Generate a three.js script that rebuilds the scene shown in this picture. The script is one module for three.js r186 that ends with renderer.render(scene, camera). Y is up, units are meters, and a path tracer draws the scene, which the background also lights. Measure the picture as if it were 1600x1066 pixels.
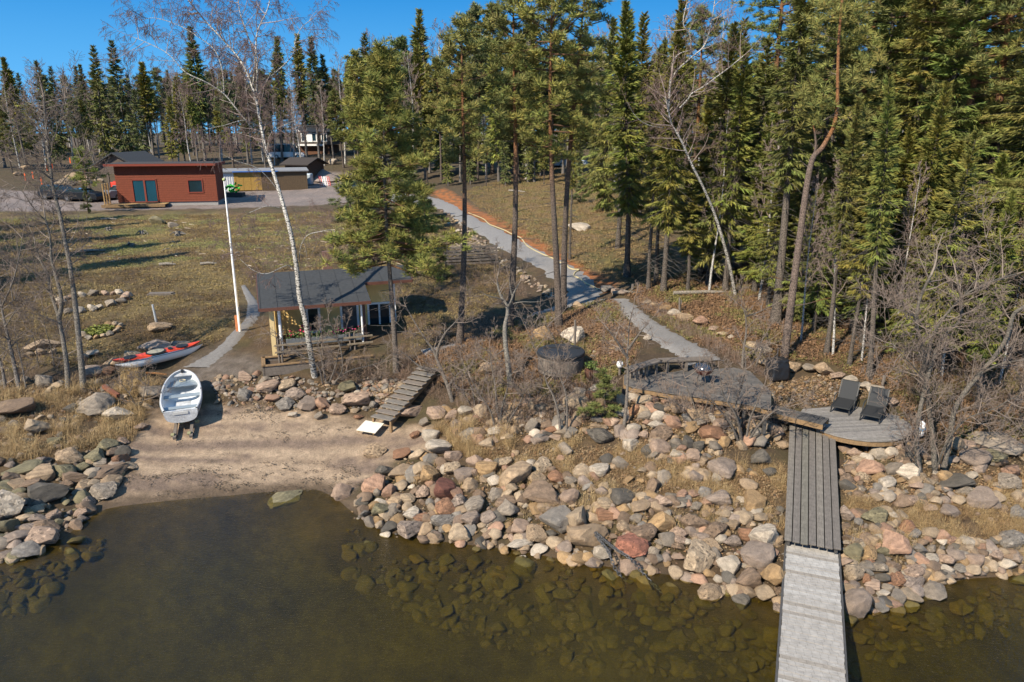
import * as THREE from 'three';
import { mergeGeometries, mergeVertices, toCreasedNormals } from 'three/addons/utils/BufferGeometryUtils.js';
import { RoundedBoxGeometry } from 'three/addons/geometries/RoundedBoxGeometry.js';
import { createNoise2D, createNoise3D, createNoise4D } from 'simplex-noise';

// ---------- camera, sky, sun, exposure ----------
const scene = new THREE.Scene();
const FOC = 1143, CX = 800, CY = 533, PITCH = 16 * Math.PI / 180, HC = 11.5;   // lens in pixels of a 1600 x 1066 frame, tilt, metres above the water
const camera = new THREE.PerspectiveCamera(50, 1600 / 1066, 0.2, 3000);
camera.position.set(0, HC, 0);
camera.rotation.x = -PITCH;
const renderer = new THREE.WebGLRenderer({ antialias: true });
renderer.toneMapping = THREE.LinearToneMapping;
renderer.toneMappingExposure = 1.62;
renderer.shadowMap.enabled = true;
{
  const W = 256, H = 128, d = new Float32Array(W * H * 4);
  const lo = [0.11, 0.37, 0.66], mid = [0.008, 0.16, 0.45], hi = [0.13, 0.27, 0.50];
  for (let y = 0; y < H; y++) {
    const el = Math.max(0, ((y + 0.5) / H - 0.5) * 180), a = Math.min(1, el / 11), b = Math.min(1, Math.max(0, (el - 11) / 40));
    for (let x = 0; x < W; x++) for (let c = 0; c < 4; c++) d[(y * W + x) * 4 + c] = c === 3 ? 1 : (lo[c] + (mid[c] - lo[c]) * a) * (1 - b) + hi[c] * b;
  }
  const t = new THREE.DataTexture(d, W, H, THREE.RGBAFormat, THREE.FloatType);
  t.mapping = THREE.EquirectangularReflectionMapping; t.magFilter = THREE.LinearFilter; t.minFilter = THREE.LinearFilter; t.needsUpdate = true;
  scene.background = t; scene.environment = t;
}
const sun = new THREE.DirectionalLight(new THREE.Color(1, 0.89, 0.73), 5.0);
{
  const az = 41 * Math.PI / 180, el = 41 * Math.PI / 180;   // over the viewer's left shoulder
  const dir = new THREE.Vector3(-Math.sin(az) * Math.cos(el), Math.sin(el), Math.cos(az) * Math.cos(el));
  sun.target.position.set(0, 0, -45); sun.position.copy(sun.target.position).addScaledVector(dir, 150);
  sun.castShadow = true; sun.shadow.mapSize.set(4096, 4096);
  Object.assign(sun.shadow.camera, { left: -110, right: 110, top: 110, bottom: -110, near: 1, far: 400 });
  scene.add(sun, sun.target);
}

// ---------- helpers ----------
const V = (x, y, z) => new THREE.Vector3(x, y, z);
const rng = (s) => () => { s = (s + 0x6d2b79f5) | 0; let t = Math.imul(s ^ (s >>> 15), 1 | s); t = (t + Math.imul(t ^ (t >>> 7), 61 | t)) ^ t; return ((t ^ (t >>> 14)) >>> 0) / 4294967296; };
const n2 = createNoise2D(rng(11)), n3 = createNoise3D(rng(12)), n4 = createNoise4D(rng(13));
const fbm = (x, y, o = 4) => { let s = 0, a = 0.5; for (let i = 0; i < o; i++) { s += a * n2(x, y); x = x * 2.03 + 7.1; y = y * 2.03 - 3.7; a *= 0.5; } return s; };
const clamp = (x, a = 0, b = 1) => Math.min(b, Math.max(a, x)), sm = (a, b, x) => { x = clamp((x - a) / (b - a)); return x * x * (3 - 2 * x); };
const mix = (a, b, t) => a + (b - a) * t, mix3 = (a, b, t) => [mix(a[0], b[0], t), mix(a[1], b[1], t), mix(a[2], b[2], t)];
const SP = Math.sin(PITCH), CP = Math.cos(PITCH);
const ray = (px, py) => { const x = (px - CX) / FOC, y = (CY - py) / FOC; return [x, y * CP - SP, -y * SP - CP]; };   // per metre along the optical axis
const at = (px, py, zd) => { const r = ray(px, py); return V(r[0] * zd, HC + r[1] * zd, r[2] * zd); };
const lev = (px, py, h) => { const r = ray(px, py); return at(px, py, (h - HC) / r[1]); };             // point of the level plane y = h
const depthOf = (p) => -p.z * CP - (p.y - HC) * SP;
const proj = (p) => { const zd = depthOf(p), yc = (p.y - HC) * CP - p.z * SP; return [CX + FOC * p.x / zd, CY - FOC * yc / zd]; };
const topHeight = (base, py) => { const r = ray(CX, py); return HC + r[1] * (base.z / r[2]) - base.y; };  // how tall a thing standing at base is whose top shows at row py

const used = {};
function numbered(n) { const k = used[n] = (used[n] ?? -1) + 1; return k ? n + '_' + String(k).padStart(3, '0') : n; }
function tag(o, label, category, group) { o.userData.label = label; o.userData.category = category; if (group) o.userData.group = group; return o; }
function thing(name, label, category, p = [0, 0, 0], turn = 0, group) {
  const o = new THREE.Group(); o.name = numbered(name); scene.add(o);
  if (p.isVector3) o.position.copy(p); else o.position.set(...p);
  o.rotation.y = turn; return tag(o, label, category, group);
}
function mesh(name, g, m, parent) {
  const o = new THREE.Mesh(Array.isArray(g) ? (g.length > 1 ? mergeGeometries(g.map((x) => x.index ? x.toNonIndexed() : x)) : g[0]) : g, m);
  o.name = parent ? name : numbered(name); o.castShadow = o.receiveShadow = true; (parent ?? scene).add(o);
  if (parent) { const k = parent.userData.kids ??= {}; const c = k[name] = (k[name] ?? -1) + 1; if (c) o.name = name + '_' + String(c).padStart(3, '0'); }
  return o;
}
const struct = (name, g, m) => { const o = mesh(name, g, m); o.userData.kind = 'structure'; return o; };
const stuff = (o) => { o.userData.kind = 'stuff'; return o; };
// things whose first label may be shared: told apart at the end by their order from the left
const pending = [];
function auto(o, label, pos, group) { o.userData.label = label; if (group) o.userData.group = group; pending.push({ o, pos }); return o; }
const ORD = ['leftmost', 'second from left', 'third from left', 'fourth from left', 'fifth from left', 'sixth from left', 'seventh from left', 'eighth from left', 'ninth from left', 'tenth from left', 'eleventh from left', 'twelfth from left'];
function settleLabels() {
  const by = {};
  for (const q of pending) (by[q.o.userData.label] ??= []).push(q);
  for (const [l, qs] of Object.entries(by)) {
    if (qs.length < 2) continue;
    qs.forEach((q) => (q.x = proj(q.pos)[0]));
    qs.sort((a, b) => a.x - b.x);
    qs.forEach((q, i) => { q.o.userData.label = (i === qs.length - 1 ? 'rightmost' : ORD[i] ?? (i + 1) + 'th from left') + ', ' + l; });
  }
}

// geometry: boxes with uv in metres
function metreUV(g, along = 'x', off = 0, s = 1) {
  g = g.index ? g.toNonIndexed() : g;
  const p = g.attributes.position, n = g.attributes.normal, uv = new Float32Array(p.count * 2), ax = 'xyz'.indexOf(along);
  for (let i = 0; i < p.count; i += 3) {
    const a = [0, 1, 2].map((c) => Math.abs(n.getComponent(i, c) + n.getComponent(i + 1, c) + n.getComponent(i + 2, c)));
    const k = a.indexOf(Math.max(...a)); let b = [0, 1, 2].filter((c) => c !== k); if (b[1] === ax) b.reverse();
    for (let j = i; j < i + 3; j++) { uv[j * 2] = p.getComponent(j, b[0]) * s + off; uv[j * 2 + 1] = p.getComponent(j, b[1]) * s + off * 1.7; }
  }
  g.setAttribute('uv', new THREE.BufferAttribute(uv, 2));
  for (const k of Object.keys(g.attributes)) if (!['position', 'normal', 'uv'].includes(k)) g.deleteAttribute(k);
  return g;
}
let boxN = 0;
function box(w, h, d, x = 0, y = 0, z = 0, ry = 0, rx = 0, rz = 0) {
  const along = w >= h && w >= d ? 'x' : h >= d ? 'y' : 'z';
  const g = metreUV(new THREE.BoxGeometry(w, h, d), along, (boxN++ * 0.377) % 5);
  if (rx) g.rotateX(rx); if (rz) g.rotateZ(rz); if (ry) g.rotateY(ry);
  return g.translate(x, y, z);
}
function rbox(w, h, d, r, x = 0, y = 0, z = 0, ry = 0) {
  const g = metreUV(new RoundedBoxGeometry(w, h, d, 2, r), 'x', (boxN++ * 0.377) % 5); if (ry) g.rotateY(ry); return g.translate(x, y, z);
}
// a bar of section w x h from a to b
function bar(a, b, w, h = w) {
  const d = b.clone().sub(a), L = d.length(), g = metreUV(new THREE.BoxGeometry(L, h, w), 'x', (boxN++ * 0.377) % 5);
  const x = d.normalize(), z = V(-x.z, 0, x.x); if (z.lengthSq() < 1e-6) z.set(0, 0, 1); z.normalize();
  const y = z.clone().cross(x); return g.applyMatrix4(new THREE.Matrix4().makeBasis(x, y, z).setPosition(a.clone().add(b).multiplyScalar(0.5)));
}
const clean = (g) => { g = g.index ? g.toNonIndexed() : g; for (const k of Object.keys(g.attributes)) if (!['position', 'normal', 'uv'].includes(k)) g.deleteAttribute(k); return g; };
function lathe(pts, seg = 20) { return clean(new THREE.LatheGeometry(pts.map((p) => new THREE.Vector2(p[0], p[1])), seg)); }
function cyl(r0, r1, h, x, y, z, seg = 12) { return clean(new THREE.CylinderGeometry(r1, r0, h, seg)).translate(x, y + h / 2, z); }
function tubeG(pts, r, seg = 40, sides = 6, closed = false) { return clean(new THREE.TubeGeometry(new THREE.CatmullRomCurve3(pts, closed), seg, r, sides, closed)); }
function prism(poly, h, along = 'x') {   // polygon in x,z extruded upwards by h, top at y = 0
  const s = new THREE.Shape(poly.map(([x, z]) => new THREE.Vector2(x, -z)));
  return metreUV(new THREE.ExtrudeGeometry(s, { depth: h, bevelEnabled: false }).rotateX(-Math.PI / 2).translate(0, -h, 0), along, (boxN++ * 0.377) % 5);
}
function clipPoly(poly, nx, nz, d) {     // keep the side where nx x + nz z <= d
  const out = [];
  poly.forEach((p, i) => {
    const q = poly[(i + 1) % poly.length], a = nx * p[0] + nz * p[1] - d, b = nx * q[0] + nz * q[1] - d;
    if (a <= 0) out.push(p);
    if (a * b < 0) { const t = a / (a - b); out.push([mix(p[0], q[0], t), mix(p[1], q[1], t)]); }
  });
  return out;
}

// ---------- textures ----------
function tex(w, h, f, srgb = true) {
  const d = new Uint8Array(w * h * 4);
  for (let y = 0; y < h; y++) for (let x = 0; x < w; x++) { const c = f(x / w, y / h, x, y), i = (y * w + x) * 4; for (let k = 0; k < 3; k++) d[i + k] = clamp(Array.isArray(c) ? c[k] : c) * 255; d[i + 3] = 255; }
  const t = new THREE.DataTexture(d, w, h); t.wrapS = t.wrapT = THREE.RepeatWrapping; t.magFilter = THREE.LinearFilter; t.minFilter = THREE.LinearMipmapLinearFilter;
  t.generateMipmaps = true; if (srgb) t.colorSpace = THREE.SRGBColorSpace; t.needsUpdate = true; return t;
}
// noise that repeats over the unit square
function tn(u, v, f, s = 0) { const a = u * 2 * Math.PI, b = v * 2 * Math.PI, r = f / (2 * Math.PI); return n4(Math.cos(a) * r + s, Math.sin(a) * r, Math.cos(b) * r - s, Math.sin(b) * r); }
const scaled = (t, sx, sy = sx) => { const c = t.clone(); c.repeat.set(sx, sy); c.needsUpdate = true; return c; };
const rT = rng(5);
const grain = tex(512, 256, (u, v) => { const w = tn(u, v, 3) * 0.04, s = n2(v * 34 + w * 40, u * 2.2) * 0.5 + n2(v * 90, u * 5) * 0.35; const k = Math.sin(u * 38 + v * 9) > 0.996 ? -0.3 : 0; return 0.80 + 0.15 * s + 0.07 * tn(u, v, 4, 3) + k; });
const speck = tex(512, 512, (u, v) => { const r = rT(); return clamp(0.87 + 0.11 * tn(u, v, 5) + 0.09 * tn(u, v, 16, 4) + (r - 0.5) * 0.24 + (r > 0.93 ? -0.2 : 0) + 0.07 * tn(u, v, 50, 2)); });
const band = tex(512, 512, (u, v) => { const w = tn(u, v, 3, 8) * 0.8 + tn(u, v, 9, 1) * 0.25; const b = Math.sin((v * 7 + w) * 2 * Math.PI); return clamp(0.87 + 0.07 * b + 0.08 * tn(u, v, 6, 2) + 0.10 * tn(u, v, 24, 4) + (rT() - 0.5) * 0.18); });
const lichen = tex(512, 512, (u, v) => { const l = sm(0.12, 0.38, tn(u, v, 7, 5) + 0.4 * tn(u, v, 22, 6)), b = sm(0.25, 0.5, tn(u, v, 9, 9) + 0.3 * tn(u, v, 30, 2)), g = 0.83 + 0.12 * tn(u, v, 18, 3) + (rT() - 0.5) * 0.2; return clamp(g + l * 0.16 - b * 0.24); });
const soil = tex(1024, 1024, (u, v) => { const r = rT(); return clamp(0.84 + 0.10 * tn(u, v, 9) + 0.10 * tn(u, v, 34, 4) + 0.11 * tn(u, v, 110, 6) + (r - 0.5) * 0.30 + (r > 0.96 ? 0.14 : 0)); });
const gravelT = tex(512, 512, (u, v) => { const r = rT(); return clamp(0.86 + 0.07 * tn(u, v, 8) + 0.10 * tn(u, v, 60, 2) + (r - 0.5) * 0.34); });
const feltT = tex(256, 256, (u, v) => clamp(0.82 + 0.08 * tn(u, v, 6) + (rT() - 0.5) * 0.22));
const barkT = tex(256, 512, (u, v) => { const a = n2(u * 16 + n2(u * 3, v * 8) * 0.7, v * 9); return clamp(0.70 + 0.25 * a + 0.12 * tn(u, v, 30) + (rT() - 0.5) * 0.15); });
const birchT = tex(256, 512, (u, v) => { const dark = sm(0.12, 0.42, n2(u * 3.5 + 4, v * 26) * 0.75 + n2(u * 9, v * 70) * 0.35 + 0.12 * n2(u * 2, v * 5)); const m = 0.9 + 0.08 * tn(u, v, 6); return mix(m, 0.13, dark); });
const rippleT = tex(512, 512, (u, v) => clamp(0.5 + 0.20 * tn(u, v * 2, 14) + 0.16 * tn(u, v * 2, 34, 3) + 0.10 * tn(u, v * 2, 80, 7)), false);

const C = (r, g, b) => new THREE.Color().setRGB(r, g, b);
const mat = (c, o = {}) => new THREE.MeshStandardMaterial({ color: Array.isArray(c) ? C(...c) : c, roughness: 0.85, ...o });
const wood = (c, o = {}) => mat(c, { map: grain, bumpMap: grain, bumpScale: 0.003, ...o });
const M = {
  dock: wood([0.50, 0.465, 0.42]), dockB: wood([0.40, 0.355, 0.30]), dockC: wood([0.57, 0.54, 0.495]),
  walk: wood([0.195, 0.172, 0.15]), walkB: wood([0.23, 0.205, 0.175]), walkC: wood([0.205, 0.19, 0.155]),
  deck: wood([0.31, 0.29, 0.265]), deckB: wood([0.26, 0.245, 0.23]), deckC: wood([0.36, 0.335, 0.31]),
  darkWood: wood([0.10, 0.095, 0.09]), darkWoodB: wood([0.13, 0.12, 0.11]), oldWood: wood([0.24, 0.20, 0.165]), step: wood([0.27, 0.24, 0.205]),
  newWood: wood([0.56, 0.36, 0.15]), newWoodB: wood([0.34, 0.215, 0.105]), steel: mat([0.12, 0.12, 0.12], { roughness: 0.5, metalness: 0.6 }),
  white: mat([0.78, 0.78, 0.77], { roughness: 0.45 }), gel: mat([0.66, 0.67, 0.67], { roughness: 0.28, map: scaled(speck, 0.5) }), gelGrey: mat([0.22, 0.26, 0.285], { roughness: 0.4 }),
  black: mat([0.02, 0.021, 0.023], { roughness: 0.55 }), rubber: mat([0.03, 0.03, 0.03], { roughness: 0.9 }), chrome: mat([0.55, 0.56, 0.57], { roughness: 0.18, metalness: 1 }),
  glass: mat([0.015, 0.03, 0.036], { roughness: 0.05, metalness: 0.0 }), glassBlue: mat([0.015, 0.065, 0.095], { roughness: 0.06 }),
  felt: mat([0.055, 0.06, 0.065], { map: feltT, roughness: 0.95 }), feltBrown: mat([0.06, 0.048, 0.042], { map: feltT, roughness: 0.95 }),
  yellow: mat([0.78, 0.56, 0.23], { bumpScale: 0.002 }), brown: mat([0.11, 0.045, 0.028], { roughness: 0.5 }), redWall: wood([0.30, 0.07, 0.03]), redTrim: mat([0.20, 0.04, 0.022]),
  shed: wood([0.17, 0.13, 0.105]), shedB: wood([0.20, 0.135, 0.075]), ply: wood([0.60, 0.36, 0.085]), concrete: mat([0.42, 0.40, 0.375], { map: gravelT }),
  path: mat([0.29, 0.275, 0.26], { map: scaled(gravelT, 0.8), bumpMap: scaled(gravelT, 0.8), bumpScale: 0.012 }), yard: mat([0.34, 0.275, 0.245], { map: scaled(gravelT, 0.4) }),
  leaf: new THREE.MeshStandardMaterial({ vertexColors: true, roughness: 0.85, side: THREE.DoubleSide }),
  leafThin: new THREE.MeshPhysicalMaterial({ vertexColors: true, roughness: 0.95, transmission: 0.3, thickness: 0, side: THREE.DoubleSide }),
  bark: new THREE.MeshStandardMaterial({ vertexColors: true, map: scaled(barkT, 1, 1), bumpMap: scaled(barkT, 1, 1), bumpScale: 0.02, roughness: 0.95 }),
  birch: new THREE.MeshStandardMaterial({ vertexColors: true, map: scaled(birchT, 1, 0.6), roughness: 0.8 }),
  twig: new THREE.MeshStandardMaterial({ vertexColors: true, roughness: 0.95 }),
};

// ---------- triangle collector ----------
class MB {
  constructor() { this.p = []; this.n = []; this.c = []; this.u = []; this.i = []; this.fp = []; this.fc = []; }
  tri(a, b, c, col, col2 = col) { this.fp.push(a[0], a[1], a[2], b[0], b[1], b[2], c[0], c[1], c[2]); this.fc.push(...col, ...col, ...col2); }
  // round tapering limb through pts with radii rs
  tube(pts, rs, sides, col) {
    const base = this.p.length / 3, k = pts.length, t = V(), a = V(), b = V(); let v = 0;
    let ref = V(0.31, 0.2, 0.93);
    for (let i = 0; i < k; i++) {
      t.copy(pts[Math.min(k - 1, i + 1)]).sub(pts[Math.max(0, i - 1)]).normalize();
      if (Math.abs(t.dot(ref)) > 0.96) ref = V(0.9, 0.1, -0.3);
      a.copy(ref).addScaledVector(t, -ref.dot(t)).normalize(); b.copy(t).cross(a); ref = a.clone();
      if (i) v += pts[i].distanceTo(pts[i - 1]);
      const c = typeof col === 'function' ? col(i / (k - 1), pts[i]) : col;
      for (let s = 0; s <= sides; s++) {
        const w = s / sides * 2 * Math.PI, x = Math.cos(w), y = Math.sin(w), nx = a.x * x + b.x * y, ny = a.y * x + b.y * y, nz = a.z * x + b.z * y, r = rs[i];
        this.p.push(pts[i].x + nx * r, pts[i].y + ny * r, pts[i].z + nz * r); this.n.push(nx, ny, nz); this.c.push(c[0], c[1], c[2]); this.u.push(s / sides, v);
      }
    }
    for (let i = 0; i < k - 1; i++) for (let s = 0; s < sides; s++) { const q = base + i * (sides + 1) + s, e = q + sides + 1; this.i.push(q, q + 1, e, q + 1, e + 1, e); }
  }
  solid() {
    const g = new THREE.BufferGeometry(); const f = (a, n) => new THREE.BufferAttribute(new Float32Array(a), n);
    g.setAttribute('position', f(this.p, 3)); g.setAttribute('normal', f(this.n, 3)); g.setAttribute('color', f(this.c, 3)); g.setAttribute('uv', f(this.u, 2)); g.setIndex(this.i); return g;
  }
  flat() { const g = new THREE.BufferGeometry(); g.setAttribute('position', new THREE.BufferAttribute(new Float32Array(this.fp), 3)); g.setAttribute('color', new THREE.BufferAttribute(new Float32Array(this.fc), 3)); return g; }
}
const wood0 = wood([0.20, 0.17, 0.145]), wood1 = wood([0.28, 0.235, 0.195]);

// ---------- terrain: heights at points of the place, joined by a smooth surface ----------
const CTRL = [
  // waterline
  [0, 885, 0], [60, 866, 0], [125, 815, 0], [150, 785, 0], [300, 778, 0], [400, 769, 0], [500, 760, 0], [545, 800, 0], [600, 835, 0], [700, 848, 0], [800, 858, 0], [900, 880, 0], [1000, 893, 0], [1080, 900, 0], [1150, 930, 0], [1220, 950, 0], [1320, 968, 0], [1400, 960, 0], [1470, 930, 0], [1445, 912, 0.05], [1500, 905, 0], [1600, 897, 0],
  // lake bed
  [0, 1066, -1.5], [400, 1066, -1.7], [800, 1066, -1.6], [1200, 1066, -1.3], [1600, 1066, -1.5], [100, 920, -0.5], [300, 860, -0.4], [450, 850, -0.45], [500, 800, -0.16], [350, 800, -0.12], [600, 920, -0.55], [800, 930, -0.5], [1000, 960, -0.5], [1150, 1000, -0.5], [1400, 1010, -0.65], [1600, 960, -0.5],
  // beach
  [300, 740, 0.25], [450, 730, 0.3], [250, 690, 0.55], [450, 690, 0.6], [600, 690, 0.65], [550, 735, 0.3], [380, 650, 0.95], [560, 645, 1.0], [650, 690, 0.75], [285, 645, 0.9], [285, 600, 1.3],
  // stony left shore
  [50, 780, 0.45], [100, 720, 0.8], [0, 800, 0.5], [50, 650, 1.35], [0, 600, 1.8], [150, 640, 1.25], [200, 600, 1.6], [170, 730, 0.5],
  // behind the beach, cottage
  [350, 590, 1.6], [450, 612, 1.35], [550, 618, 1.25], [480, 585, 1.9], [430, 560, 2.1], [600, 545, 2.3], [560, 560, 2.2], [520, 470, 2.7], [640, 590, 1.9], [620, 640, 1.05],
  // right shore
  [650, 740, 0.55], [800, 750, 0.95], [900, 800, 0.6], [1000, 800, 0.8], [1100, 830, 0.55], [1200, 850, 0.55], [800, 690, 1.4], [900, 690, 1.5], [1000, 730, 1.25], [1100, 750, 1.2], [1200, 780, 0.9], [760, 650, 1.6], [900, 640, 2.0], [1000, 640, 2.2], [1100, 640, 2.3],
  [1050, 585, 2.8], [900, 590, 2.6], [1150, 615, 2.5], [880, 565, 2.75], [1340, 655, 1.75], [1270, 700, 1.2], [1400, 700, 1.6], [1500, 700, 1.6], [1400, 760, 1.2], [1500, 800, 0.9], [1400, 850, 0.6], [1550, 850, 0.5],
  [1300, 580, 2.7], [1450, 620, 2.4], [1580, 640, 2.2], [1200, 480, 3.6], [1350, 540, 3.1], [1500, 520, 3.5], [1600, 560, 3.0],
  // meadow and house
  [100, 540, 2.2], [250, 500, 2.6], [150, 450, 3.0], [100, 400, 3.4], [300, 400, 3.3], [350, 340, 3.8], [200, 335, 3.95], [100, 330, 4.0], [250, 321, 4.1], [380, 520, 2.5], [0, 500, 2.5], [0, 400, 3.4],
  [450, 312, 4.2], [520, 285, 5.0], [100, 290, 5.0], [430, 298, 4.6], [20, 265, 6.6], [480, 258, 6.8], [300, 265, 6.4], [150, 262, 6.4],
  // middle
  [700, 330, 4.3], [800, 390, 3.9], [900, 440, 3.5], [940, 465, 3.4], [1050, 520, 3.1], [1100, 555, 2.95], [650, 450, 3.3], [750, 480, 3.0], [700, 540, 2.6], [600, 400, 3.4], [850, 300, 5.4], [930, 300, 5.4], [960, 400, 4.2], [850, 350, 4.7], [880, 265, 6.6], [800, 560, 2.6], [850, 520, 2.8],
  [1200, 420, 4.4], [1300, 450, 4.0], [1100, 400, 4.5], [1400, 470, 3.8], [1300, 330, 6.2], [1500, 340, 6.2], [1100, 310, 6.0],
].map(([x, y, h]) => { const p = lev(x, y, h); return [p.x, p.z, h]; });
for (const [x, z, h] of [[-75, -150, 8.6], [-40, -150, 8.8], [0, -150, 8.8], [40, -150, 9], [75, -150, 9], [75, -100, 8], [75, -60, 6], [75, -35, 3.2], [60, -28, 2.2], [75, -22, 0.4], [60, -18, -0.3], [75, -10, -2], [40, -8, -1.8], [-75, -80, 5], [-75, -50, 3.6], [-60, -34, 2.4], [-60, -24, 0.6], [-75, -18, -0.8], [-40, -14, -1.2], [-75, -8, -2.4], [-30, -7, -2], [0, -6, -2], [20, -6, -1.9], [-30, -120, 8], [30, -110, 8], [50, -80, 7.4]]) CTRL.push([x, z, h]);
const rbfW = (() => {
  const N = CTRL.length, n = N + 3, A = Array.from({ length: n }, () => new Float64Array(n + 1));
  for (let i = 0; i < N; i++) {
    for (let j = 0; j < N; j++) A[i][j] = i === j ? -0.35 : Math.hypot(CTRL[i][0] - CTRL[j][0], CTRL[i][1] - CTRL[j][1]);
    A[i][N] = A[N][i] = 1; A[i][N + 1] = A[N + 1][i] = CTRL[i][0]; A[i][N + 2] = A[N + 2][i] = CTRL[i][1]; A[i][n] = CTRL[i][2];
  }
  for (let k = 0; k < n; k++) {
    let m = k; for (let r = k + 1; r < n; r++) if (Math.abs(A[r][k]) > Math.abs(A[m][k])) m = r;
    [A[k], A[m]] = [A[m], A[k]];
    for (let r = 0; r < n; r++) if (r !== k) { const f = A[r][k] / A[k][k]; if (f) for (let c = k; c <= n; c++) A[r][c] -= f * A[k][c]; }
  }
  return A.map((r, i) => r[n] / A[i][i]);
})();
const GX0 = -75, GX1 = 75, GZ0 = -150, GZ1 = -6, GS = 0.3, GNX = Math.round((GX1 - GX0) / GS) + 1, GNZ = Math.round((GZ1 - GZ0) / GS) + 1, grid = new Float32Array(GNX * GNZ);
for (let j = 0; j < GNZ; j++) for (let i = 0; i < GNX; i++) {
  const x = GX0 + i * GS, z = GZ0 + j * GS, N = CTRL.length; let h = rbfW[N] + rbfW[N + 1] * x + rbfW[N + 2] * z;
  for (let k = 0; k < N; k++) { const dx = x - CTRL[k][0], dz = z - CTRL[k][1]; h += rbfW[k] * Math.sqrt(dx * dx + dz * dz); }
  h += fbm(x * 0.35, z * 0.35, 3) * 0.12 * sm(0.7, 1.8, h) + fbm(x * 0.09, z * 0.09, 2) * 0.5 * sm(5, 7, h);
  grid[j * GNX + i] = h;
}
function H(x, z) {
  const u = clamp((x - GX0) / GS, 0, GNX - 1.001), v = clamp((z - GZ0) / GS, 0, GNZ - 1.001), i = Math.floor(u), j = Math.floor(v), a = u - i, b = v - j, k = j * GNX + i;
  return (grid[k] * (1 - a) + grid[k + 1] * a) * (1 - b) + (grid[k + GNX] * (1 - a) + grid[k + GNX + 1] * a) * b;
}
// where the line of sight through a pixel meets the ground
function G(px, py) {
  const r = ray(px, py); let t = 6;
  for (; t < 260; t += 0.3) if (HC + r[1] * t < H(r[0] * t, r[2] * t)) break;
  let a = t - 0.3, b = t; for (let k = 0; k < 12; k++) { const m = (a + b) / 2; if (HC + r[1] * m < H(r[0] * m, r[2] * m)) b = m; else a = m; }
  return V(r[0] * b, H(r[0] * b, r[2] * b), r[2] * b);
}
const onG = (x, z, up = 0) => V(x, H(x, z) + up, z);
const zone = (pts) => pts.map(([x, y]) => { const p = G(x, y); return [p.x, p.z]; });
function sdist(poly, x, z) {     // metres inside (+) or outside (-)
  let d = 1e9, inside = false;
  for (let i = 0, j = poly.length - 1; i < poly.length; j = i++) {
    const [ax, az] = poly[i], [bx, bz] = poly[j], ex = bx - ax, ez = bz - az, t = clamp(((x - ax) * ex + (z - az) * ez) / (ex * ex + ez * ez + 1e-9));
    d = Math.min(d, Math.hypot(ax + ex * t - x, az + ez * t - z));
    if ((az > z) !== (bz > z) && x < (bx - ax) * (z - az) / (bz - az) + ax) inside = !inside;
  }
  return inside ? d : -d;
}
const Z = {
  sand: zone([[148, 830], [150, 785], [205, 735], [190, 702], [238, 650], [265, 640], [320, 636], [440, 640], [530, 655], [610, 660], [665, 668], [692, 690], [630, 715], [592, 742], [560, 762], [545, 800], [560, 850], [450, 900], [300, 900], [150, 850]]),
  gravelTop: zone([[250, 600], [330, 545], [420, 560], [415, 590], [330, 605], [260, 625]]),
  yard: zone([[-60, 330], [80, 330], [180, 328], [340, 326], [440, 322], [545, 318], [600, 308], [560, 292], [545, 272], [490, 268], [400, 285], [340, 296], [170, 300], [80, 300], [-60, 292]]),
  orange: zone([[670, 300], [696, 294], [746, 328], [834, 369], [903, 412], [960, 442], [955, 456], [925, 450], [860, 415], [800, 372], [740, 345], [700, 322]]),
  clear: zone([[760, 300], [860, 270], [960, 290], [1010, 420], [960, 440], [900, 410], [820, 365]]),
  meadow: zone([[-100, 330], [340, 330], [420, 420], [370, 520], [250, 560], [-100, 580]]),
  forest: zone([[1000, 430], [1020, 330], [1500, 330], [1700, 500], [1700, 690], [1420, 680], [1400, 620], [1290, 560], [1150, 470]]),
  dry: zone([[-60, 600], [180, 600], [250, 640], [190, 700], [60, 735], [-60, 740]]),
  dryR: zone([[700, 690], [960, 700], [1220, 740], [1222, 790], [1080, 800], [950, 780], [860, 745], [760, 735]]),
  dryR2: zone([[1310, 770], [1700, 700], [1700, 850], [1480, 850], [1330, 820]]),
};
const wet = (h) => 1 - sm(0.03, 0.16, h);
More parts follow.
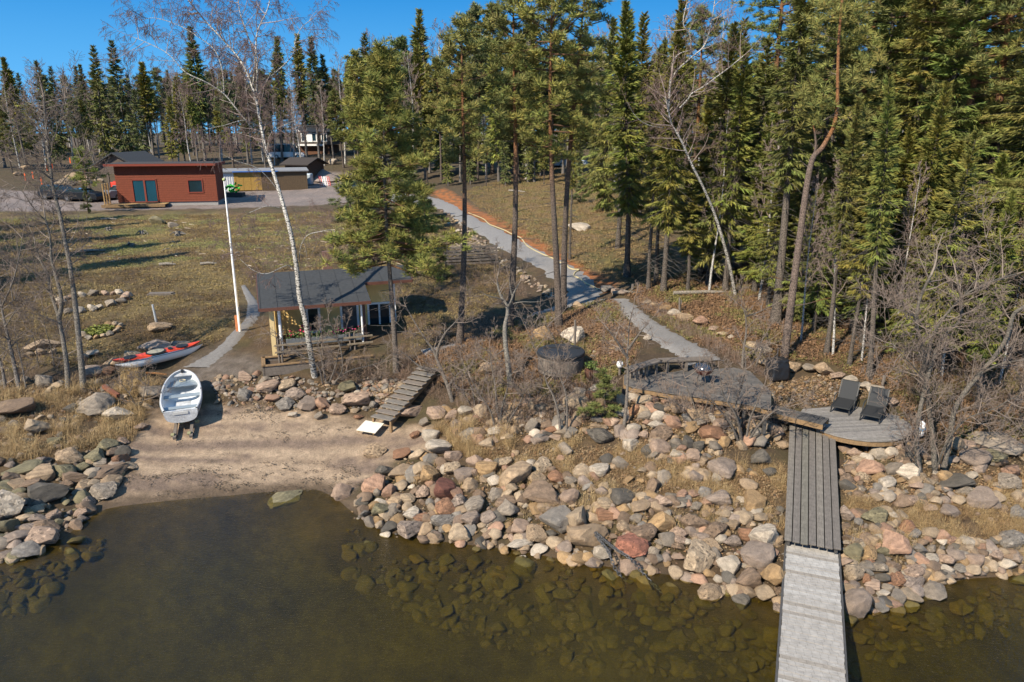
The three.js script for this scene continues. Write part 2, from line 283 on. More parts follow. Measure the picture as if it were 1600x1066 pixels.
function groundColor(x, z, h) {
  const w = fbm(x * 0.7, z * 0.7, 3) * 0.7, q = fbm(x * 0.22 + 9, z * 0.22, 4), f = fbm(x * 1.6, z * 1.6 + 5, 3);
  const m = (k, s = 0.5) => sm(-s, s, sdist(Z[k], x, z) + w * 0.9 + 0.3 * f);
  let c = mix3([0.125, 0.080, 0.042], [0.175, 0.115, 0.055], sm(-0.4, 0.4, q + f * 0.5));
  c = mix3(c, [0.095, 0.095, 0.030], 0.5 * sm(0.05, 0.4, fbm(x * 0.4 + 30, z * 0.4, 3)));
  const far = sm(-70, -85, z); c = mix3(c, [0.10, 0.075, 0.04], far * 0.6);
  const me = m('meadow', 1.5); if (me) { let g = mix3([0.17, 0.112, 0.048], [0.26, 0.185, 0.072], sm(-0.3, 0.4, q + f * 0.4)); g = mix3(g, [0.27, 0.19, 0.09], 0.55 * sm(0.1, 0.45, f + q * 0.3)); const up_ = sm(-38, -52, z + 4 * q); g = mix3(g.map((v) => v * 0.9), mix3(g, [0.17, 0.165, 0.052], 0.55 * sm(-0.1, 0.3, fbm(x * 0.16 - 4, z * 0.16, 3))), up_); g = mix3(g, [0.105, 0.066, 0.034], 0.6 * sm(0.1, 0.35, -q - f * 0.3)); c = mix3(c, g, me); }
  const cl = m('clear', 1.2); if (cl) c = mix3(c, mix3([0.25, 0.16, 0.07], [0.17, 0.14, 0.045], sm(-0.2, 0.3, q + f * 0.5)), cl);
  const fo = m('forest', 1.0); if (fo) c = mix3(c, mix3([0.21, 0.135, 0.06], [0.13, 0.115, 0.034], sm(-0.1, 0.35, q + f * 0.6)), fo);
  for (const k of ['dry', 'dryR', 'dryR2']) { const s = m(k, 0.7); if (s) c = mix3(c, mix3([0.235, 0.155, 0.075], [0.15, 0.095, 0.05], sm(-0.2, 0.3, f)), s); }
  const o = m('orange', 0.3); if (o) c = mix3(c, mix3([0.56, 0.19, 0.05], [0.26, 0.13, 0.055], sm(-0.15, 0.25, f)), o);
  const y = m('yard', 0.6); if (y) c = mix3(c, mix3([0.35, 0.28, 0.245], [0.29, 0.24, 0.215], sm(-0.2, 0.3, q)), y);
  const gt = m('gravelTop', 0.6); if (gt) c = mix3(c, mix3([0.25, 0.205, 0.165], [0.18, 0.14, 0.105], sm(-0.1, 0.3, f)), gt);
  const s = m('sand', 0.35);
  if (s) {
    const bandy = n2(x * 0.10 + fbm(x * 0.25, z * 0.25, 2) * 0.6, (z + x * 0.07) * 1.25);
    let g = mix3([0.54, 0.385, 0.255], [0.70, 0.51, 0.34], sm(-0.2, 0.4, bandy)); g = mix3(g, [0.33, 0.235, 0.175], 0.85 * sm(0.1, 0.5, -bandy + f * 0.35));
    c = mix3(c, g, s);
  }
  const wt = wet(h + 0.03 * f); if (h > -0.02) { if (wt) c = mix3(c, [0.15, 0.098, 0.055], wt * 0.85); }
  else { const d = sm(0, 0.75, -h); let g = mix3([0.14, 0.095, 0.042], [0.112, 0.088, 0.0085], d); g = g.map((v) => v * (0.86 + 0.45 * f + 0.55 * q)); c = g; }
  return c;
}
{
  const xs = [], zs = [];
  for (let x = -60; x <= 60.001; x += 0.32) xs.push(x);
  for (let d = 1.2, x = 60; x < 900; d *= 1.35) { x += d; xs.push(x); xs.unshift(-x); }
  for (let z = -9; z >= -70; z -= 0.27) zs.push(z);
  for (let d = 0.32, z = zs[zs.length - 1]; z > -1200; d *= 1.045) { z -= d; zs.push(z); }
  for (let d = 0.8, z = -9; z < 900; d *= 1.4) { z += d; zs.unshift(z); }
  const nx = xs.length, nz = zs.length, p = new Float32Array(nx * nz * 3), c = new Float32Array(nx * nz * 3), uv = new Float32Array(nx * nz * 2), id = [];
  for (let j = 0; j < nz; j++) for (let i = 0; i < nx; i++) {
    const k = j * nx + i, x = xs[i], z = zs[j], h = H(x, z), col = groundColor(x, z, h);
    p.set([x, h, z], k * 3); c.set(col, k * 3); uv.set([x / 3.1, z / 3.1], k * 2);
    if (i < nx - 1 && j < nz - 1) id.push(k, k + 1, k + nx, k + 1, k + nx + 1, k + nx);
  }
  const g = new THREE.BufferGeometry(); g.setAttribute('position', new THREE.BufferAttribute(p, 3)); g.setAttribute('color', new THREE.BufferAttribute(c, 3)); g.setAttribute('uv', new THREE.BufferAttribute(uv, 2)); g.setIndex(id); g.computeVertexNormals();
  struct('ground', g, new THREE.MeshStandardMaterial({ vertexColors: true, map: soil, bumpMap: soil, bumpScale: 0.05, roughness: 1 }));
}
{ // the lake: a clear, peat-stained sheet over the bed
  const g = new THREE.PlaneGeometry(1600, 900, 1, 1).rotateX(-Math.PI / 2).translate(0, 0, 900 / 2 - 28), p = g.attributes.position, uv = g.attributes.uv;
  for (let i = 0; i < p.count; i++) uv.setXY(i, p.getX(i) / 2.6, p.getZ(i) / 2.6);
  struct('water', g, new THREE.MeshPhysicalMaterial({ color: C(0.71, 0.67, 0.39), transmission: 1, thickness: 0, ior: 1.33, roughness: 0.05, bumpMap: rippleT, bumpScale: 0.026 }));
}
// ribbons of gravel laid over the ground
function ribbon(name, rows, m, lift = 0.03) {    // rows: [left pixel, right pixel]
  const L = rows.map(([a]) => G(...a)), R = rows.map(([, b]) => G(...b)), cl = new THREE.CatmullRomCurve3(L), cr = new THREE.CatmullRomCurve3(R), n = 70, w = 6, p = [], uv = [], id = [];
  for (let i = 0; i <= n; i++) {
    const a = cl.getPoint(i / n), b = cr.getPoint(i / n);
    for (let k = 0; k <= w; k++) { const t = k / w, e = k === 0 || k === w ? (n2(i * 0.9, k * 9) * 0.16 + n2(i * 3.1, k * 5) * 0.07) * (k ? 1 : -1) : 0, x = mix(a.x, b.x, t + e), z = mix(a.z, b.z, t + e); p.push(x, H(x, z) + (k === 0 || k === w ? -0.04 : lift + 0.02 * Math.sin(t * Math.PI)), z); uv.push(x, z); if (i < n && k < w) { const q = i * (w + 1) + k; id.push(q, q + 1, q + w + 1, q + 1, q + w + 2, q + w + 1); } }
  }
  const g = new THREE.BufferGeometry(); g.setAttribute('position', new THREE.Float32BufferAttribute(p, 3)); g.setAttribute('uv', new THREE.Float32BufferAttribute(uv, 2)); g.setIndex(id); g.computeVertexNormals();
  return struct(name, g, m);
}
ribbon('gravel_path', [[[560, 318], [600, 300]], [[640, 318], [668, 306]], [[680, 325], [706, 318]], [[722, 352], [752, 343]], [[770, 385], [812, 372]], [[815, 408], [862, 398]], [[865, 440], [912, 425]], [[893, 462], [944, 452]]], M.path);
ribbon('gravel_path', [[[885, 456], [950, 450]], [[866, 474], [925, 478]], [[822, 492], [868, 500]], [[770, 516], [800, 524]], [[700, 538], [725, 548]], [[655, 547], [668, 560]]], M.path, 0.02);
ribbon('gravel_path', [[[930, 470], [985, 468]], [[985, 505], [1022, 500]], [[1000, 520], [1045, 512]], [[1050, 555], [1105, 545]], [[1075, 572], [1135, 565]]], M.path, 0.05);
ribbon('gravel_path', [[[376, 448], [384, 446]], [[384, 470], [402, 470]], [[380, 500], [408, 492]], [[350, 532], [384, 522]], [[318, 556], [358, 550]], [[285, 575], [330, 574]]], mat([0.20, 0.19, 0.18], { map: scaled(gravelT, 0.8) }));

// ---------- buildings ----------
// a wall of lapped or battened boards, facing +z, lower left corner at the origin
function sidingX(w, h, step, t = 0.025) { const g = []; for (let y = 0; y < h - 0.01; y += step) { const k = Math.min(step, h - y); g.push(box(w, k - 0.01, t, w / 2, y + k / 2, 0, 0, -0.09)); } g.push(box(w, h, 0.08, w / 2, h / 2, -0.06)); return g; }
function boardsX(w, h, step, x0 = 0, y0 = 0) { const g = [box(w, h, 0.06, x0 + w / 2, y0 + h / 2, -0.04)]; for (let x = step / 2; x < w; x += step) g.push(box(step * 0.28, h, 0.025, x0 + x, y0 + h / 2, 0.004)); return g; }
function windowPart(parent, w, h, x, y, z, cols, rows, frameM, paneM, fw = 0.09) {
  const f = mesh('window', [box(w, fw, 0.09, x, y + h / 2 - fw / 2, z), box(w, fw, 0.09, x, y - h / 2 + fw / 2, z), box(fw, h - 2 * fw, 0.09, x - w / 2 + fw / 2, y, z), box(fw, h - 2 * fw, 0.09, x + w / 2 - fw / 2, y, z), ...Array.from({ length: cols - 1 }, (_, i) => box(0.08, h - 2 * fw, 0.086, x - w / 2 + w * (i + 1) / cols, y, z - 0.002)), ...Array.from({ length: rows - 1 }, (_, i) => box(w - 2 * fw, 0.04, 0.07, x, y - h / 2 + h * (i + 1) / rows, z - 0.006))], frameM, parent);
  for (let i = 0; i < cols; i++) mesh('pane', box(w / cols - 0.06, h - fw, 0.02, x - w / 2 + w * (i + 0.5) / cols, y, z - 0.03), paneM, f);
  return f;
}
{ // yellow cottage with the open porch
  const pl = G(427, 557), pr = G(573, 556), y0 = (pl.y + pr.y) / 2 + 0.05, A = lev(428, 556, y0), turn = 0.33;
  const onFace = (px, py, d) => { const r = ray(px, py), n = V(Math.sin(turn), 0, Math.cos(turn)), q = A.clone().addScaledVector(n, -d), t = q.clone().sub(V(0, HC, 0)).dot(n) / V(...r).dot(n), p = V(...r).multiplyScalar(t).add(V(0, HC, 0)).sub(A); return [p.x * Math.cos(turn) - p.z * Math.sin(turn), p.y]; };
  const W = onFace(572, 530, 0)[0], c = thing('cottage', 'small yellow wooden cottage with dark felt roof and open porch above the beach', 'cottage', A, turn);
  const D = 2.2, WW = W + 1.42, wallH = 2.35, eh = 2.12;      // porch depth, width of the back wall, wall and porch eave heights
  // the wall behind the porch, in pieces round its openings (facing the water)
  const bp = (px, py) => onFace(px, py, D);
  const wl = bp(478, 500)[0], wr = bp(501, 500)[0], dl = bp(533, 500)[0], dr = bp(560, 500)[0], rl = bp(574, 490)[0], rr = bp(611, 490)[0], wy = bp(590, 510)[1], X1 = Math.max(WW, rr + 0.16);
  const wallTop = 2.75, wg = [];
  const pieces = [[0.02, wl, 0, wallTop], [wl, wr, 0, wy - 0.05], [wl, wr, wy + 1.22, wallTop], [wr, dl, 0, wallTop], [dl, dr, 2.0, wallTop], [dr, rl, 0, wallTop], [rl, rr, 0, wy], [rl, rr, wy + 1.18, wallTop], [rr, X1, 0, wallTop]];
  for (const [a, b, y, t] of pieces) if (b > a) wg.push(...boardsX(b - a, t - y, 0.17, a, y).map((g) => g.translate(0, 0, -D)));
  mesh('front_wall', wg, M.yellow, c);
  mesh('side_wall', [box(0.1, 2.6, 2.6, X1 - 0.05, 1.3, -D - 1.4), box(0.1, 2.6, 2.6, 0.05, 1.3, -D - 1.4), box(X1, 2.4, 0.1, X1 / 2, 1.2, -D - 2.75)], M.yellow, c);
  windowPart(c, wr - wl, 1.27, (wl + wr) / 2, wy + 0.58, -D + 0.02, 1, 1, M.white, M.glass, 0.11);
  windowPart(c, rr - rl, 1.18, (rl + rr) / 2, wy + 0.59, -D + 0.02, 2, 1, M.white, M.glass, 0.09);
  const door = mesh('door', boardsX(dr - dl - 0.14, 1.97, 0.1, dl + 0.07, 0).map((g) => g.translate(0, 0, -D + 0.01)), wood([0.24, 0.21, 0.19]), c);
  mesh('handle', box(0.03, 0.16, 0.05, dr - 0.16, 1.0, -D + 0.07), M.steel, door);
  mesh('door_frame', [box(0.1, 2.05, 0.12, dl + 0.02, 1.02, -D + 0.02), box(0.1, 2.05, 0.12, dr - 0.02, 1.02, -D + 0.02), box(dr - dl + 0.14, 0.1, 0.11, (dl + dr) / 2, 2.08, -D + 0.02)], M.white, c);
  for (const x of [X1 + 0.01, dr + 0.19]) mesh('corner_board', [box(0.12, wallTop, 0.13, x, wallTop / 2, -D + 0.012)], M.white, c);
  // porch
  mesh('porch_floor', Array.from({ length: 12 }, (_, i) => box(W - 0.06, 0.05, 0.18, W / 2, 0.02, -0.12 - i * 0.193)), M.oldWood, c);
  mesh('post', [box(0.19, eh, 0.10, 0.04, eh / 2 - 0.05, 0.03)], mat([0.66, 0.50, 0.25]), c);
  mesh('post', [cyl(0.07, 0.07, eh, 0.36, -0.05, -0.05, 14)], M.white, c);
  mesh('post', [box(0.11, eh + 0.1, 0.11, W - 0.02, eh / 2 - 0.05, -0.05)], M.brown, c);
  mesh('downpipe', [cyl(0.045, 0.045, eh, W - 0.14, -0.05, 0.05, 10)], M.white, c);
  const lat = []; for (let i = 0; i < 17; i++) for (const s of [-1, 1]) { const z = -0.15 - i * 0.125, a = V(0.06, s > 0 ? 0.15 : 1.95, z), b = V(0.06, clamp(s > 0 ? 0.15 + (D - 0.2 + z + 0.15) : 1.95 - (D - 0.2 + z + 0.15), 0.15, 1.95), -D + 0.1); lat.push(bar(a, b, 0.02, 0.035)); }
  for (let i = 0; i < 12; i++) lat.push(bar(V(0.075, 0.15, -0.12 - i * 0.18), V(0.075, 2.0, -0.12 - i * 0.18), 0.018, 0.03)); for (let i = 0; i < 11; i++) lat.push(bar(V(0.09, 0.2 + i * 0.17, -0.12), V(0.09, 0.2 + i * 0.17, -D + 0.08), 0.02, 0.03));
  mesh('lattice_screen', lat, mat([0.62, 0.42, 0.15]), c);
  mesh('brace', [bar(V(0.1, 1.9, -1.2), V(0.1, 1.2, -D + 0.15), 0.12, 0.14), box(0.1, 2.0, 0.1, 0.12, 1.0, -D + 0.12)], M.white, c);
  // roof: one plane over porch and room, its right end cut back to the wall
  const ry = 2.98, rz = -D - 0.95, slope = (ry - eh) / (0.4 - rz), L0 = -0.42, R1 = X1 + 0.78, Rp = W + 0.25;
  const rp = (x, z) => V(x, eh + 0.08 + (0.4 - z) * slope, z), roofG = new THREE.BufferGeometry(), P = [], add = (a, b, d, e) => { for (const v of [a, b, d, a, d, e]) P.push(v.x, v.y, v.z); };
  const slab = (x0, x1, z0, z1, z2) => { const a = rp(x0, z0), b = rp(x1, z0), d = rp(x1, z1), e = rp(x0, z1), dn = V(0, -0.12, 0), k = [a, b, d, e].map((v) => v.clone().add(dn)); add(a, b, d, e); add(k[3], k[2], k[1], k[0]); add(k[0], k[1], b, a); add(k[1], k[2], d, b); add(k[2], k[3], e, d); add(k[3], k[0], a, e); };
  slab(L0, Rp, 0.4, rz); slab(Rp, R1, -D + 0.72, rz);
  const bk = (x0, x1) => { const a = rp(x0, rz), b = rp(x1, rz), d = b.clone().add(V(0, -1.0, -1.9)), e = a.clone().add(V(0, -1.0, -1.9)); add(b, a, e, d); }; bk(L0, R1);
  roofG.setAttribute('position', new THREE.Float32BufferAttribute(P, 3)); roofG.computeVertexNormals();
  const roof = mesh('roof', metreUV(roofG), M.felt, c);
  mesh('roof_seam', Array.from({ length: 11 }, (_, i) => { const x = L0 + 0.05 + i * (R1 - L0 - 0.1) / 10; return bar(rp(x, x > Rp ? -D + 0.7 : 0.4).add(V(0, 0.01, 0)), rp(x, rz).add(V(0, 0.003, 0)), 0.03, 0.02); }), M.felt, roof);
  mesh('fascia', [bar(rp(L0, 0.42).add(V(0, -0.06, 0)), rp(Rp, 0.42).add(V(0, -0.06, 0)), 0.03, 0.14), bar(rp(Rp, -D + 0.74).add(V(0, -0.06, 0)), rp(R1, -D + 0.74).add(V(0, -0.06, 0)), 0.03, 0.14), bar(rp(R1 + 0.02, -D + 0.72).add(V(0, -0.06, 0)), rp(R1 + 0.02, rz).add(V(0, -0.06, 0)), 0.03, 0.14), bar(rp(L0 - 0.02, 0.4).add(V(0, -0.06, 0)), rp(L0 - 0.02, rz).add(V(0, -0.06, 0)), 0.03, 0.14)], M.brown, c);
  const ch = bp(519, 470)[0]; mesh('chimney', [box(0.42, 1.25, 0.4, ch, ry + 0.25, rz - 0.4)], mat([0.16, 0.085, 0.06]), c);
  // long flower box along the front of the porch
  const wp = (x, y, z) => V(x, y, z).applyAxisAngle(V(0, 1, 0), turn).add(A);
  const fb = thing('flower_box', 'grey flower box with pink and red flowers on the porch rail', 'flower box', wp(0.55, 0.55, 0.02), turn), r = rng(70), fm = new MB(), W2 = W - 0.75;
  mesh('box', [box(W2, 0.26, 0.24, W2 / 2, 0, 0)], wood([0.20, 0.22, 0.24]), fb);
  for (let i = 0; i < 420; i++) { const x = r() * W2, y = 0.1 + r() * 0.26, z = (r() - 0.5) * 0.3, a = r() * 6, k = 0.05, g = 0.7 + r() * 0.6, fl = i > 330 && Math.sin(x * 3.1) > -0.3, col = fl ? (Math.sin(x * 2.2) > 0 ? [0.62, 0.03, 0.12] : [0.55, 0.04, 0.24]) : [0.07 * g, 0.13 * g, 0.03 * g], yy = fl ? y + 0.12 : y; fm.tri([x, yy, z], [x + Math.cos(a) * k, yy + k, z + Math.sin(a) * k], [x - Math.sin(a) * k, yy + k * 0.7, z + Math.cos(a) * k], col); }
  stuff(mesh('flowers', fm.flat(), M.leaf, fb));
  // low rail fence in front
  const rf = thing('rail_fence', 'low fence of pale poles in front of the cottage porch', 'fence', wp(0.1, 0, 0.62), turn);
  for (const x of [0.1, 0.22, 1.9, W * 0.78, W * 0.83]) mesh('fence_post', [cyl(0.045, 0.04, 1.25, x, -0.35, 0, 8)], M.oldWood, rf);
  for (const y of [0.32, 0.62]) mesh('rail', [bar(V(-0.05, y, 0.05), V(W + 0.1, y + 0.1, 0.05), 0.05, 0.07)], wood([0.36, 0.29, 0.2]), rf);
  // raised bed of timber along the terrace edge
  const pb = thing('timber_planter', 'low weathered timber planter box at the corner of the cottage terrace', 'planter', wp(-0.45, -0.32, 1.0), turn);
  for (const [w, d, x, z] of [[W + 0.5, 0.1, (W + 0.5) / 2, 0.45], [0.1, 1.3, 0, -0.15], [W + 0.5, 0.08, (W + 0.5) / 2, -0.75]]) { mesh('side_board', [box(w, 0.42, d, x, 0.12, z)], M.oldWood, pb); mesh('top_board', [box(w + 0.06, 0.04, d + 0.08, x, 0.35, z)], M.newWoodB, pb); }
  mesh('soil', [box(W + 0.4, 0.1, 1.15, (W + 0.5) / 2, 0.12, -0.15)], mat([0.10, 0.07, 0.05], { map: soil }), pb);
}
{ // red-brown house on the rise
  const A = G(186, 323); A.y += 0.02; const s = FOC / depthOf(A), W = 147 / s, Hh = 61 / s, c = thing('house', 'red-brown flat-roofed house with blue glass sliding doors on the rise', 'house', A, 0.2);
  const fh = 0.38, X = (px) => (px - 186) / s, Y = (py) => (322 - py) / s;
  const dl = X(209), dr = X(245), dt = Y(281), wl = X(290), wr = X(313), wt = Y(282), wb = Y(303);
  const parts = [[0, dl, fh, Hh], [dl, dr, dt, Hh], [dr, wl, fh, Hh], [wl, wr, fh, wb], [wl, wr, wt, Hh], [wr, W, fh, Hh]];
  mesh('wall', parts.flatMap(([a, b, y, t]) => sidingX(b - a, t - y, 0.23).map((g) => g.translate(a, y, 0))), M.redWall, c);
  mesh('side_wall', [box(0.12, Hh - fh, 4.4, 0.06, (Hh + fh) / 2, -2.3), box(0.12, Hh - fh, 4.4, W - 0.06, (Hh + fh) / 2, -2.3), box(W, Hh - fh, 0.12, W / 2, (Hh + fh) / 2, -4.5)], M.redWall, c);
  mesh('foundation', [box(W - 0.06, fh + 0.5, 4.5, W / 2, fh / 2 - 0.26, -2.33)], M.concrete, c);
  const roof = mesh('roof', [box(W + 0.9, 0.16, 5.6, W / 2 - 0.25, Hh + 0.18, -2.2)], M.feltBrown, c); mesh('fascia', [box(W + 0.94, 0.22, 0.05, W / 2 - 0.25, Hh + 0.13, 0.64), box(0.05, 0.22, 5.6, -0.74, Hh + 0.13, -2.2), box(0.05, 0.22, 5.6, W + 0.24, Hh + 0.13, -2.2)], M.redTrim, roof);
  const d = mesh('sliding_door', [box(dr - dl, 0.1, 0.1, (dl + dr) / 2, dt - 0.05, 0.02), box(0.08, dt - fh, 0.1, dl + 0.04, (dt + fh) / 2, 0.02), box(0.08, dt - fh, 0.1, dr - 0.04, (dt + fh) / 2, 0.02), box(0.16, dt - fh, 0.1, (dl + dr) / 2, (dt + fh) / 2, 0.025), box(dr - dl, 0.08, 0.1, (dl + dr) / 2, fh + 0.04, 0.02)], M.redTrim, c);
  for (const k of [0.27, 0.73]) mesh('pane', [box((dr - dl) * 0.43, dt - fh - 0.1, 0.03, mix(dl, dr, k), (dt + fh) / 2, 0.0)], M.glassBlue, d);
  windowPart(c, wr - wl, wt - wb, (wl + wr) / 2, (wt + wb) / 2, 0.02, 1, 1, M.redTrim, M.glass, 0.1);
  const t = thing('terrace', 'new yellow timber terrace deck before the sliding doors of the red-brown house', 'terrace', A.clone().add(V(-0.95, 0.28, 0.1)), 0.2);
  for (let i = 0; i < 12; i++) mesh('deck_board', [box(5.9, 0.06, 0.145, 2.85, 0, 0.12 + i * 0.16)], M.newWood, t);
  mesh('fascia', [box(5.92, 0.28, 0.05, 2.85, -0.08, 2.02), box(2.2, 0.3, 1.0, 0.75, -0.5, 1.5)], M.newWoodB, t);
  const sl = thing('slat_screen', 'screen of thin horizontal slats at the left end of the new terrace', 'screen', A.clone().add(V(-0.62, 0.3, 0.3)), 0.2);
  for (let i = 0; i < 15; i++) mesh('slat', [box(0.05, 0.05, 1.7, 0, 0.1 + i * 0.135, 0.75)], M.newWoodB, sl);
  for (const z of [0, 0.8, 1.6]) mesh('post', [box(0.1, 2.2, 0.1, -0.08, 1.0, z)], M.newWood, sl);
}
{ // carport with a gable, behind the house on the left
  const A = G(112, 310), s = FOC / depthOf(A) * 0.93, W = 92 / s, c = thing('carport', 'grey-brown carport with open front and dark gable roof behind the house', 'carport', A.clone().add(V(0.3, 0, -3)));
  const eh = 2.45, pk = 4.6, D = 6.5, ov = 0.5;
  const gb = new THREE.Shape([new THREE.Vector2(0, eh), new THREE.Vector2(W, eh), new THREE.Vector2(W, eh + 0.2), new THREE.Vector2(W / 2, pk), new THREE.Vector2(0, eh + 0.2)]);
  mesh('gable', [metreUV(new THREE.ExtrudeGeometry(gb, { depth: 0.1, bevelEnabled: false })), ...Array.from({ length: 13 }, (_, i) => { const y = eh + 0.08 + i * 0.165, h = W / 2 * clamp((pk - y) / (pk - eh - 0.2)); return box(Math.max(0.1, 2 * h - 0.1), 0.14, 0.03, W / 2, y, 0.11); })], M.shed, c);
  mesh('gable', [metreUV(new THREE.ExtrudeGeometry(gb, { depth: 0.1, bevelEnabled: false }).translate(0, 0, -D))], M.shed, c);
  for (const sg of [-1, 1]) mesh('roof', [bar(V(W / 2, pk + 0.12, -D / 2), V(W / 2 + sg * (W / 2 + ov), eh + 0.05, -D / 2), D + 1.2, 0.14)], M.felt, c);
  for (const x of [0.1, W * 0.35, W * 0.68, W - 0.1]) for (const z of [0, -D]) mesh('post', [box(0.16, eh + 0.5, 0.16, x, eh / 2 - 0.25, z)], M.shed, c);
  mesh('side_wall', [box(0.1, eh, D * 0.9, W - 0.05, eh / 2, -D / 2)], M.shed, c);
}
{ // flat-roofed row: white container end, plywood and brown board fronts
  const A = G(341, 300), s = FOC / depthOf(A), B = V(A.x + 128 / s, A.y + 0.25, A.z - 3.5), turn = Math.atan2(3.5, B.x - A.x), W = B.clone().sub(A).length(), c = thing('shed_row', 'long flat-roofed shed of white, plywood and brown board sections by the yard', 'shed', A, turn), h = 2.3;
  mesh('white_end', [box(W * 0.18, h, 2.4, W * 0.09, h / 2, -1.2), ...Array.from({ length: 7 }, (_, i) => box(0.05, h - 0.1, 0.04, 0.1 + i * W * 0.026, h / 2, 0.02))], mat([0.62, 0.63, 0.64]), c);
  mesh('plywood_wall', [box(W * 0.3, h - 0.1, 2.4, W * 0.33, h / 2 + 0.05, -1.2), ...Array.from({ length: 4 }, (_, i) => box(0.04, h - 0.2, 0.02, W * (0.2 + i * 0.08), h / 2, 0.012))], M.ply, c);
  mesh('board_wall', boardsX(W * 0.52, h, 0.2, W * 0.48, 0), M.shedB, c); mesh('back_wall', [box(W * 0.52, h, 2.3, W * 0.74, h / 2, -1.25)], M.shedB, c);
  mesh('roof', [box(W + 0.4, 0.12, 3.0, W / 2, h + 0.1, -1.2, 0, 0.08)], mat([0.30, 0.31, 0.33], { map: feltT }), c); mesh('edge', [box(W * 0.5, 0.12, 0.05, W * 0.42, h + 0.0, 0.33)], mat([0.03, 0.13, 0.42]), c);
  const P = G(476, 281), g = thing('hut', 'small brown hut with a dark gable roof beside the long shed', 'hut', P.clone().add(V(-1.6, 0, -1)), -0.35), gb = new THREE.Shape([[-1.9, 0], [1.9, 0], [1.9, 2.0], [0, 2.7], [-1.9, 2.0]].map((q) => new THREE.Vector2(...q)));
  mesh('wall', [metreUV(new THREE.ExtrudeGeometry(gb, { depth: 3.4, bevelEnabled: false }).rotateY(Math.PI / 2).translate(0, 0, 0))], wood([0.13, 0.08, 0.055]), g);
  for (const sg of [-1, 1]) mesh('roof', [bar(V(1.7, 2.82, 0), V(1.7, 1.98, sg * 2.4), 4.4, 0.12)], M.feltBrown, g);
}
{ // white house among the trunks
  const A = G(452, 250).add(V(0, 0, -6)), s = FOC / depthOf(A), u = 1 / s, c = thing('far_house', 'white house with dark windows and a brown ground floor among the trunks', 'house', V(A.x, A.y - 0.2, A.z));
  mesh('ground_floor', [box(46 * u, 22 * u, 7, 23 * u, 11 * u, -3.5)], wood([0.20, 0.09, 0.045]), c);
  mesh('upper_floor', [box(52 * u, 22 * u, 7.4, 26 * u, 34 * u, -3.4)], mat([0.10, 0.085, 0.075]), c);
  mesh('white_band', [box(52 * u, 7 * u, 0.3, 27 * u, 46 * u, 0.35), box(40 * u, 2.4 * u, 0.5, 20 * u, 22.5 * u, 0.5), box(4 * u, 14 * u, 0.2, 30 * u, 34 * u, 0.36), box(8 * u, 14 * u, 0.2, 18 * u, 34 * u, 0.36)], M.white, c);
  mesh('roof', [box(58 * u, 2 * u, 9, 27 * u, 51 * u, -3)], M.felt, c);
  for (const x of [9, 24, 40]) windowPart(c, 9 * u, 13 * u, x * u, 34 * u, 0.33, 1, 1, M.white, M.glass, 0.1);
}

// ---------- vehicles ----------
function car(label, p, turn, col, o = {}) {
  const c = thing(o.name ?? 'parked_car', label, o.cat ?? 'car', p, turn), L = o.L ?? 4.5, W = 1.75, h = o.h ?? 1.42, paint = mat(col, { roughness: 0.3, metalness: 0.2 });
  const sh = (pts, d, b) => clean(new THREE.ExtrudeGeometry(new THREE.Shape(pts.map((q) => new THREE.Vector2(...q))), { depth: d - 2 * b, bevelEnabled: true, bevelSize: b, bevelThickness: b, bevelSegments: 3 }).translate(0, 0, -d / 2 + b));
  mesh('body', [sh([[-L / 2 + .05, 0.3], [L / 2 - .05, 0.3], [L / 2, 0.55], [L / 2 - 0.12, 0.78], [L * 0.22, 0.92], [-L * 0.46, 0.95], [-L / 2, 0.7]], W, 0.08)], paint, c);
  const cab = o.van ? [[-L * 0.47, 0.9], [L * 0.36, 0.9], [L * 0.26, h - 0.06], [-L * 0.46, h]] : o.estate ? [[-L * 0.47, 0.9], [L * 0.24, 0.9], [L * 0.08, h - 0.03], [-L * 0.36, h]] : [[-L * 0.4, 0.9], [L * 0.22, 0.9], [L * 0.05, h], [-L * 0.2, h]];
  mesh('windows', [sh(cab, W - 0.14, 0.06)], M.glass, c);
  mesh('roof', [box(L * 0.36, 0.05, W - 0.3, (o.estate ? -0.14 : o.van ? -0.1 : -0.07) * L, h + 0.03, 0)], paint, c);
  for (const x of [-0.3, 0.31]) for (const z of [-1, 1]) { const w = mesh('wheel', [cyl(0.32, 0.32, 0.2, 0, -0.1, 0, 18).rotateX(Math.PI / 2).translate(x * L, 0.32, z * (W / 2 - 0.09))], M.rubber, c); mesh('rim', [cyl(0.19, 0.19, 0.03, 0, -0.015, 0, 12).rotateX(Math.PI / 2).translate(x * L, 0.32, z * (W / 2 + 0.02))], M.chrome, w); }
  for (const z of [-0.6, 0.6]) { mesh('tail_light', [box(0.05, 0.2, 0.26, -L / 2 + 0.0, 0.75, z)], mat([0.4, 0.012, 0.015], { roughness: 0.3 }), c); mesh('headlight', [box(0.06, 0.14, 0.3, L / 2 - 0.06, 0.68, z)], M.chrome, c); }
  return c;
}
car('dark estate car with red tail light parked behind the bare alders', G(98, 311), -0.25, [0.02, 0.022, 0.028], { estate: true, L: 4.7 });
car('low black car parked in front of the carport', G(132, 314), -0.2, [0.012, 0.013, 0.015], { h: 1.25 });
car('grey car half hidden at the left corner of the red-brown house', G(192, 313).add(V(-0.6, 0, -2.2)), 0.9, [0.22, 0.24, 0.27], {});
car('dark blue car behind the bushy pine at the end of the yard', G(560, 303), 0.3, [0.02, 0.06, 0.12], {});
car('silver car among the trunks at the top of the clearing', G(893, 262).add(V(0, 0, -2)), 0.1, [0.45, 0.5, 0.55], {});
car('white van parked beside the far house among the trees', G(449, 248), 0.2, [0.7, 0.7, 0.7], { van: true, h: 2.1, L: 5, cat: 'van', name: 'parked_van' });

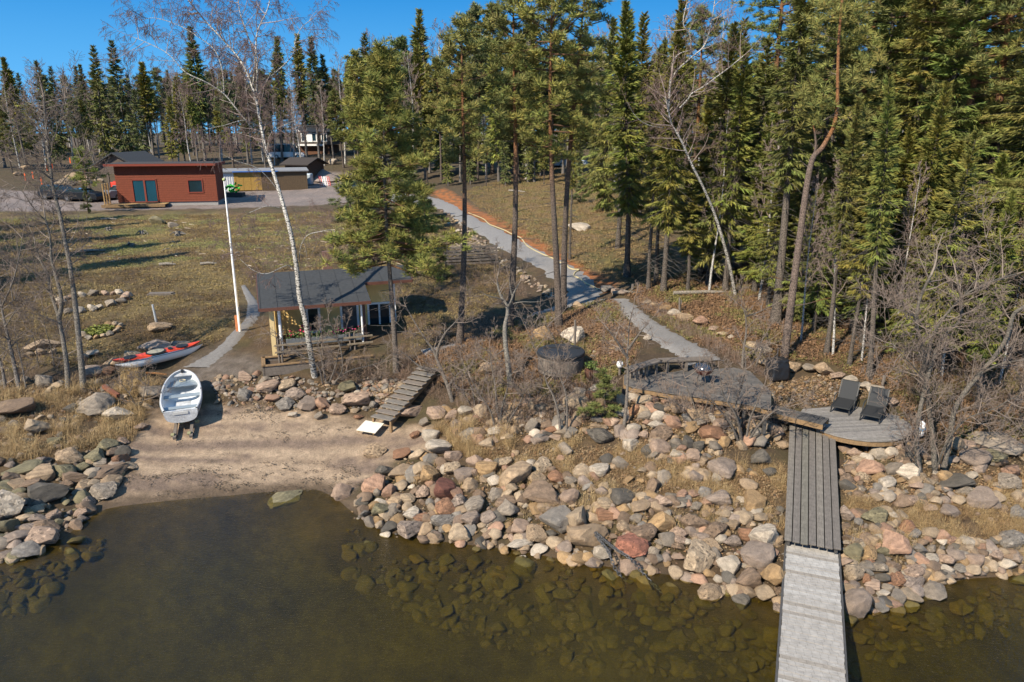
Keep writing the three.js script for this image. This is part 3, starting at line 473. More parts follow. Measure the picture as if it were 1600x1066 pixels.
// ---------- shore structures: dock, walkway, decks, steps ----------
{ // landing stage of cross planks
  const a = lev(1269.3, 850, 0.6), b = lev(1268.4, 1066, 0.6), d = b.clone().sub(a).normalize(), end = b.clone().addScaledVector(d, 3.2), L = end.clone().sub(a).length(), W = 1.30, turn = Math.atan2(-d.z, d.x);
  const c = thing('landing_stage', 'pale weathered landing stage of cross planks reaching out over the water', 'dock', a, turn), r = rng(31), st = 0.128;
  for (let i = 0, x = st / 2; x < L; x += st, i++) mesh('plank', box(st - 0.013, 0.035, W + (r() - 0.5) * 0.01, x, -0.018 + (r() - 0.5) * 0.012, (r() - 0.5) * 0.02, (r() - 0.5) * 0.014, 0, (r() - 0.5) * 0.05), [M.dock, M.dock, M.dockC, M.dock, M.dockC, M.dockB][Math.floor(r() * 6)], c);
  for (const s of [-1, 1]) { mesh('side_rail', box(L, 0.16, 0.05, L / 2, -0.08, s * (W / 2 + 0.027)), M.darkWood, c); mesh('beam', box(L, 0.2, 0.1, L / 2, -0.15, s * 0.45), M.darkWood, c); }
  for (let x = 2; x < L; x += 3) for (const s of [-1, 1]) mesh('pile', cyl(0.07, 0.07, 2.3, x, -2.5, s * 0.5, 10), M.steel, c);
}
{ // sloping walkway of seven long boards
  const a = lev(1269.3, 853, 0.80), b = lev(1269, 664, 1.93), d = b.clone().sub(a), L = d.length(), W = 1.44; d.normalize();
  const side = V(-d.z, 0, d.x).normalize(), up = side.clone().cross(d), c = thing('walkway', 'brown-grey sloping walkway of seven long boards from the round deck to the landing stage', 'walkway');
  c.position.copy(a); c.quaternion.setFromRotationMatrix(new THREE.Matrix4().makeBasis(d, up, side));
  const ms = [M.walkB, M.walk, M.walkC, M.walk, M.walkB, M.walk, M.walk], w = W / 7;
  for (let i = 0; i < 7; i++) mesh('board', rbox(L + (i % 3) * 0.03, 0.05, w - 0.022, 0.012, L / 2, 0.025, -W / 2 + (i + 0.5) * w), ms[i], c);
  for (const s of [-1, 1]) mesh('beam', box(L - 0.1, 0.16, 0.08, L / 2, -0.085, s * (W / 2 - 0.12)), M.darkWood, c);
  for (const x of [0.25, L * 0.5]) for (const s of [-1, 1]) mesh('support', box(0.1, 0.9, 0.1, x, -0.6, s * (W / 2 - 0.12)), M.darkWood, c);
}
const deckC = lev(1336, 657, 2.0);
{ // round sun deck
  const R = 1.74, c = thing('round_deck', 'round weathered timber deck above the walkway', 'deck', deckC, 0.12), circle = Array.from({ length: 48 }, (_, i) => [R * Math.cos(i / 48 * 2 * Math.PI), R * Math.sin(i / 48 * 2 * Math.PI)]), r = rng(32), st = 0.128;
  for (let z = -R; z < R; z += st) { let p = clipPoly(circle, 0, 1, z + st - 0.007); p = clipPoly(p, 0, -1, -z); if (p.length > 2) mesh('plank', prism(p, 0.04).translate(0, (r() - 0.5) * 0.006, 0), [M.deck, M.deckB, M.deckC][Math.floor(r() * 3)], c); }
  mesh('rim', [...Array.from({ length: 40 }, (_, i) => { const a = i / 40 * 2 * Math.PI, b = (i + 1) / 40 * 2 * Math.PI; return bar(V(Math.cos(a) * (R - 0.05), -0.13, Math.sin(a) * (R - 0.05)), V(Math.cos(b) * (R - 0.05), -0.13, Math.sin(b) * (R - 0.05)), 0.04, 0.16); })], M.newWoodB, c);
  for (let i = 0; i < 7; i++) mesh('pile', cyl(0.07, 0.07, 1.6, Math.cos(i * 0.9) * 1.3, -1.7, Math.sin(i * 0.9) * 1.3, 8), M.darkWood, c);
}
{ // long narrow platform joining terrace and deck
  const a = lev(1196, 640, 2.32), b = lev(1287, 667, 2.2), d = b.clone().sub(a), L = d.length(), turn = Math.atan2(-d.z, d.x), c = thing('boardwalk', 'dark narrow boardwalk with yellow sides between terrace and round deck', 'boardwalk', a, turn), r = rng(33);
  for (let x = 0.07; x < L; x += 0.14) mesh('plank', box(0.132, 0.035, 0.66, x, (r() - 0.5) * 0.006, -0.2, (r() - 0.5) * 0.01), [M.darkWood, M.darkWoodB][Math.floor(r() * 2)], c);
  for (const z of [0.1, -0.5]) mesh('side_beam', box(L, 0.17, 0.05, L / 2, -0.105, z), M.newWoodB, c);
  for (const x of [0.2, L * 0.5, L - 0.2]) mesh('support', box(0.1, 0.9, 0.1, x, -0.6, -0.2), M.darkWood, c);
}
{ // terrace of grey boards with a bench along its back
  const h = 2.8, P = (x, y) => lev(x, y, h), poly = [[975, 586], [1028, 573], [1110, 566], [1172, 580], [1205, 612], [1205, 640], [1170, 632], [1118, 624], [1060, 616], [990, 605], [975, 600]].map(([x, y]) => { const p = P(x, y); return [p.x, p.z]; });
  const cx = poly[0][0], cz = poly[0][1], c = thing('grey_terrace', 'weathered dark grey timber terrace with the fire bowl behind the boulders', 'terrace', V(cx, h, cz), 0), q = poly.map(([x, z]) => [x - cx, z - cz]), r = rng(34);
  const dx = q[7][0] - q[9][0], dz = q[7][1] - q[9][1], l = Math.hypot(dx, dz), nx = -dz / l, nz = dx / l, v = q.map(([x, z]) => x * nx + z * nz), lo = Math.min(...v), hi = Math.max(...v), mats = [wood([0.17, 0.155, 0.14]), wood([0.14, 0.13, 0.12]), wood([0.20, 0.18, 0.16])];
  for (let t = lo; t < hi; t += 0.135) { let p = clipPoly(q, nx, nz, t + 0.128); p = clipPoly(p, -nx, -nz, -t); if (p.length > 2) mesh('board', prism(p, 0.04, 'x').translate(0, (r() - 0.5) * 0.006, 0), mats[Math.floor(r() * 3)], c); }
  mesh('fascia', q.map((p, i) => { const e = q[(i + 1) % q.length]; return bar(V(p[0], -0.14, p[1]), V(e[0], -0.11, e[1]), 0.05, 0.12); }), M.newWoodB, c);
  mesh('support', q.map((p) => box(0.1, 1.3, 0.1, p[0] * 0.97, -0.85, p[1] * 0.97)), M.darkWood, c);
  for (const [x0, y0, x1, y1, lab] of [[982, 577, 1030, 563, 'short left'], [1030, 563, 1112, 560, 'long right']]) {
    const a = lev(x0, y0, h + 0.45), b = lev(x1, y1, h + 0.45), d = b.clone().sub(a), L = d.length(), bt = thing('bench', `weathered grey plank bench on the terrace, the ${lab} one of two`, 'bench', V(a.x, h, a.z), Math.atan2(-d.z, d.x));
    for (const z of [-0.1, 0.1]) mesh('seat_board', box(L, 0.06, 0.18, L / 2, 0.45, z), M.oldWood, bt);
    for (const x of [0.3, L / 2, L - 0.3]) for (const z of [-0.12, 0.12]) mesh('leg', box(0.1, 0.44, 0.07, x, 0.21, z), M.oldWood, bt);
    mesh('back_rail', box(L, 0.08, 0.05, L / 2, 0.30, -0.16), M.oldWood, bt);
  }
  // fire bowl with a shining lid
  const fp = lev(1098, 600, h), f = thing('fire_bowl', 'dark red kettle barbecue with a shining lid on the grey terrace', 'barbecue', fp);
  mesh('bowl', [lathe([[0.02, 0.32], [0.18, 0.36], [0.29, 0.46], [0.34, 0.58], [0.35, 0.60], [0.33, 0.6], [0.27, 0.5], [0.1, 0.4], [0.01, 0.38]], 24)], mat([0.10, 0.018, 0.014], { roughness: 0.35 }), f);
  const lid = mesh('lid', [lathe([[0.36, 0.605], [0.35, 0.66], [0.28, 0.76], [0.15, 0.82], [0.01, 0.84]], 24)], mat([0.16, 0.165, 0.17], { roughness: 0.15, metalness: 0.9 }), f); mesh('handle', [tubeG([V(-0.07, 0.83, 0), V(-0.05, 0.89, 0), V(0.05, 0.89, 0), V(0.07, 0.83, 0)], 0.012, 12)], M.black, lid);
  for (let i = 0; i < 3; i++) mesh('leg', [bar(V(Math.cos(i * 2.1) * 0.18, 0.4, Math.sin(i * 2.1) * 0.18), V(Math.cos(i * 2.1) * 0.33, 0, Math.sin(i * 2.1) * 0.33), 0.03)], M.black, f);
  mesh('side_handle', [bar(V(0.34, 0.6, 0), V(0.52, 0.58, 0.05), 0.03)], M.black, f);
}
{ // hot tub of upright staves with a black cover
  const p = G(876, 578), R = 0.86, c = thing('hot_tub', 'round wooden hot tub under a black cover', 'hot tub', p), r = rng(35);
  for (let i = 0; i < 52; i++) { const a = i / 52 * 2 * Math.PI, g = box(0.03, 0.72, 2 * Math.PI * R / 52 - 0.008, R, 0.36, 0).rotateY(a); mesh('stave', g, [M.oldWood, wood0, wood1][Math.floor(r() * 3)], c); }
  mesh('inner_wall', cyl(R - 0.03, R - 0.03, 0.68, 0, 0, 0, 40), M.darkWood, c);
  for (const y of [0.15, 0.55]) mesh('hoop', [new THREE.TorusGeometry(R + 0.02, 0.012, 5, 48).rotateX(Math.PI / 2).translate(0, y, 0)].map(clean), M.steel, c);
  mesh('cover', [lathe([[0, 0.86], [0.5, 0.85], [R + 0.02, 0.79], [R + 0.06, 0.76], [R + 0.06, 0.66], [R + 0.03, 0.655]], 40)], mat([0.022, 0.024, 0.028], { roughness: 0.6 }), c);
  mesh('cover', [box(R * 1.6, 0.05, 0.06, 0, 0.87, -0.1)], M.black, c);
}
{ // plank steps from the beach
  const a = lev(599, 652, 1.28), b = lev(668, 577, 2.3), d = b.clone().sub(a), L = Math.hypot(d.x, d.z), turn = Math.atan2(d.x, d.z) + Math.PI, c = thing('steps', 'flight of grey plank steps climbing from the beach', 'steps', a, turn), n = 11;
  for (let i = 0; i < n; i++) mesh('tread', rbox(0.92, 0.045, 0.36, 0.01, 0, d.y * i / (n - 1), -L * i / (n - 1)), [M.step, wood1, M.step][i % 3], c);
  for (const s of [-1, 1]) mesh('stringer', bar(V(s * 0.4, -0.12, 0.1), V(s * 0.4, d.y - 0.12, -L), 0.05, 0.16), M.newWoodB, c);
  for (const s of [-1, 1]) mesh('leg', box(0.08, 0.5, 0.08, s * 0.4, -0.28, 0.08), M.newWoodB, c);
  const q = G(565, 677), e = a.clone().add(V(0, -0.08, 0)), w = thing('ramp_board', 'white board leaning as a ramp at the foot of the steps', 'board', q.clone().lerp(e, 0.5).add(V(-0.06, 0.02, 0.12)), turn + 0.12);
  mesh('board', box(0.8, 0.03, 0.66, 0, 0, 0, 0, 0.2), mat([0.62, 0.58, 0.48]), w); mesh('batten', [box(0.05, 0.05, 0.66, -0.32, -0.04, 0, 0, 0.2), box(0.05, 0.05, 0.66, 0.32, -0.04, 0, 0, 0.2)], M.newWood, w);
}
// sun loungers
function lounger(px, py, turn, label) {
  const p = lev(px, py, 2.002), c = thing('sun_lounger', label, 'sun lounger', p, turn, 'sun loungers on the round deck'), W = 0.66, dark = mat([0.028, 0.03, 0.031], { roughness: 0.6 }), cloth = mat([0.032, 0.034, 0.036], { roughness: 0.9 });
  mesh('seat', rbox(W - 0.06, 0.03, 1.16, 0.012, 0, 0.30, 0), mat([0.018, 0.019, 0.02], { roughness: 0.85 }), c);
  const b = mesh('backrest', [bar(V(0, 0.30, -0.6), V(0, 0.98, -0.98), W - 0.06, 0.03)], cloth, c);
  mesh('back_frame', [bar(V(-W / 2, 0.28, -0.58), V(-W / 2, 1.0, -0.99), 0.04), bar(V(W / 2, 0.28, -0.58), V(W / 2, 1.0, -0.99), 0.04), bar(V(-W / 2, 1.0, -0.99), V(W / 2, 1.0, -0.99), 0.04)], dark, b);
  for (const s of [-1, 1]) { mesh('side_frame', bar(V(s * W / 2, 0.29, 0.6), V(s * W / 2, 0.29, -0.9), 0.045), dark, c); mesh('armrest', tubeG([V(s * (W / 2 + 0.04), 0.05, 0.0), V(s * (W / 2 + 0.05), 0.42, -0.08), V(s * (W / 2 + 0.05), 0.53, -0.3), V(s * (W / 2 + 0.04), 0.5, -0.68)], 0.022, 20), dark, c); for (const z of [0.5, -0.72]) mesh('leg', bar(V(s * (W / 2 - 0.02), 0.28, z), V(s * (W / 2 + 0.01), 0, z + 0.05), 0.04), dark, c); }
  mesh('cross_bar', [bar(V(-W / 2, 0.29, 0.59), V(W / 2, 0.29, 0.59), 0.04)], dark, c); c.scale.set(0.9, 0.82, 0.9);
}
lounger(1317, 640, -0.62, 'black sun lounger on the round deck, nearer the boardwalk');
lounger(1363, 653, -0.62, 'black sun lounger on the round deck, nearer the rope and float');

// ---------- boats ----------
function loft(sections, closeEnds) {   // sections: arrays of points, all of one length
  const p = [], id = [], n = sections[0].length; sections.forEach((s) => s.forEach((q) => p.push(q.x, q.y, q.z)));
  for (let i = 0; i < sections.length - 1; i++) for (let k = 0; k < n - 1; k++) { const a = i * n + k; id.push(a, a + n, a + 1, a + 1, a + n, a + n + 1); }
  if (closeEnds) for (const i of [0, sections.length - 1]) { const m = sections[i].reduce((s, q) => s.add(q), V()).multiplyScalar(1 / n), c = p.length / 3; p.push(m.x, m.y, m.z); for (let k = 0; k < n - 1; k++) id.push(c, i * n + k, i * n + k + 1); }
  const g = new THREE.BufferGeometry(); g.setAttribute('position', new THREE.Float32BufferAttribute(p, 3)); g.setIndex(id); g.computeVertexNormals(); return metreUV(g);
}
{ // white rowing boat hauled up on its rails
  const st = lev(283, 650, 1.35), bw = lev(287, 586, 1.75), d = bw.clone().sub(st), L = Math.min(4.6, d.length() * 0.88); d.normalize();
  const side = V(-d.z, 0, d.x).normalize(), up = side.clone().cross(d), c = thing('rowing_boat', 'white open rowing boat with grey thwarts hauled up on the beach', 'boat');
  c.position.copy(st).addScaledVector(up, -0.28); c.quaternion.setFromRotationMatrix(new THREE.Matrix4().makeBasis(d, up, side));
  const beam = (t) => 0.72 * Math.pow(clamp(1 - Math.pow(clamp((t - 0.30) / 0.70), 2.6)), 0.55) * (t < 0.3 ? 0.80 + 0.2 * Math.sin(t / 0.3 * Math.PI / 2) : 1), sheer = (t) => 0.52 + 0.16 * t * t, keel = (t) => 0.02 + 0.42 * Math.pow(clamp((t - 0.7) / 0.3), 2.4);
  const N = 26, K = 18, hull = (inset, floor) => Array.from({ length: N + 1 }, (_, i) => { const t = i / N * 0.995, b = Math.max(0.012, beam(t) - inset), y1 = sheer(t), y0 = Math.min(y1 - 0.05, keel(t) + (floor ? 0.09 : 0)); return Array.from({ length: K + 1 }, (_, k) => { const a = (k / K - 0.5) * Math.PI, e = 0.55; return V(t * L + (floor && i === 0 ? 0.05 : 0), y1 - (y1 - y0) * Math.pow(Math.cos(a), e), Math.sign(Math.sin(a)) * Math.pow(Math.abs(Math.sin(a)), 0.8) * b); }); });
  mesh('hull', loft(hull(0, false)), M.gel, c); mesh('inner_hull', loft(hull(0.055, true)), mat([0.62, 0.645, 0.655], { roughness: 0.35 }), c);
  const rim = (s) => Array.from({ length: N + 1 }, (_, i) => { const t = i / N * 0.995; return V(t * L, sheer(t) + 0.012, s * (beam(t) - 0.02)); });
  for (const s of [-1, 1]) mesh('gunwale', tubeG(rim(s), 0.045, 50, 8), M.gel, c);
  for (const s of [-1, 1]) mesh('fender_strip', tubeG(rim(s).map((p) => V(p.x, p.y - 0.05, p.z + s * 0.035)), 0.02, 50, 6), M.gelGrey, c);
  const tr = hull(0, false)[0].map((q) => new THREE.Vector2(q.z, q.y)), ts = new THREE.Shape(tr);
  const trs = mesh('transom', [clean(new THREE.ExtrudeGeometry(ts, { depth: 0.06, bevelEnabled: false })).rotateY(Math.PI / 2).translate(-0.03, 0, 0)], M.gel, c); mesh('name_plate', [box(0.02, 0.1, 0.5, -0.045, 0.42, 0)], mat([0.5, 0.49, 0.46]), trs);
  for (const [t, w] of [[0.16, 0.22], [0.47, 0.26]]) { const b = beam(t) - 0.06; mesh('thwart', rbox(w, 0.04, 2 * b, 0.012, t * L, 0.37, 0), M.gelGrey, c); }
  mesh('floor', [box(L * 0.34, 0.02, 0.6, L * 0.32, 0.125, 0)], M.gel, c);
  const tri = (t0, t1, y) => { const sh = new THREE.Shape(); for (let i = 0; i <= 8; i++) { const t = mix(t0, t1, i / 8); sh[i ? 'lineTo' : 'moveTo'](t * L, beam(t) - 0.06); } for (let i = 8; i >= 0; i--) { const t = mix(t0, t1, i / 8); sh.lineTo(t * L, -(beam(t) - 0.06)); } return clean(new THREE.ExtrudeGeometry(sh, { depth: 0.03, bevelEnabled: false }).rotateX(Math.PI / 2).translate(0, y, 0)); };
  mesh('bow_seat', [tri(0.70, 0.86, 0.44)], M.gelGrey, c); mesh('bow_deck', [tri(0.88, 0.985, 0.62)], M.gel, c);
  for (const s of [-1, 1]) mesh('oarlock', [cyl(0.018, 0.018, 0.12, 0.45 * L, 0.54, s * (beam(0.45) - 0.01), 8)], M.steel, c);
  mesh('bow_fitting', [box(0.1, 0.1, 0.1, L * 0.965, 0.70, 0)], M.black, c);
  const rope = mesh('anchor_rope', [tubeG(Array.from({ length: 16 }, (_, i) => V(L * 0.83 + Math.cos(i * 1.2) * 0.1, 0.47 + i * 0.002, Math.sin(i * 1.2) * 0.12)), 0.012, 60, 5)], mat([0.42, 0.38, 0.28]), c);
  // slipway rails under it
  const r0 = G(275, 690), r1 = G(300, 688);
  const t = thing('slipway', 'pair of timber slip rails with rollers under the white boat', 'slipway');
  [[G(273, 691), G(280, 640)], [G(299, 688), G(304, 640)]].forEach(([a, b]) => { const A = a.clone().add(V(0, 0.14, 0)), B = b.clone().add(V(0, 0.3, 0)).lerp(a, -0.25); B.y = b.y + 0.38; const rl = mesh('rail', bar(A, B, 0.11, 0.1), M.oldWood, t); const dir = B.clone().sub(A); for (const k of [0.05, 0.33]) mesh('roller', [cyl(0.07, 0.07, 0.12, 0, -0.06, 0, 10).rotateZ(Math.PI / 2).translate(A.x - 0.1, A.y + dir.y * k + 0.05, A.z + dir.z * k)], mat([0.2, 0.19, 0.1]), rl); for (const k of [0.1, 0.6]) mesh('block', box(0.12, 0.3, 0.12, A.x + dir.x * k, A.y + dir.y * k - 0.2, A.z + dir.z * k), M.darkWood, t); });
}
function kayak(p0, p1, label, deckCol, hullM, roll) {
  const a = lev(...p0), b = lev(...p1), d = b.clone().sub(a), L = d.length(), c = thing('kayak', label, 'kayak', a.clone().lerp(b, 0.5), Math.atan2(-d.z, d.x)); d.normalize();
  const N = 40, w = (t) => 0.27 * Math.pow(Math.sin(clamp(t * 0.985 + 0.0075) * Math.PI), 0.8), y1 = (t) => 0.22 + 0.16 * Math.pow(Math.abs(t - 0.5) * 2, 2.5);
  const sec = (top) => Array.from({ length: N + 1 }, (_, i) => { const t = i / N, b2 = Math.max(0.008, w(t)), y = y1(t); return Array.from({ length: 11 }, (_, k) => { const f = k / 10 * 2 - 1; return V((t - 0.5) * L, top ? y + (0.10 * Math.pow(1 - f * f, 0.7)) * (b2 / 0.27) : y - (y - 0.10 * Math.pow(Math.abs(t - 0.5) * 2, 3)) * Math.pow(1 - f * f, 0.6) * Math.min(1, b2 * 6), f * b2); }); });
  const rot = new THREE.Group(); c.rotation.order = 'YXZ'; c.rotation.x = roll;
  mesh('hull', loft(sec(false)), hullM, c); mesh('deck', loft(sec(true)), mat(deckCol, { roughness: 0.32 }), c);
  for (const s of [-1, 1]) mesh('seam', tubeG(Array.from({ length: N + 1 }, (_, i) => V((i / N - 0.5) * L, y1(i / N), s * (w(i / N) + 0.002))), 0.012, 60, 5), M.black, c);
  const ov = (x, rx, rz, y, m, n) => mesh(n, [clean(new THREE.CylinderGeometry(1, 1, 0.03, 24).scale(rx, 1, rz).translate(x, y, 0))], m, c);
  ov(-0.1, 0.42, 0.2, 0.335, M.black, 'coaming'); ov(-0.1, 0.36, 0.16, 0.345, mat([0.28, 0.26, 0.2]), 'cockpit');
  ov(-0.32 * L, 0.3, 0.13, 0.33, M.black, 'hatch_cover'); ov(0.28 * L, 0.27, 0.13, 0.335, M.black, 'hatch_cover'); ov(0.14 * L, 0.1, 0.09, 0.335, M.black, 'hatch_cover');
  return c;
}
kayak([177, 583, 1.85], [311, 537, 2.3], 'red sea kayak lying behind the white-hulled one by the boulders', [0.68, 0.065, 0.02], mat([0.55, 0.05, 0.02], { roughness: 0.35 }), 0.28);
kayak([186, 591, 1.72], [320, 541, 2.2], 'blue-decked white sea kayak lying in front of the red one', [0.07, 0.13, 0.20], mat([0.70, 0.69, 0.66], { roughness: 0.35 }), -0.55);

// ---------- boulders ----------
function rockGeo(seed, det, cuts, round = 0.0, crease = 0.42) {
  const r = rng(seed), g0 = new THREE.IcosahedronGeometry(1, det); g0.deleteAttribute('normal'); g0.deleteAttribute('uv');
  const g = mergeVertices(g0, 1e-4), p = g.attributes.position, pl = [], v = V();
  for (let i = 0; i < cuts; i++) { const n = V(r() * 2 - 1, (r() * 2 - 1) * 0.85, r() * 2 - 1).normalize(); pl.push([n, 0.42 + r() * 0.36]); }
  const o = r() * 50;
  for (let i = 0; i < p.count; i++) {
    v.fromBufferAttribute(p, i); v.multiplyScalar(1 + 0.13 * n3(v.x * 1.1 + o, v.y * 1.1, v.z * 1.1));
    for (const [n, d] of pl) { const e = v.dot(n) - d; if (e > 0) v.addScaledVector(n, -e * (0.94 - round)); }
    const k = 1 + 0.022 * n3(v.x * 5 + o, v.y * 5, v.z * 5) + 0.05 * n3(v.x * 2.2, v.y * 2.2 + o, v.z * 2.2);
    p.setXYZ(i, v.x * k, v.y * k, v.z * k);
  }
  g.computeVertexNormals(); let q = crease ? toCreasedNormals(g, crease) : g.toNonIndexed(); q.computeBoundingBox(); const b = q.boundingBox, sz = b.getSize(V()), c = b.getCenter(V()); q.translate(-c.x, -c.y, -c.z); q.scale(2 / sz.x, 2 / sz.y, 2 / sz.z);
  return metreUV(q, 'x', r() * 4, 0.3);
}
const ROCKS = [...Array.from({ length: 9 }, (_, i) => rockGeo(100 + i, 6, 10 + i % 4 * 2, 0.0)), ...Array.from({ length: 5 }, (_, i) => rockGeo(150 + i, 6, 9, 0.22, 0.9))];
const TONES = {
  pink: [0.448, 0.314, 0.223], salmon: [0.448, 0.269, 0.175], grey: [0.326, 0.267, 0.203], 'dark grey': [0.144, 0.124, 0.098], white: [0.550, 0.461, 0.354], beige: [0.471, 0.352, 0.229], ochre: [0.446, 0.286, 0.138],
  brown: [0.262, 0.178, 0.115], rust: [0.332, 0.173, 0.094], mauve: [0.344, 0.263, 0.203], 'dark red': [0.181, 0.070, 0.047], greenish: [0.238, 0.204, 0.115], 'blue-grey': [0.285, 0.249, 0.207], red: [0.384, 0.158, 0.099], tan: [0.426, 0.301, 0.185],
};
const TT = [speck, band, lichen], rockM = {};
const rockMat = (t, k) => rockM[t + k] ??= mat(TONES[t], { map: TT[k], bumpMap: TT[k], bumpScale: 0.035, roughness: 0.88 });
const MARKS = [['the white rowing boat', 286, 620], ['the plank steps', 630, 615], ['the red kayak', 240, 560], ['the cottage planter', 450, 580], ['the dark red block', 697, 768], ['the long striped boulder', 802, 747], ['the mooring chain', 950, 855], ['the walkway', 1268, 760], ['the landing stage', 1268, 960], ['the round deck', 1336, 660], ['the grey terrace', 1090, 600], ['the hot tub', 876, 565], ['the big alder on the right', 1452, 740], ['the sandy beach', 400, 720], ['the dark mossy boulder', 938, 682], ['the bare alders on the left', 115, 600], ['the large pale boulder at the left edge', 13, 790], ['the boardwalk', 1240, 652], ['the leaning pine', 1226, 555]];
function where(x, y) {
  let best = null, bd = 1e9; for (const m of MARKS) { const d = Math.hypot(x - m[1], (y - m[2]) * 1.4); if (d < bd) { bd = d; best = m; } }
  const dx = x - best[1], dy = (y - best[2]) * 1.3, s = Math.abs(dx) > Math.abs(dy) ? (dx > 0 ? 'right of' : 'left of') : (dy > 0 ? 'in front of' : 'behind');
  return s + ' ' + best[0];
}
const placed = []; let rk = 0;
function boulder(x, y, w, h, tone, label, o = {}) {      // centre and size in the picture; the stone rests on the ground there
  const r = rng(900 + rk * 7 + x * 3), g = G(x, y + h * 0.32), zd = depthOf(g), sx = w / 2 / FOC * zd, sy = h / 2 / FOC * zd * (o.flat ? 0.72 : 0.92);
  const rg = o.rg ?? ROCKS[Math.floor(r() * ROCKS.length)], k = o.tex ?? (tone === 'white' ? Math.floor(r() * 2) : Math.floor(r() * 3)), m = new THREE.Mesh(rg, rockMat(tone, k));
  m.castShadow = m.receiveShadow = true; m.name = numbered('boulder'); scene.add(m);
  const sz = sx * (0.75 + r() * 0.3); m.scale.set(sx, sy * (0.92 + 0.1 * r()), sz); m.position.set(g.x, H(g.x, g.z - sz * 0.4) + sy * (o.sink ?? 0.62), g.z - sz * 0.4);
  m.rotation.set((r() - 0.5) * 0.3, (r() < 0.5 ? Math.PI : 0) + (r() - 0.5) * 0.9, (r() - 0.5) * 0.3 + (o.tilt ?? 0));
  m.userData.category = 'boulder'; placed.push([x, y, w / 2, h / 2]); rk++;
  const size = w > 42 ? 'big ' : w < 20 ? 'small ' : '', lab = label ?? `${size}${tone} boulder ${where(x, y)}`;
  auto(m, lab, m.position); return m;
}
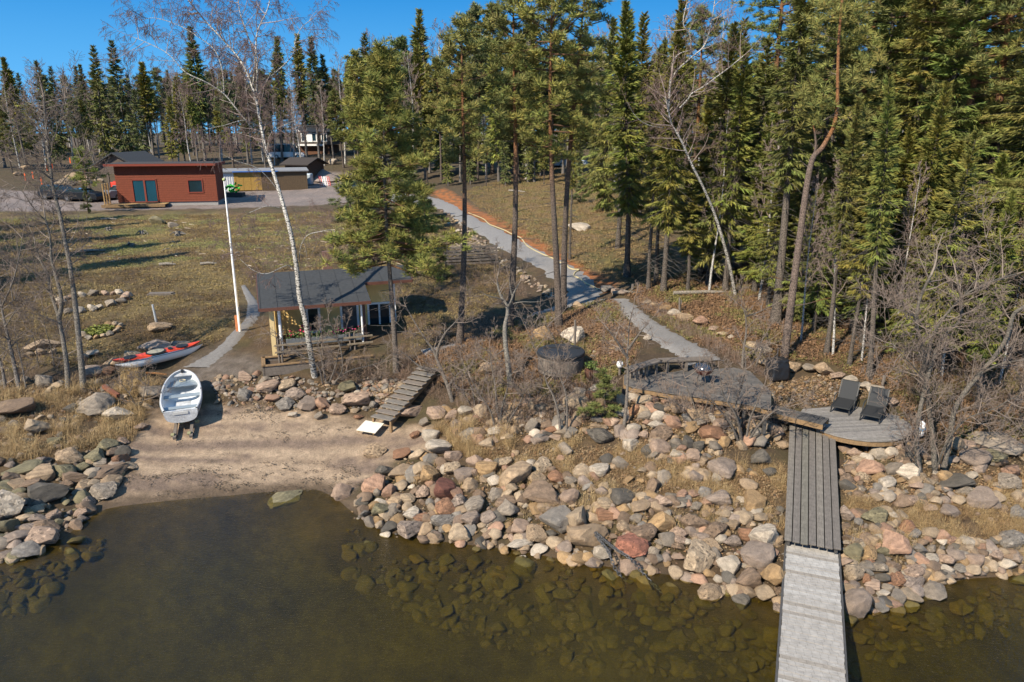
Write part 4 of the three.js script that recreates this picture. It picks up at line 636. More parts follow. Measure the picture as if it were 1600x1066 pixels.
// stones that can be told from one another: x, y, width, height, tone
const LIST = `383,590,22,18,pink;414,596,20,18,grey;380,618,24,22,blue-grey;417,607,34,18,pink;447,606,26,15,beige;460,618,30,18,mauve;425,625,20,13,salmon;443,634,30,17,blue-grey;479,633,27,22,mauve;502,632,26,20,salmon;527,642,24,20,pink;542,607,32,20,greenish;583,634,15,15,blue-grey;498,651,16,14,grey;457,650,14,9,white;558,653,16,8,rust;640,647,40,17,pink;682,647,27,28,pink;639,641,17,11,blue-grey;662,661,17,16,grey;648,681,16,10,rust;673,682,27,20,white;584,706,33,20,tan;628,712,26,16,rust;598,738,30,20,dark grey;625,742,37,22,tan;657,734,36,30,beige;672,745,32,28,ochre;584,760,32,32,salmon;607,769,22,22,salmon;532,770,30,24,pink;
699,797,36,26,rust;715,785,28,26,mauve;642,829,42,26,mauve;717,835,32,26,beige;735,813,30,24,mauve;741,794,30,24,grey;795,799,34,26,grey;762,812,26,24,mauve;815,829,32,20,pink;837,837,34,26,tan;868,818,48,38,blue-grey;904,814,36,46,beige;597,800,34,18,greenish;584,791,16,14,ochre;642,807,24,20,white;656,814,24,18,rust;616,787,24,18,tan;663,771,26,24,pink;637,780,22,20,beige;725,743,30,22,mauve;707,735,24,22,beige;743,740,18,16,pink;760,734,32,22,ochre;790,725,20,16,beige;846,729,28,22,beige;840,752,30,18,tan;735,760,26,22,tan;748,776,20,16,brown;790,787,30,18,brown;775,775,24,20,grey;816,875,12,10,white;765,727,22,20,pink;
890,780,30,24,pink;917,842,60,40,tan;941,866,27,27,white;984,889,36,22,pink;1035,819,40,32,ochre;1087,819,42,27,brown;1117,831,40,28,brown;1089,875,50,50,beige;1111,855,30,24,tan;1138,888,34,28,white;1167,908,36,38,brown;1185,873,50,30,mauve;1194,839,40,44,white;1212,902,42,48,ochre;1196,931,30,24,beige;1110,930,38,34,tan;1157,943,26,24,dark grey;1177,787,36,30,ochre;1162,811,28,22,beige;1002,796,30,20,tan;975,782,36,26,dark grey;946,788,24,20,beige;954,773,16,16,beige;1037,785,30,20,pink;1066,776,20,18,salmon;910,739,30,25,beige;936,736,30,20,white;870,747,27,18,rust;1136,737,42,22,mauve;1192,718,32,30,dark grey;1122,782,36,26,mauve;947,808,30,20,rust;974,810,22,20,brown;976,826,24,18,tan;994,813,20,16,grey;1007,838,38,26,brown;1060,836,26,18,pink;1088,793,18,14,grey;1021,760,24,26,brown;1085,775,18,14,salmon;1136,805,20,16,beige;1129,818,18,14,grey;1145,822,22,16,tan;1168,836,24,20,rust;1143,848,26,20,mauve;1120,870,22,22,grey;1064,848,20,14,pink;1031,850,16,14,grey;1075,848,18,12,white;1098,842,22,14,mauve;1206,866,20,16,salmon;1219,845,16,20,tan;1217,926,14,16,brown;1218,955,20,16,mauve;1020,865,20,18,grey;1060,855,22,14,brown;
850,523,30,26,ochre;895,526,35,28,white;1032,705,32,26,pink;986,697,28,20,white;1028,666,28,16,white;1033,681,34,22,brown;1052,661,26,22,salmon;1007,630,24,22,beige;993,641,20,22,rust;1114,680,38,24,rust;1094,652,34,22,tan;1182,679,20,20,blue-grey;1218,678,22,20,pink;1130,630,22,18,beige;1076,695,18,26,dark grey;1092,698,17,20,dark grey;1061,714,26,14,white;1083,716,26,20,pink;1010,652,24,20,grey;1022,618,24,16,grey;1060,625,34,20,mauve;1075,640,30,18,pink;1110,655,20,16,white;1140,650,24,18,blue-grey;1150,665,20,18,beige;1128,667,26,16,pink;1170,640,24,20,pink;1190,664,24,16,beige;835,690,14,12,mauve;830,668,20,28,grey;846,680,18,14,pink;862,674,20,14,rust;868,685,20,10,pink;1005,682,16,12,pink;975,662,22,14,brown;930,610,24,20,blue-grey;900,632,40,26,beige;925,620,20,18,rust;908,615,22,20,grey;920,635,18,16,beige;885,655,28,22,dark grey;880,640,26,16,blue-grey;735,678,32,18,blue-grey;706,651,22,20,pink;728,645,24,18,white;760,694,22,18,beige;744,723,28,26,pink;707,715,26,24,pink;
1365,734,48,28,salmon;1376,708,30,22,white;1352,745,23,15,beige;1397,735,23,22,grey;1422,742,34,28,white;1388,758,29,21,white;1338,709,27,19,pink;1327,754,26,24,brown;1563,702,70,18,grey;1561,716,46,20,greenish;1529,721,46,20,mauve;1493,757,48,17,dark grey;1579,758,40,18,grey;1535,783,42,26,mauve;1424,783,23,15,pink;1487,803,28,18,mauve;1584,738,32,22,salmon;1288,579,32,24,tan;1267,578,22,14,grey;1369,613,28,16,white;1390,632,26,16,pink;1351,604,18,12,white;1465,742,14,16,white;1344,765,24,9,grey;1372,773,20,12,mauve;1315,738,14,12,pink;1345,720,24,14,beige;1441,745,12,18,beige;1510,770,30,14,grey;1555,790,30,16,mauve;1590,805,22,20,blue-grey;1456,795,26,9,pink;1240,575,22,16,tan;1310,590,22,12,pink;1330,597,22,12,white;
1339,950,42,48,mauve;1461,929,38,22,grey;1404,856,56,34,salmon;1428,915,36,16,mauve;1480,878,28,22,pink;1523,879,28,22,pink;1438,861,24,18,blue-grey;1582,850,38,26,blue-grey;1359,939,20,16,beige;1425,938,32,20,beige;1402,936,24,22,grey;1431,898,32,18,pink;1381,907,27,18,dark grey;1334,868,27,30,greenish;1358,867,26,26,ochre;1338,899,28,30,beige;1369,811,40,20,greenish;1421,827,26,22,rust;1324,803,22,28,mauve;1352,886,26,14,grey;1358,878,18,10,rust;1377,890,24,20,grey;1398,888,24,16,brown;1355,906,16,18,rust;1380,862,18,20,greenish;1356,842,26,14,rust;1341,848,22,14,mauve;1400,820,16,18,beige;1430,836,18,18,blue-grey;1365,918,24,14,pink;1337,918,18,18,mauve;1400,908,28,16,rust;1450,845,14,10,salmon;1456,878,20,14,white;1502,890,20,10,blue-grey;1515,899,16,8,pink;1555,872,24,16,pink;1484,845,18,14,salmon;1590,872,24,18,mauve;1369,958,16,10,pink;
106,715,37,22,tan;168,700,32,20,greenish;148,714,34,20,greenish;31,736,52,16,greenish;60,743,38,24,tan;99,738,34,24,greenish;144,634,50,36,grey;182,648,40,24,white;48,669,40,30,beige;20,641,50,26,brown;127,731,21,15,greenish;115,748,36,20,brown;71,773,56,32,dark grey;167,742,46,20,brown;162,770,36,24,grey;166,757,34,20,tan;133,763,27,20,tan;233,614,40,16,grey;66,596,28,22,grey;198,730,26,12,beige;11,748,30,22,brown;22,759,32,16,tan;138,783,18,16,mauve;64,843,42,27,pink;70,823,38,20,brown;39,863,40,21,blue-grey;23,841,48,18,mauve;56,811,27,17,mauve;78,808,24,13,pink;126,801,24,16,pink;11,823,26,26,greenish;44,827,24,16,mauve;104,814,16,11,beige;119,816,16,12,grey;186,721,24,22,rust;156,725,18,14,grey;143,722,24,14,tan;45,760,30,16,brown;100,760,24,16,brown;122,772,20,16,grey;108,640,20,16,dark grey;84,690,20,14,greenish;216,668,22,10,pink;190,690,18,10,pink;7,868,18,14,mauve;
244,544,54,24,mauve;204,559,33,24,beige;180,570,32,20,tan;281,539,28,12,grey;141,583,27,20,mauve;161,579,26,18,rust;62,541,50,18,tan;248,513,33,16,tan;144,553,16,10,white;905,356,34,12,white;905,478,22,14,tan;950,452,20,10,blue-grey;963,455,16,10,mauve;975,458,16,10,mauve;1040,483,18,12,ochre;1053,489,20,11,white;1072,497,24,14,tan;1093,503,22,16,salmon;1010,474,16,8,beige;1025,478,18,10,tan;1115,514,16,8,pink;1130,522,16,8,beige;1143,527,12,8,white;1175,540,22,10,beige;1195,548,24,12,white;1198,568,26,12,beige;760,580,34,24,tan;1012,528,12,10,white;245,345,26,16,greenish;270,352,16,10,grey;40,262,18,10,tan;`;
boulder(697, 768, 39, 40, 'dark red', 'dark red angular block standing among the shore boulders', { rg: ROCKS[1], tex: 1 });
boulder(802, 747, 64, 36, 'tan', 'long striped tan boulder with orange bands at the top of the stone bank', { tex: 1, rg: ROCKS[11], tilt: 0.22 });
boulder(848, 776, 62, 36, 'brown', 'broad brown layered slab below the long striped boulder', { tex: 1, rg: ROCKS[3] });
boulder(989, 858, 52, 40, 'red', 'red angular boulder crossed by the mooring chain', { tex: 2, rg: ROCKS[4] });
boulder(691, 817, 38, 27, 'blue-grey', 'angular blue-grey boulder with white veins at the waterline', { tex: 2, rg: ROCKS[6] });
boulder(810, 852, 43, 19, 'white', 'flat white-topped stone lying at the edge of the water', { tex: 1, rg: ROCKS[10], sink: 0.4 });
boulder(938, 683, 44, 28, 'dark grey', 'dark mossy boulder in the dry grass beside the thin trunk', { tex: 2, rg: ROCKS[12] });
boulder(685, 703, 42, 28, 'white', 'rounded white and grey boulder at the end of the beach', { tex: 1, rg: ROCKS[9] });
boulder(557, 629, 44, 28, 'pink', 'big pale pink boulder at the back of the beach beside the steps', { tex: 2, rg: ROCKS[13] });
boulder(12, 790, 52, 54, 'white', 'large pale boulder at the left edge of the shore', { tex: 2, rg: ROCKS[0] });
for (const l of LIST.replace(/\n/g, '').split(';')) { if (!l) continue; const [x, y, w, h, t] = l.split(','); boulder(+x, +y, +w * 1.12, +h * 1.1, t.trim()); }
// smaller stones between them, too many to list
const AREAS = {
  right: [[600, 735], [660, 700], [700, 735], [760, 722], [860, 735], [950, 765], [1050, 770], [1140, 775], [1224, 790], [1224, 950], [1150, 940], [1060, 900], [1000, 905], [900, 885], [800, 868], [700, 855], [600, 845], [545, 805], [570, 770]],
  dockR: [[1315, 800], [1400, 800], [1440, 835], [1500, 845], [1600, 840], [1600, 900], [1500, 905], [1460, 935], [1400, 962], [1318, 975]],
  left: [[-40, 730], [90, 700], [195, 705], [200, 735], [150, 790], [120, 825], [60, 872], [-40, 890]],
  back: [[330, 590], [420, 585], [520, 600], [600, 592], [650, 600], [640, 640], [560, 645], [440, 642], [340, 632]],
  slope: [[690, 640], [760, 640], [860, 620], [960, 612], [1060, 622], [1225, 640], [1225, 700], [1150, 700], [1090, 725], [1000, 715], [960, 680], [900, 690], [820, 690], [720, 695]],
  leftUp: [[-40, 600], [210, 590], [250, 620], [190, 700], [60, 700], [-40, 720]],
  deckR: [[1320, 695], [1420, 690], [1480, 740], [1480, 790], [1400, 790], [1320, 775]],
  farR: [[1480, 690], [1620, 690], [1620, 830], [1480, 800]],
  pebble: [[545, 600], [590, 588], [640, 600], [600, 622], [550, 615]],
  terraceR: [[1200, 600], [1290, 585], [1380, 620], [1330, 625], [1260, 640], [1205, 632]],
  bank: [[985, 500], [1000, 520], [940, 570], [915, 570], [930, 545]],
  pathL: [[690, 330], [720, 345], [790, 405], [870, 460], [862, 470], [780, 415], [700, 350]],
  grassMid: [[760, 700], [960, 700], [1220, 740], [1220, 780], [1060, 775], [900, 740], [780, 725]],
  bed: [[545, 815], [600, 875], [800, 880], [1000, 905], [1150, 950], [1215, 970], [1215, 1066], [950, 1050], [700, 990], [540, 900]], bedR: [[1330, 985], [1470, 950], [1600, 905], [1600, 980], [1330, 1050]], bedL: [[-20, 895], [70, 880], [140, 830], [170, 850], [60, 950], [-20, 980]],
};
const pip = (P, x, y) => { let c = false; for (let i = 0, j = P.length - 1; i < P.length; j = i++) if ((P[i][1] > y) !== (P[j][1] > y) && x < (P[j][0] - P[i][0]) * (y - P[i][1]) / (P[j][1] - P[i][1]) + P[i][0]) c = !c; return c; };
function sample(P, r) { const xs = P.map((p) => p[0]), ys = P.map((p) => p[1]), a = Math.min(...xs), b = Math.max(...xs), c = Math.min(...ys), d = Math.max(...ys); for (;;) { const x = a + r() * (b - a), y = c + r() * (d - c); if (pip(P, x, y)) return [x, y]; } }
{
  const small = Array.from({ length: 5 }, (_, i) => rockGeo(300 + i, 3, 9, i > 2 ? 0.2 : 0, 0.7)), inst = small.map(() => []), r = rng(77), q = new THREE.Quaternion(), e = new THREE.Euler(), m4 = new THREE.Matrix4();
  const warm = ['pink', 'salmon', 'grey', 'beige', 'tan', 'brown', 'mauve', 'beige', 'tan', 'brown', 'blue-grey', 'ochre', 'dark grey', 'white'], pal = { left: ['tan', 'greenish', 'brown', 'mauve', 'grey', 'beige', 'dark grey'], leftUp: ['grey', 'brown', 'beige', 'dark grey', 'tan'], bed: ['greenish', 'ochre', 'brown'], bedR: ['greenish', 'brown', 'ochre'], bedL: ['greenish', 'brown', 'ochre'], back: ['pink', 'grey', 'beige', 'salmon', 'blue-grey', 'mauve', 'white'], pebble: ['pink', 'beige', 'white', 'salmon', 'grey', 'ochre'], pathL: ['pink', 'beige', 'mauve', 'white'] };
  const N = { right: 1150, dockR: 560, left: 380, back: 460, slope: 700, leftUp: 140, deckR: 260, farR: 110, pebble: 330, terraceR: 220, bank: 90, pathL: 170, grassMid: 110, bed: 520, bedR: 120, bedL: 100 };
  const S = { pebble: [3, 6], terraceR: [3, 8], pathL: [4, 9], bank: [4, 11], back: [4, 13], bed: [9, 34], bedR: [9, 30], bedL: [9, 32], leftUp: [5, 16] };
  for (const [k, P] of Object.entries(AREAS)) for (let i = 0; i < N[k]; i++) {
    const [x, y] = sample(P, r), [s0, s1] = S[k] ?? [4, 28], w = s0 + (s1 - s0) * Math.pow(r(), 2.2);
    if (w > 9 && placed.some(([a, b, c, d]) => Math.abs(a - x) < c * 0.72 && Math.abs(b - y) < d * 0.72)) continue;
    const g = G(x, y), zd = depthOf(g), s = w / 2 / FOC * zd, under = g.y < -0.04;
    if (k === 'right' && sdist(Z.sand, g.x, g.z) > 0.3 && g.y > 0.1 && r() < 0.93) continue;
    const set = pal[k] ?? warm, t = set[Math.floor(r() * set.length)], v = (0.62 + r() * 0.45) * (w > 12 ? 1.1 : 0.92); let c = TONES[t].map((u) => u * v);
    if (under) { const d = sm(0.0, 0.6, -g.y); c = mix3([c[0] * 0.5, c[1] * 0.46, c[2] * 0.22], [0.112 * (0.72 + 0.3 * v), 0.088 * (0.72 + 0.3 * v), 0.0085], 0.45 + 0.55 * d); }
    e.set((r() - 0.5) * 0.8, r() * 6.28, (r() - 0.5) * 0.8); q.setFromEuler(e);
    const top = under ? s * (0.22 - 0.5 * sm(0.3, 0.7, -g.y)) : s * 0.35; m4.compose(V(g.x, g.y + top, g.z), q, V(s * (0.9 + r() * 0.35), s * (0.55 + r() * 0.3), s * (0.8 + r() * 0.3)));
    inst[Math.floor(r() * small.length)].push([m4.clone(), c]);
  }
  const sm_ = mat([1, 1, 1], { map: speck, bumpMap: speck, bumpScale: 0.02 });
  inst.forEach((a, i) => { const o = new THREE.InstancedMesh(small[i], sm_, a.length); a.forEach(([m, c], k) => { o.setMatrixAt(k, m); o.setColorAt(k, C(...c)); }); o.name = numbered('shore_stones'); o.castShadow = o.receiveShadow = true; o.userData.label = ['grey, pink and tan small stones filling the gaps between the shore boulders', 'mixed small angular stones packed along the water', 'small broken stones on the banks and beach edges', 'rounded cobbles between the boulders and in the shallows', 'rounded pebbles and cobbles around the beach and dock'][i]; stuff(o); scene.add(o); });
}

// ---------- trees ----------
const leafCol = (r, base, v = 0.35) => { const k = 1 - v + r() * 2 * v, y = r() * 0.3; return [base[0] * k * (1 + y), base[1] * k, base[2] * k]; };
const GREENS = { spruce: [0.132, 0.164, 0.032], spruceDark: [0.085, 0.12, 0.03], pine: [0.136, 0.174, 0.042], pineBlue: [0.098, 0.142, 0.048] };
const GREY = [0.30, 0.27, 0.24];
function conifer(seed, H0, R, o = {}) {   // spruce: whorls of drooping sprays
  const r = rng(seed), tr = new MB(), cr = new MB(), base = o.base ?? 0.08, lean = V((r() - 0.5) * 0.3, 0, (r() - 0.5) * 0.3), n = 12, pts = [], rs = [], r0 = o.r0 ?? H0 * 0.011, tc = o.bark ?? [0.23, 0.19, 0.155], col = o.col ?? GREENS.spruce;
  const axis = (t) => V(lean.x * t * t + 0.05 * Math.sin(t * 9 + seed), H0 * t, lean.z * t * t);
  for (let i = 0; i <= n; i++) { pts.push(axis(i / n)); rs.push(Math.max(0.012, r0 * (1 - 0.96 * i / n) * (i ? 1 : 1.35))); }
  tr.tube(pts, rs, o.far ? 5 : 8, (t) => tc.map((c) => c * (0.85 + 0.3 * Math.abs(n2(t * 12, seed)))));
  const NB = o.nb ?? 130, tw = o.tw ?? 16, TL = o.tl ?? 0.42, up = V(0, 1, 0);
  for (let b = 0; b < NB; b++) {
    const t = base + (1 - base) * Math.pow((b + r()) / NB, 0.92), p0 = axis(t), az = b * 2.4 + r() * 0.9, shade = (1 - t);
    const prof = Math.pow(1 - t, 0.72) * (t < base + 0.14 ? 0.55 + 0.45 * (t - base) / 0.14 : 1) * (0.8 + 0.35 * n2(t * 7, seed * 1.3) + 0.2 * n2(az * 0.8, seed + t * 3));
    const L = Math.max(0.12, R * prof * (0.45 + r() * 0.8)); if (L < 0.05) continue;
    const el = mix(-0.45, 0.75, Math.pow(t, 1.8)) + (r() - 0.5) * 0.55, dir = V(Math.cos(az) * Math.cos(el), Math.sin(el), Math.sin(az) * Math.cos(el)), sag = -0.22 * L * (1 - t);
    const at_ = (u) => p0.clone().addScaledVector(dir, L * u).add(V(0, sag * u * u + 0.16 * L * u * u * u, 0));
    const c0 = leafCol(r, col, 0.28), m = Math.max(4, Math.round(tw * (0.35 + 0.65 * L / R)));
    if (!o.far && L > 0.5) tr.tube([p0, at_(0.5), at_(0.92)], [0.024, 0.014, 0.005], 3, GREY.map((c) => c * 0.7));
    const ph = V(-Math.sin(az), 0, Math.cos(az)), mm = Math.round(m * (o.far ? 1.6 : 2.5)), q = V(), out = V(), sd = V();
    for (let k = 0; k < mm; k++) {
      const u = 0.12 + 0.9 * Math.pow((k + r()) / mm, 0.8), e = (r() + r() - 1) * 0.36 * L * (1.12 - u), dn = Math.abs(e) * 0.35 + r() * 0.10 * (1 - t);
      q.copy(at_(Math.min(1, u))).addScaledVector(ph, e); q.y -= dn;
      out.copy(dir).multiplyScalar(0.5 + 0.5 * u).addScaledVector(ph, Math.sign(e) * (0.9 - 0.5 * u) * r()).add(V((r() - 0.5) * 0.6, 0.25 - r() * (0.55 + 1.1 * shade), (r() - 0.5) * 0.6)).normalize();
      const l = TL * (0.5 + r() * 0.75) * (t > 0.88 ? 0.75 : 1), w = l * (o.far ? 0.16 : 0.115); sd.set(r() - 0.5, r() - 0.5, r() - 0.5).cross(out).normalize().multiplyScalar(w);
      const c = leafCol(() => 0.5 + (r() - 0.5) * 0.9, c0, 0.34);
      cr.tri([q.x - sd.x, q.y - sd.y, q.z - sd.z], [q.x + sd.x, q.y + sd.y, q.z + sd.z], [q.x + out.x * l, q.y + out.y * l, q.z + out.z * l], c);
    }
  }
  if (o.dead) for (let b = 0; b < o.dead; b++) { const t = 0.06 + r() * (base + 0.2), p0 = axis(t), az = r() * 6.3, L = 0.4 + r() * 1.4, e = p0.clone().add(V(Math.cos(az) * L, -0.1 - r() * 0.4 * L, Math.sin(az) * L)); tr.tube([p0, p0.clone().lerp(e, 0.5).add(V(0, 0.06, 0)), e], [0.018, 0.012, 0.005], 3, GREY); }
  return { trunk: tr.solid(), crown: cr.flat(), H: H0 };
}
function clump(cr, r, c, rad, n, col, w) {
  const k0 = leafCol(r, col, 0.22);
  for (let i = 0; i < n; i++) {
    const a = r() * 6.283, z = r() * 1.8 - 0.8, s = Math.sqrt(Math.max(0, 1 - Math.min(1, z * z))), d = V(Math.cos(a) * s, z * 0.75 + 0.22, Math.sin(a) * s), l = rad * (0.7 + r() * 0.5), st = 0.25 + r() * 0.5, sd = V(r() - 0.5, r() - 0.5, r() - 0.5).cross(d).normalize().multiplyScalar(w * (0.7 + r() * 0.6));
    const p = c.clone().addScaledVector(d, l * st * 0.55), q = c.clone().addScaledVector(d, l), kk = leafCol(r, k0, 0.3);
    cr.tri([p.x - sd.x, p.y - sd.y, p.z - sd.z], [p.x + sd.x, p.y + sd.y, p.z + sd.z], [q.x, q.y, q.z], kk);
  }
}
const pineBark = (t) => mix3([0.20, 0.155, 0.125], [0.42, 0.19, 0.075], sm(0.38, 0.6, t));
function pine(seed, H0, R, o = {}) {     // pine: bare stem, limbs that carry needle clumps at their ends
  const r = rng(seed), tr = new MB(), cr = new MB(), base = o.base ?? 0.5, n = 14, pts = [], rs = [], r0 = o.r0 ?? H0 * 0.0115, col = o.col ?? GREENS.pine, bx = (r() - 0.5) * 0.7, bz = (r() - 0.5) * 0.7;
  const axis = o.axis ?? ((t) => V(bx * t * t + 0.12 * Math.sin(t * 5 + seed), H0 * t, bz * t * t + 0.12 * Math.cos(t * 4 + seed)));
  for (let i = 0; i <= n; i++) { pts.push(axis(i / n)); rs.push(Math.max(0.02, r0 * (1 - 0.85 * i / n) * (i ? 1 : 1.3))); }
  const bc = o.bark ?? pineBark; tr.tube(pts, rs, o.far ? 5 : 10, (t) => bc(t).map((c) => c * (0.85 + 0.3 * Math.abs(n2(t * 20, seed)))));
  const NB = o.nb ?? 46, cn = o.cn ?? 56, cs = o.cs ?? 0.32, w = o.w ?? 0.017;
  for (let b = 0; b < NB; b++) {
    const t = base + (0.985 - base) * ((b + r()) / NB), p0 = axis(t), az = b * 2.4 + r(), u0 = (t - base) / (1 - base);
    const prof = (o.cone ? 1.05 * Math.pow(1 - u0, 0.75) + 0.08 : Math.sin(Math.PI * (0.18 + 0.78 * u0)) * (u0 > 0.85 ? 0.8 : 1)) * (0.72 + 0.45 * r()) * (0.85 + 0.4 * n2(t * 5, seed + Math.sin(az)));
    const L = Math.max(0.3, R * prof), el = mix(-0.12, 0.7, u0 * u0) + (r() - 0.5) * 0.4, dir = V(Math.cos(az) * Math.cos(el), Math.sin(el), Math.sin(az) * Math.cos(el)), bend = (r() - 0.3) * 0.35 * L;
    const at_ = (u) => p0.clone().addScaledVector(dir, L * u).add(V(0, bend * u * u - 0.1 * L * u * (1 - u), 0));
    if (!o.far) tr.tube([p0, at_(0.35), at_(0.7), at_(0.97)], [0.018 + L * 0.014, 0.014 + L * 0.009, 0.016, 0.008], 4, mix3([0.26, 0.16, 0.09], [0.34, 0.17, 0.08], r()));
    else tr.tube([p0, at_(0.9)], [0.05, 0.02], 3, [0.26, 0.16, 0.09]);
    const m = Math.max(2, Math.round((o.sub ?? 6) * (0.4 + 0.6 * L / R)));
    for (let k = 0; k < m; k++) {
      const u = 0.42 + 0.58 * (k + r() * 0.9) / m, q = at_(u), s = V(r() - 0.5, (r() - 0.3) * 0.6, r() - 0.5).normalize().multiplyScalar((1.05 - u * 0.5) * 0.34 * L * (0.3 + r() * 0.7)), e = q.clone().add(s);
      if (!o.far) tr.tube([q, e], [0.012, 0.006], 3, [0.24, 0.15, 0.09]);
      clump(cr, r, e, cs * (0.75 + r() * 0.5), cn, col, w);
      if (r() < 0.6) clump(cr, r, e.clone().add(V((r() - 0.5) * cs * 1.6, (r() - 0.2) * cs, (r() - 0.5) * cs * 1.6)), cs * 0.8, Math.round(cn * 0.7), col, w);
    }
  }
  clump(cr, r, axis(0.985), cs, cn, col, w);
  if (o.dead) for (let b = 0; b < o.dead; b++) { const t = base * (0.35 + r() * 0.65), p0 = axis(t), az = r() * 6.3, L = 0.3 + r() * 0.9, e = p0.clone().add(V(Math.cos(az) * L, (r() - 0.6) * 0.4 * L, Math.sin(az) * L)); tr.tube([p0, e], [0.02, 0.007], 3, GREY); }
  return { trunk: tr.solid(), crown: cr.flat(), H: H0 };
}
// bare branching: a limb wanders from p along d and carries smaller ones
function grow(mb, r, p, d, L, rad, lvl, st) {
  const n = lvl >= 2 ? 5 : lvl === 1 ? 4 : 3, pts = [p.clone()], rs = [rad], dir = d.clone();
  for (let i = 1; i <= n; i++) { dir.add(V((r() - 0.5) * st.wob, (r() - 0.5) * st.wob * 0.7 + st.up[lvl] / n, (r() - 0.5) * st.wob)).normalize(); pts.push(pts[i - 1].clone().addScaledVector(dir, L / n)); rs.push(Math.max(st.min, rad * (1 - (0.72 * i) / n))); }
  mb.tube(pts, rs, lvl >= 2 ? 5 : 3, st.col(rad));
  if (!lvl) return;
  const kids = Math.round(st.kids[lvl] * (0.7 + r() * 0.6));
  for (let k = 0; k < kids; k++) {
    const u = (0.2 + 0.8 * (k + r()) / kids) * n, i = Math.min(n - 1, Math.floor(u)), q = pts[i].clone().lerp(pts[i + 1], u - i), t = pts[i + 1].clone().sub(pts[i]).normalize(), sd = V(r() - 0.5, r() - 0.5, r() - 0.5).cross(t).normalize();
    grow(mb, r, q, t.multiplyScalar(st.fwd ?? 0.75).addScaledVector(sd, 0.8 + r() * 0.4).normalize(), L * st.ratio * (0.6 + r() * 0.7) * (1.15 - 0.5 * u / n), Math.max(st.min, mix(rs[i], rs[i + 1], 0.5) * 0.55), lvl - 1, st);
  }
}
const ALDER = { wob: 0.55, up: [0.2, 0.25, 0.35, 0.5], kids: [0, 6, 5, 5], ratio: 0.55, min: 0.0065, col: (q) => mix3([0.165, 0.125, 0.10], [0.25, 0.22, 0.18], clamp(q * 12)) };
const TWIGGY = { ...ALDER, kids: [0, 7, 6, 5], min: 0.006 };
const BIRCH = { wob: 0.4, up: [-1.1, -0.5, 0.25, 0.5], kids: [0, 9, 7, 5], ratio: 0.5, min: 0.0055, col: (q) => (q > 0.05 ? [0.5, 0.48, 0.43] : q > 0.014 ? [0.30, 0.24, 0.21] : [0.17, 0.115, 0.10]) };
const FARB = { wob: 0.35, up: [0.1, 0.5, 0.7, 0.5], kids: [0, 6, 7, 16], ratio: 0.42, min: 0.016, col: (q) => (q > 0.05 ? [0.55, 0.52, 0.48] : [0.25, 0.19, 0.165]) };
const TINT = [[1, 1, 1], [1.08, 1.08, 0.95], [0.82, 0.88, 0.95], [1.0, 1.15, 1.0], [1.12, 1.12, 1.0], [0.9, 0.97, 1.1]].map((c) => new THREE.MeshStandardMaterial({ color: C(...c), vertexColors: true, roughness: 0.85, side: THREE.DoubleSide }));
let treeN = 0;
function addTree(kind, name, label, cat, group, p, sc, sxz, turn, m = {}) {
  const o = thing(name, label, cat, p, turn, group); o.scale.set(sxz, sc, sxz); const tn_ = treeN++; o.rotation.z = 0.05 * Math.sin(tn_ * 2.3); o.rotation.x = 0.04 * Math.sin(tn_ * 3.7);
  mesh('trunk', kind.trunk, m.trunk ?? M.bark, o); mesh('crown', kind.crown, m.crown ?? TINT[(tn_ * 7 + (tn_ >> 2)) % 6], o);
  pending.push({ o, pos: p }); return o;
}
const FAR = {
  spruce: [0, 1, 2, 3].map((i) => conifer(400 + i, 18, [2.9, 2.5, 2.6, 2.2][i], { far: true, nb: 190, tw: 22, tl: 0.62, base: [0.1, 0.2, 0.34, 0.46][i], col: [GREENS.spruceDark, GREENS.spruce, GREENS.spruceDark, GREENS.spruce][i], bark: [0.3, 0.27, 0.24] })),
  pine: [0, 1, 2].map((i) => pine(420 + i, 18, 2.6, { far: true, nb: 54, cn: 34, cs: 0.6, w: 0.06, sub: 6, base: [0.42, 0.5, 0.35][i], col: [GREENS.pine, GREENS.pineBlue, GREENS.pine][i] })),
  birch: [0, 1].map((i) => { const r = rng(440 + i), t = new MB(), c = new MB(), st = { ...FARB }; const pts = Array.from({ length: 9 }, (_, k) => V(Math.sin(k * 0.9 + i) * 0.15, k / 8 * 17, Math.cos(k * 0.7) * 0.12)); t.tube(pts, pts.map((_, k) => 0.17 * (1 - 0.9 * k / 8)), 6, [0.62, 0.6, 0.56]);
    for (let k = 0; k < 26; k++) { const u = 0.32 + 0.66 * k / 26, a = k * 2.4 + r(), q = pts[Math.floor(u * 8)].clone().lerp(pts[Math.min(8, Math.floor(u * 8) + 1)], u * 8 % 1); grow(c, r, q, V(Math.cos(a) * 0.75, 0.75, Math.sin(a) * 0.75), 3.4 * (1.2 - u) + 0.6, 0.045 * (1.25 - u), 2, st); } return { trunk: t.solid(), crown: c.solid(), H: 18 }; }),
};
const farKind = { s: ['spruce_tree', 'spruce', 'dark conical spruce'], p: ['pine_tree', 'pine', 'bushy green pine'], b: ['birch_tree', 'birch', 'bare pale-stemmed birch'] };
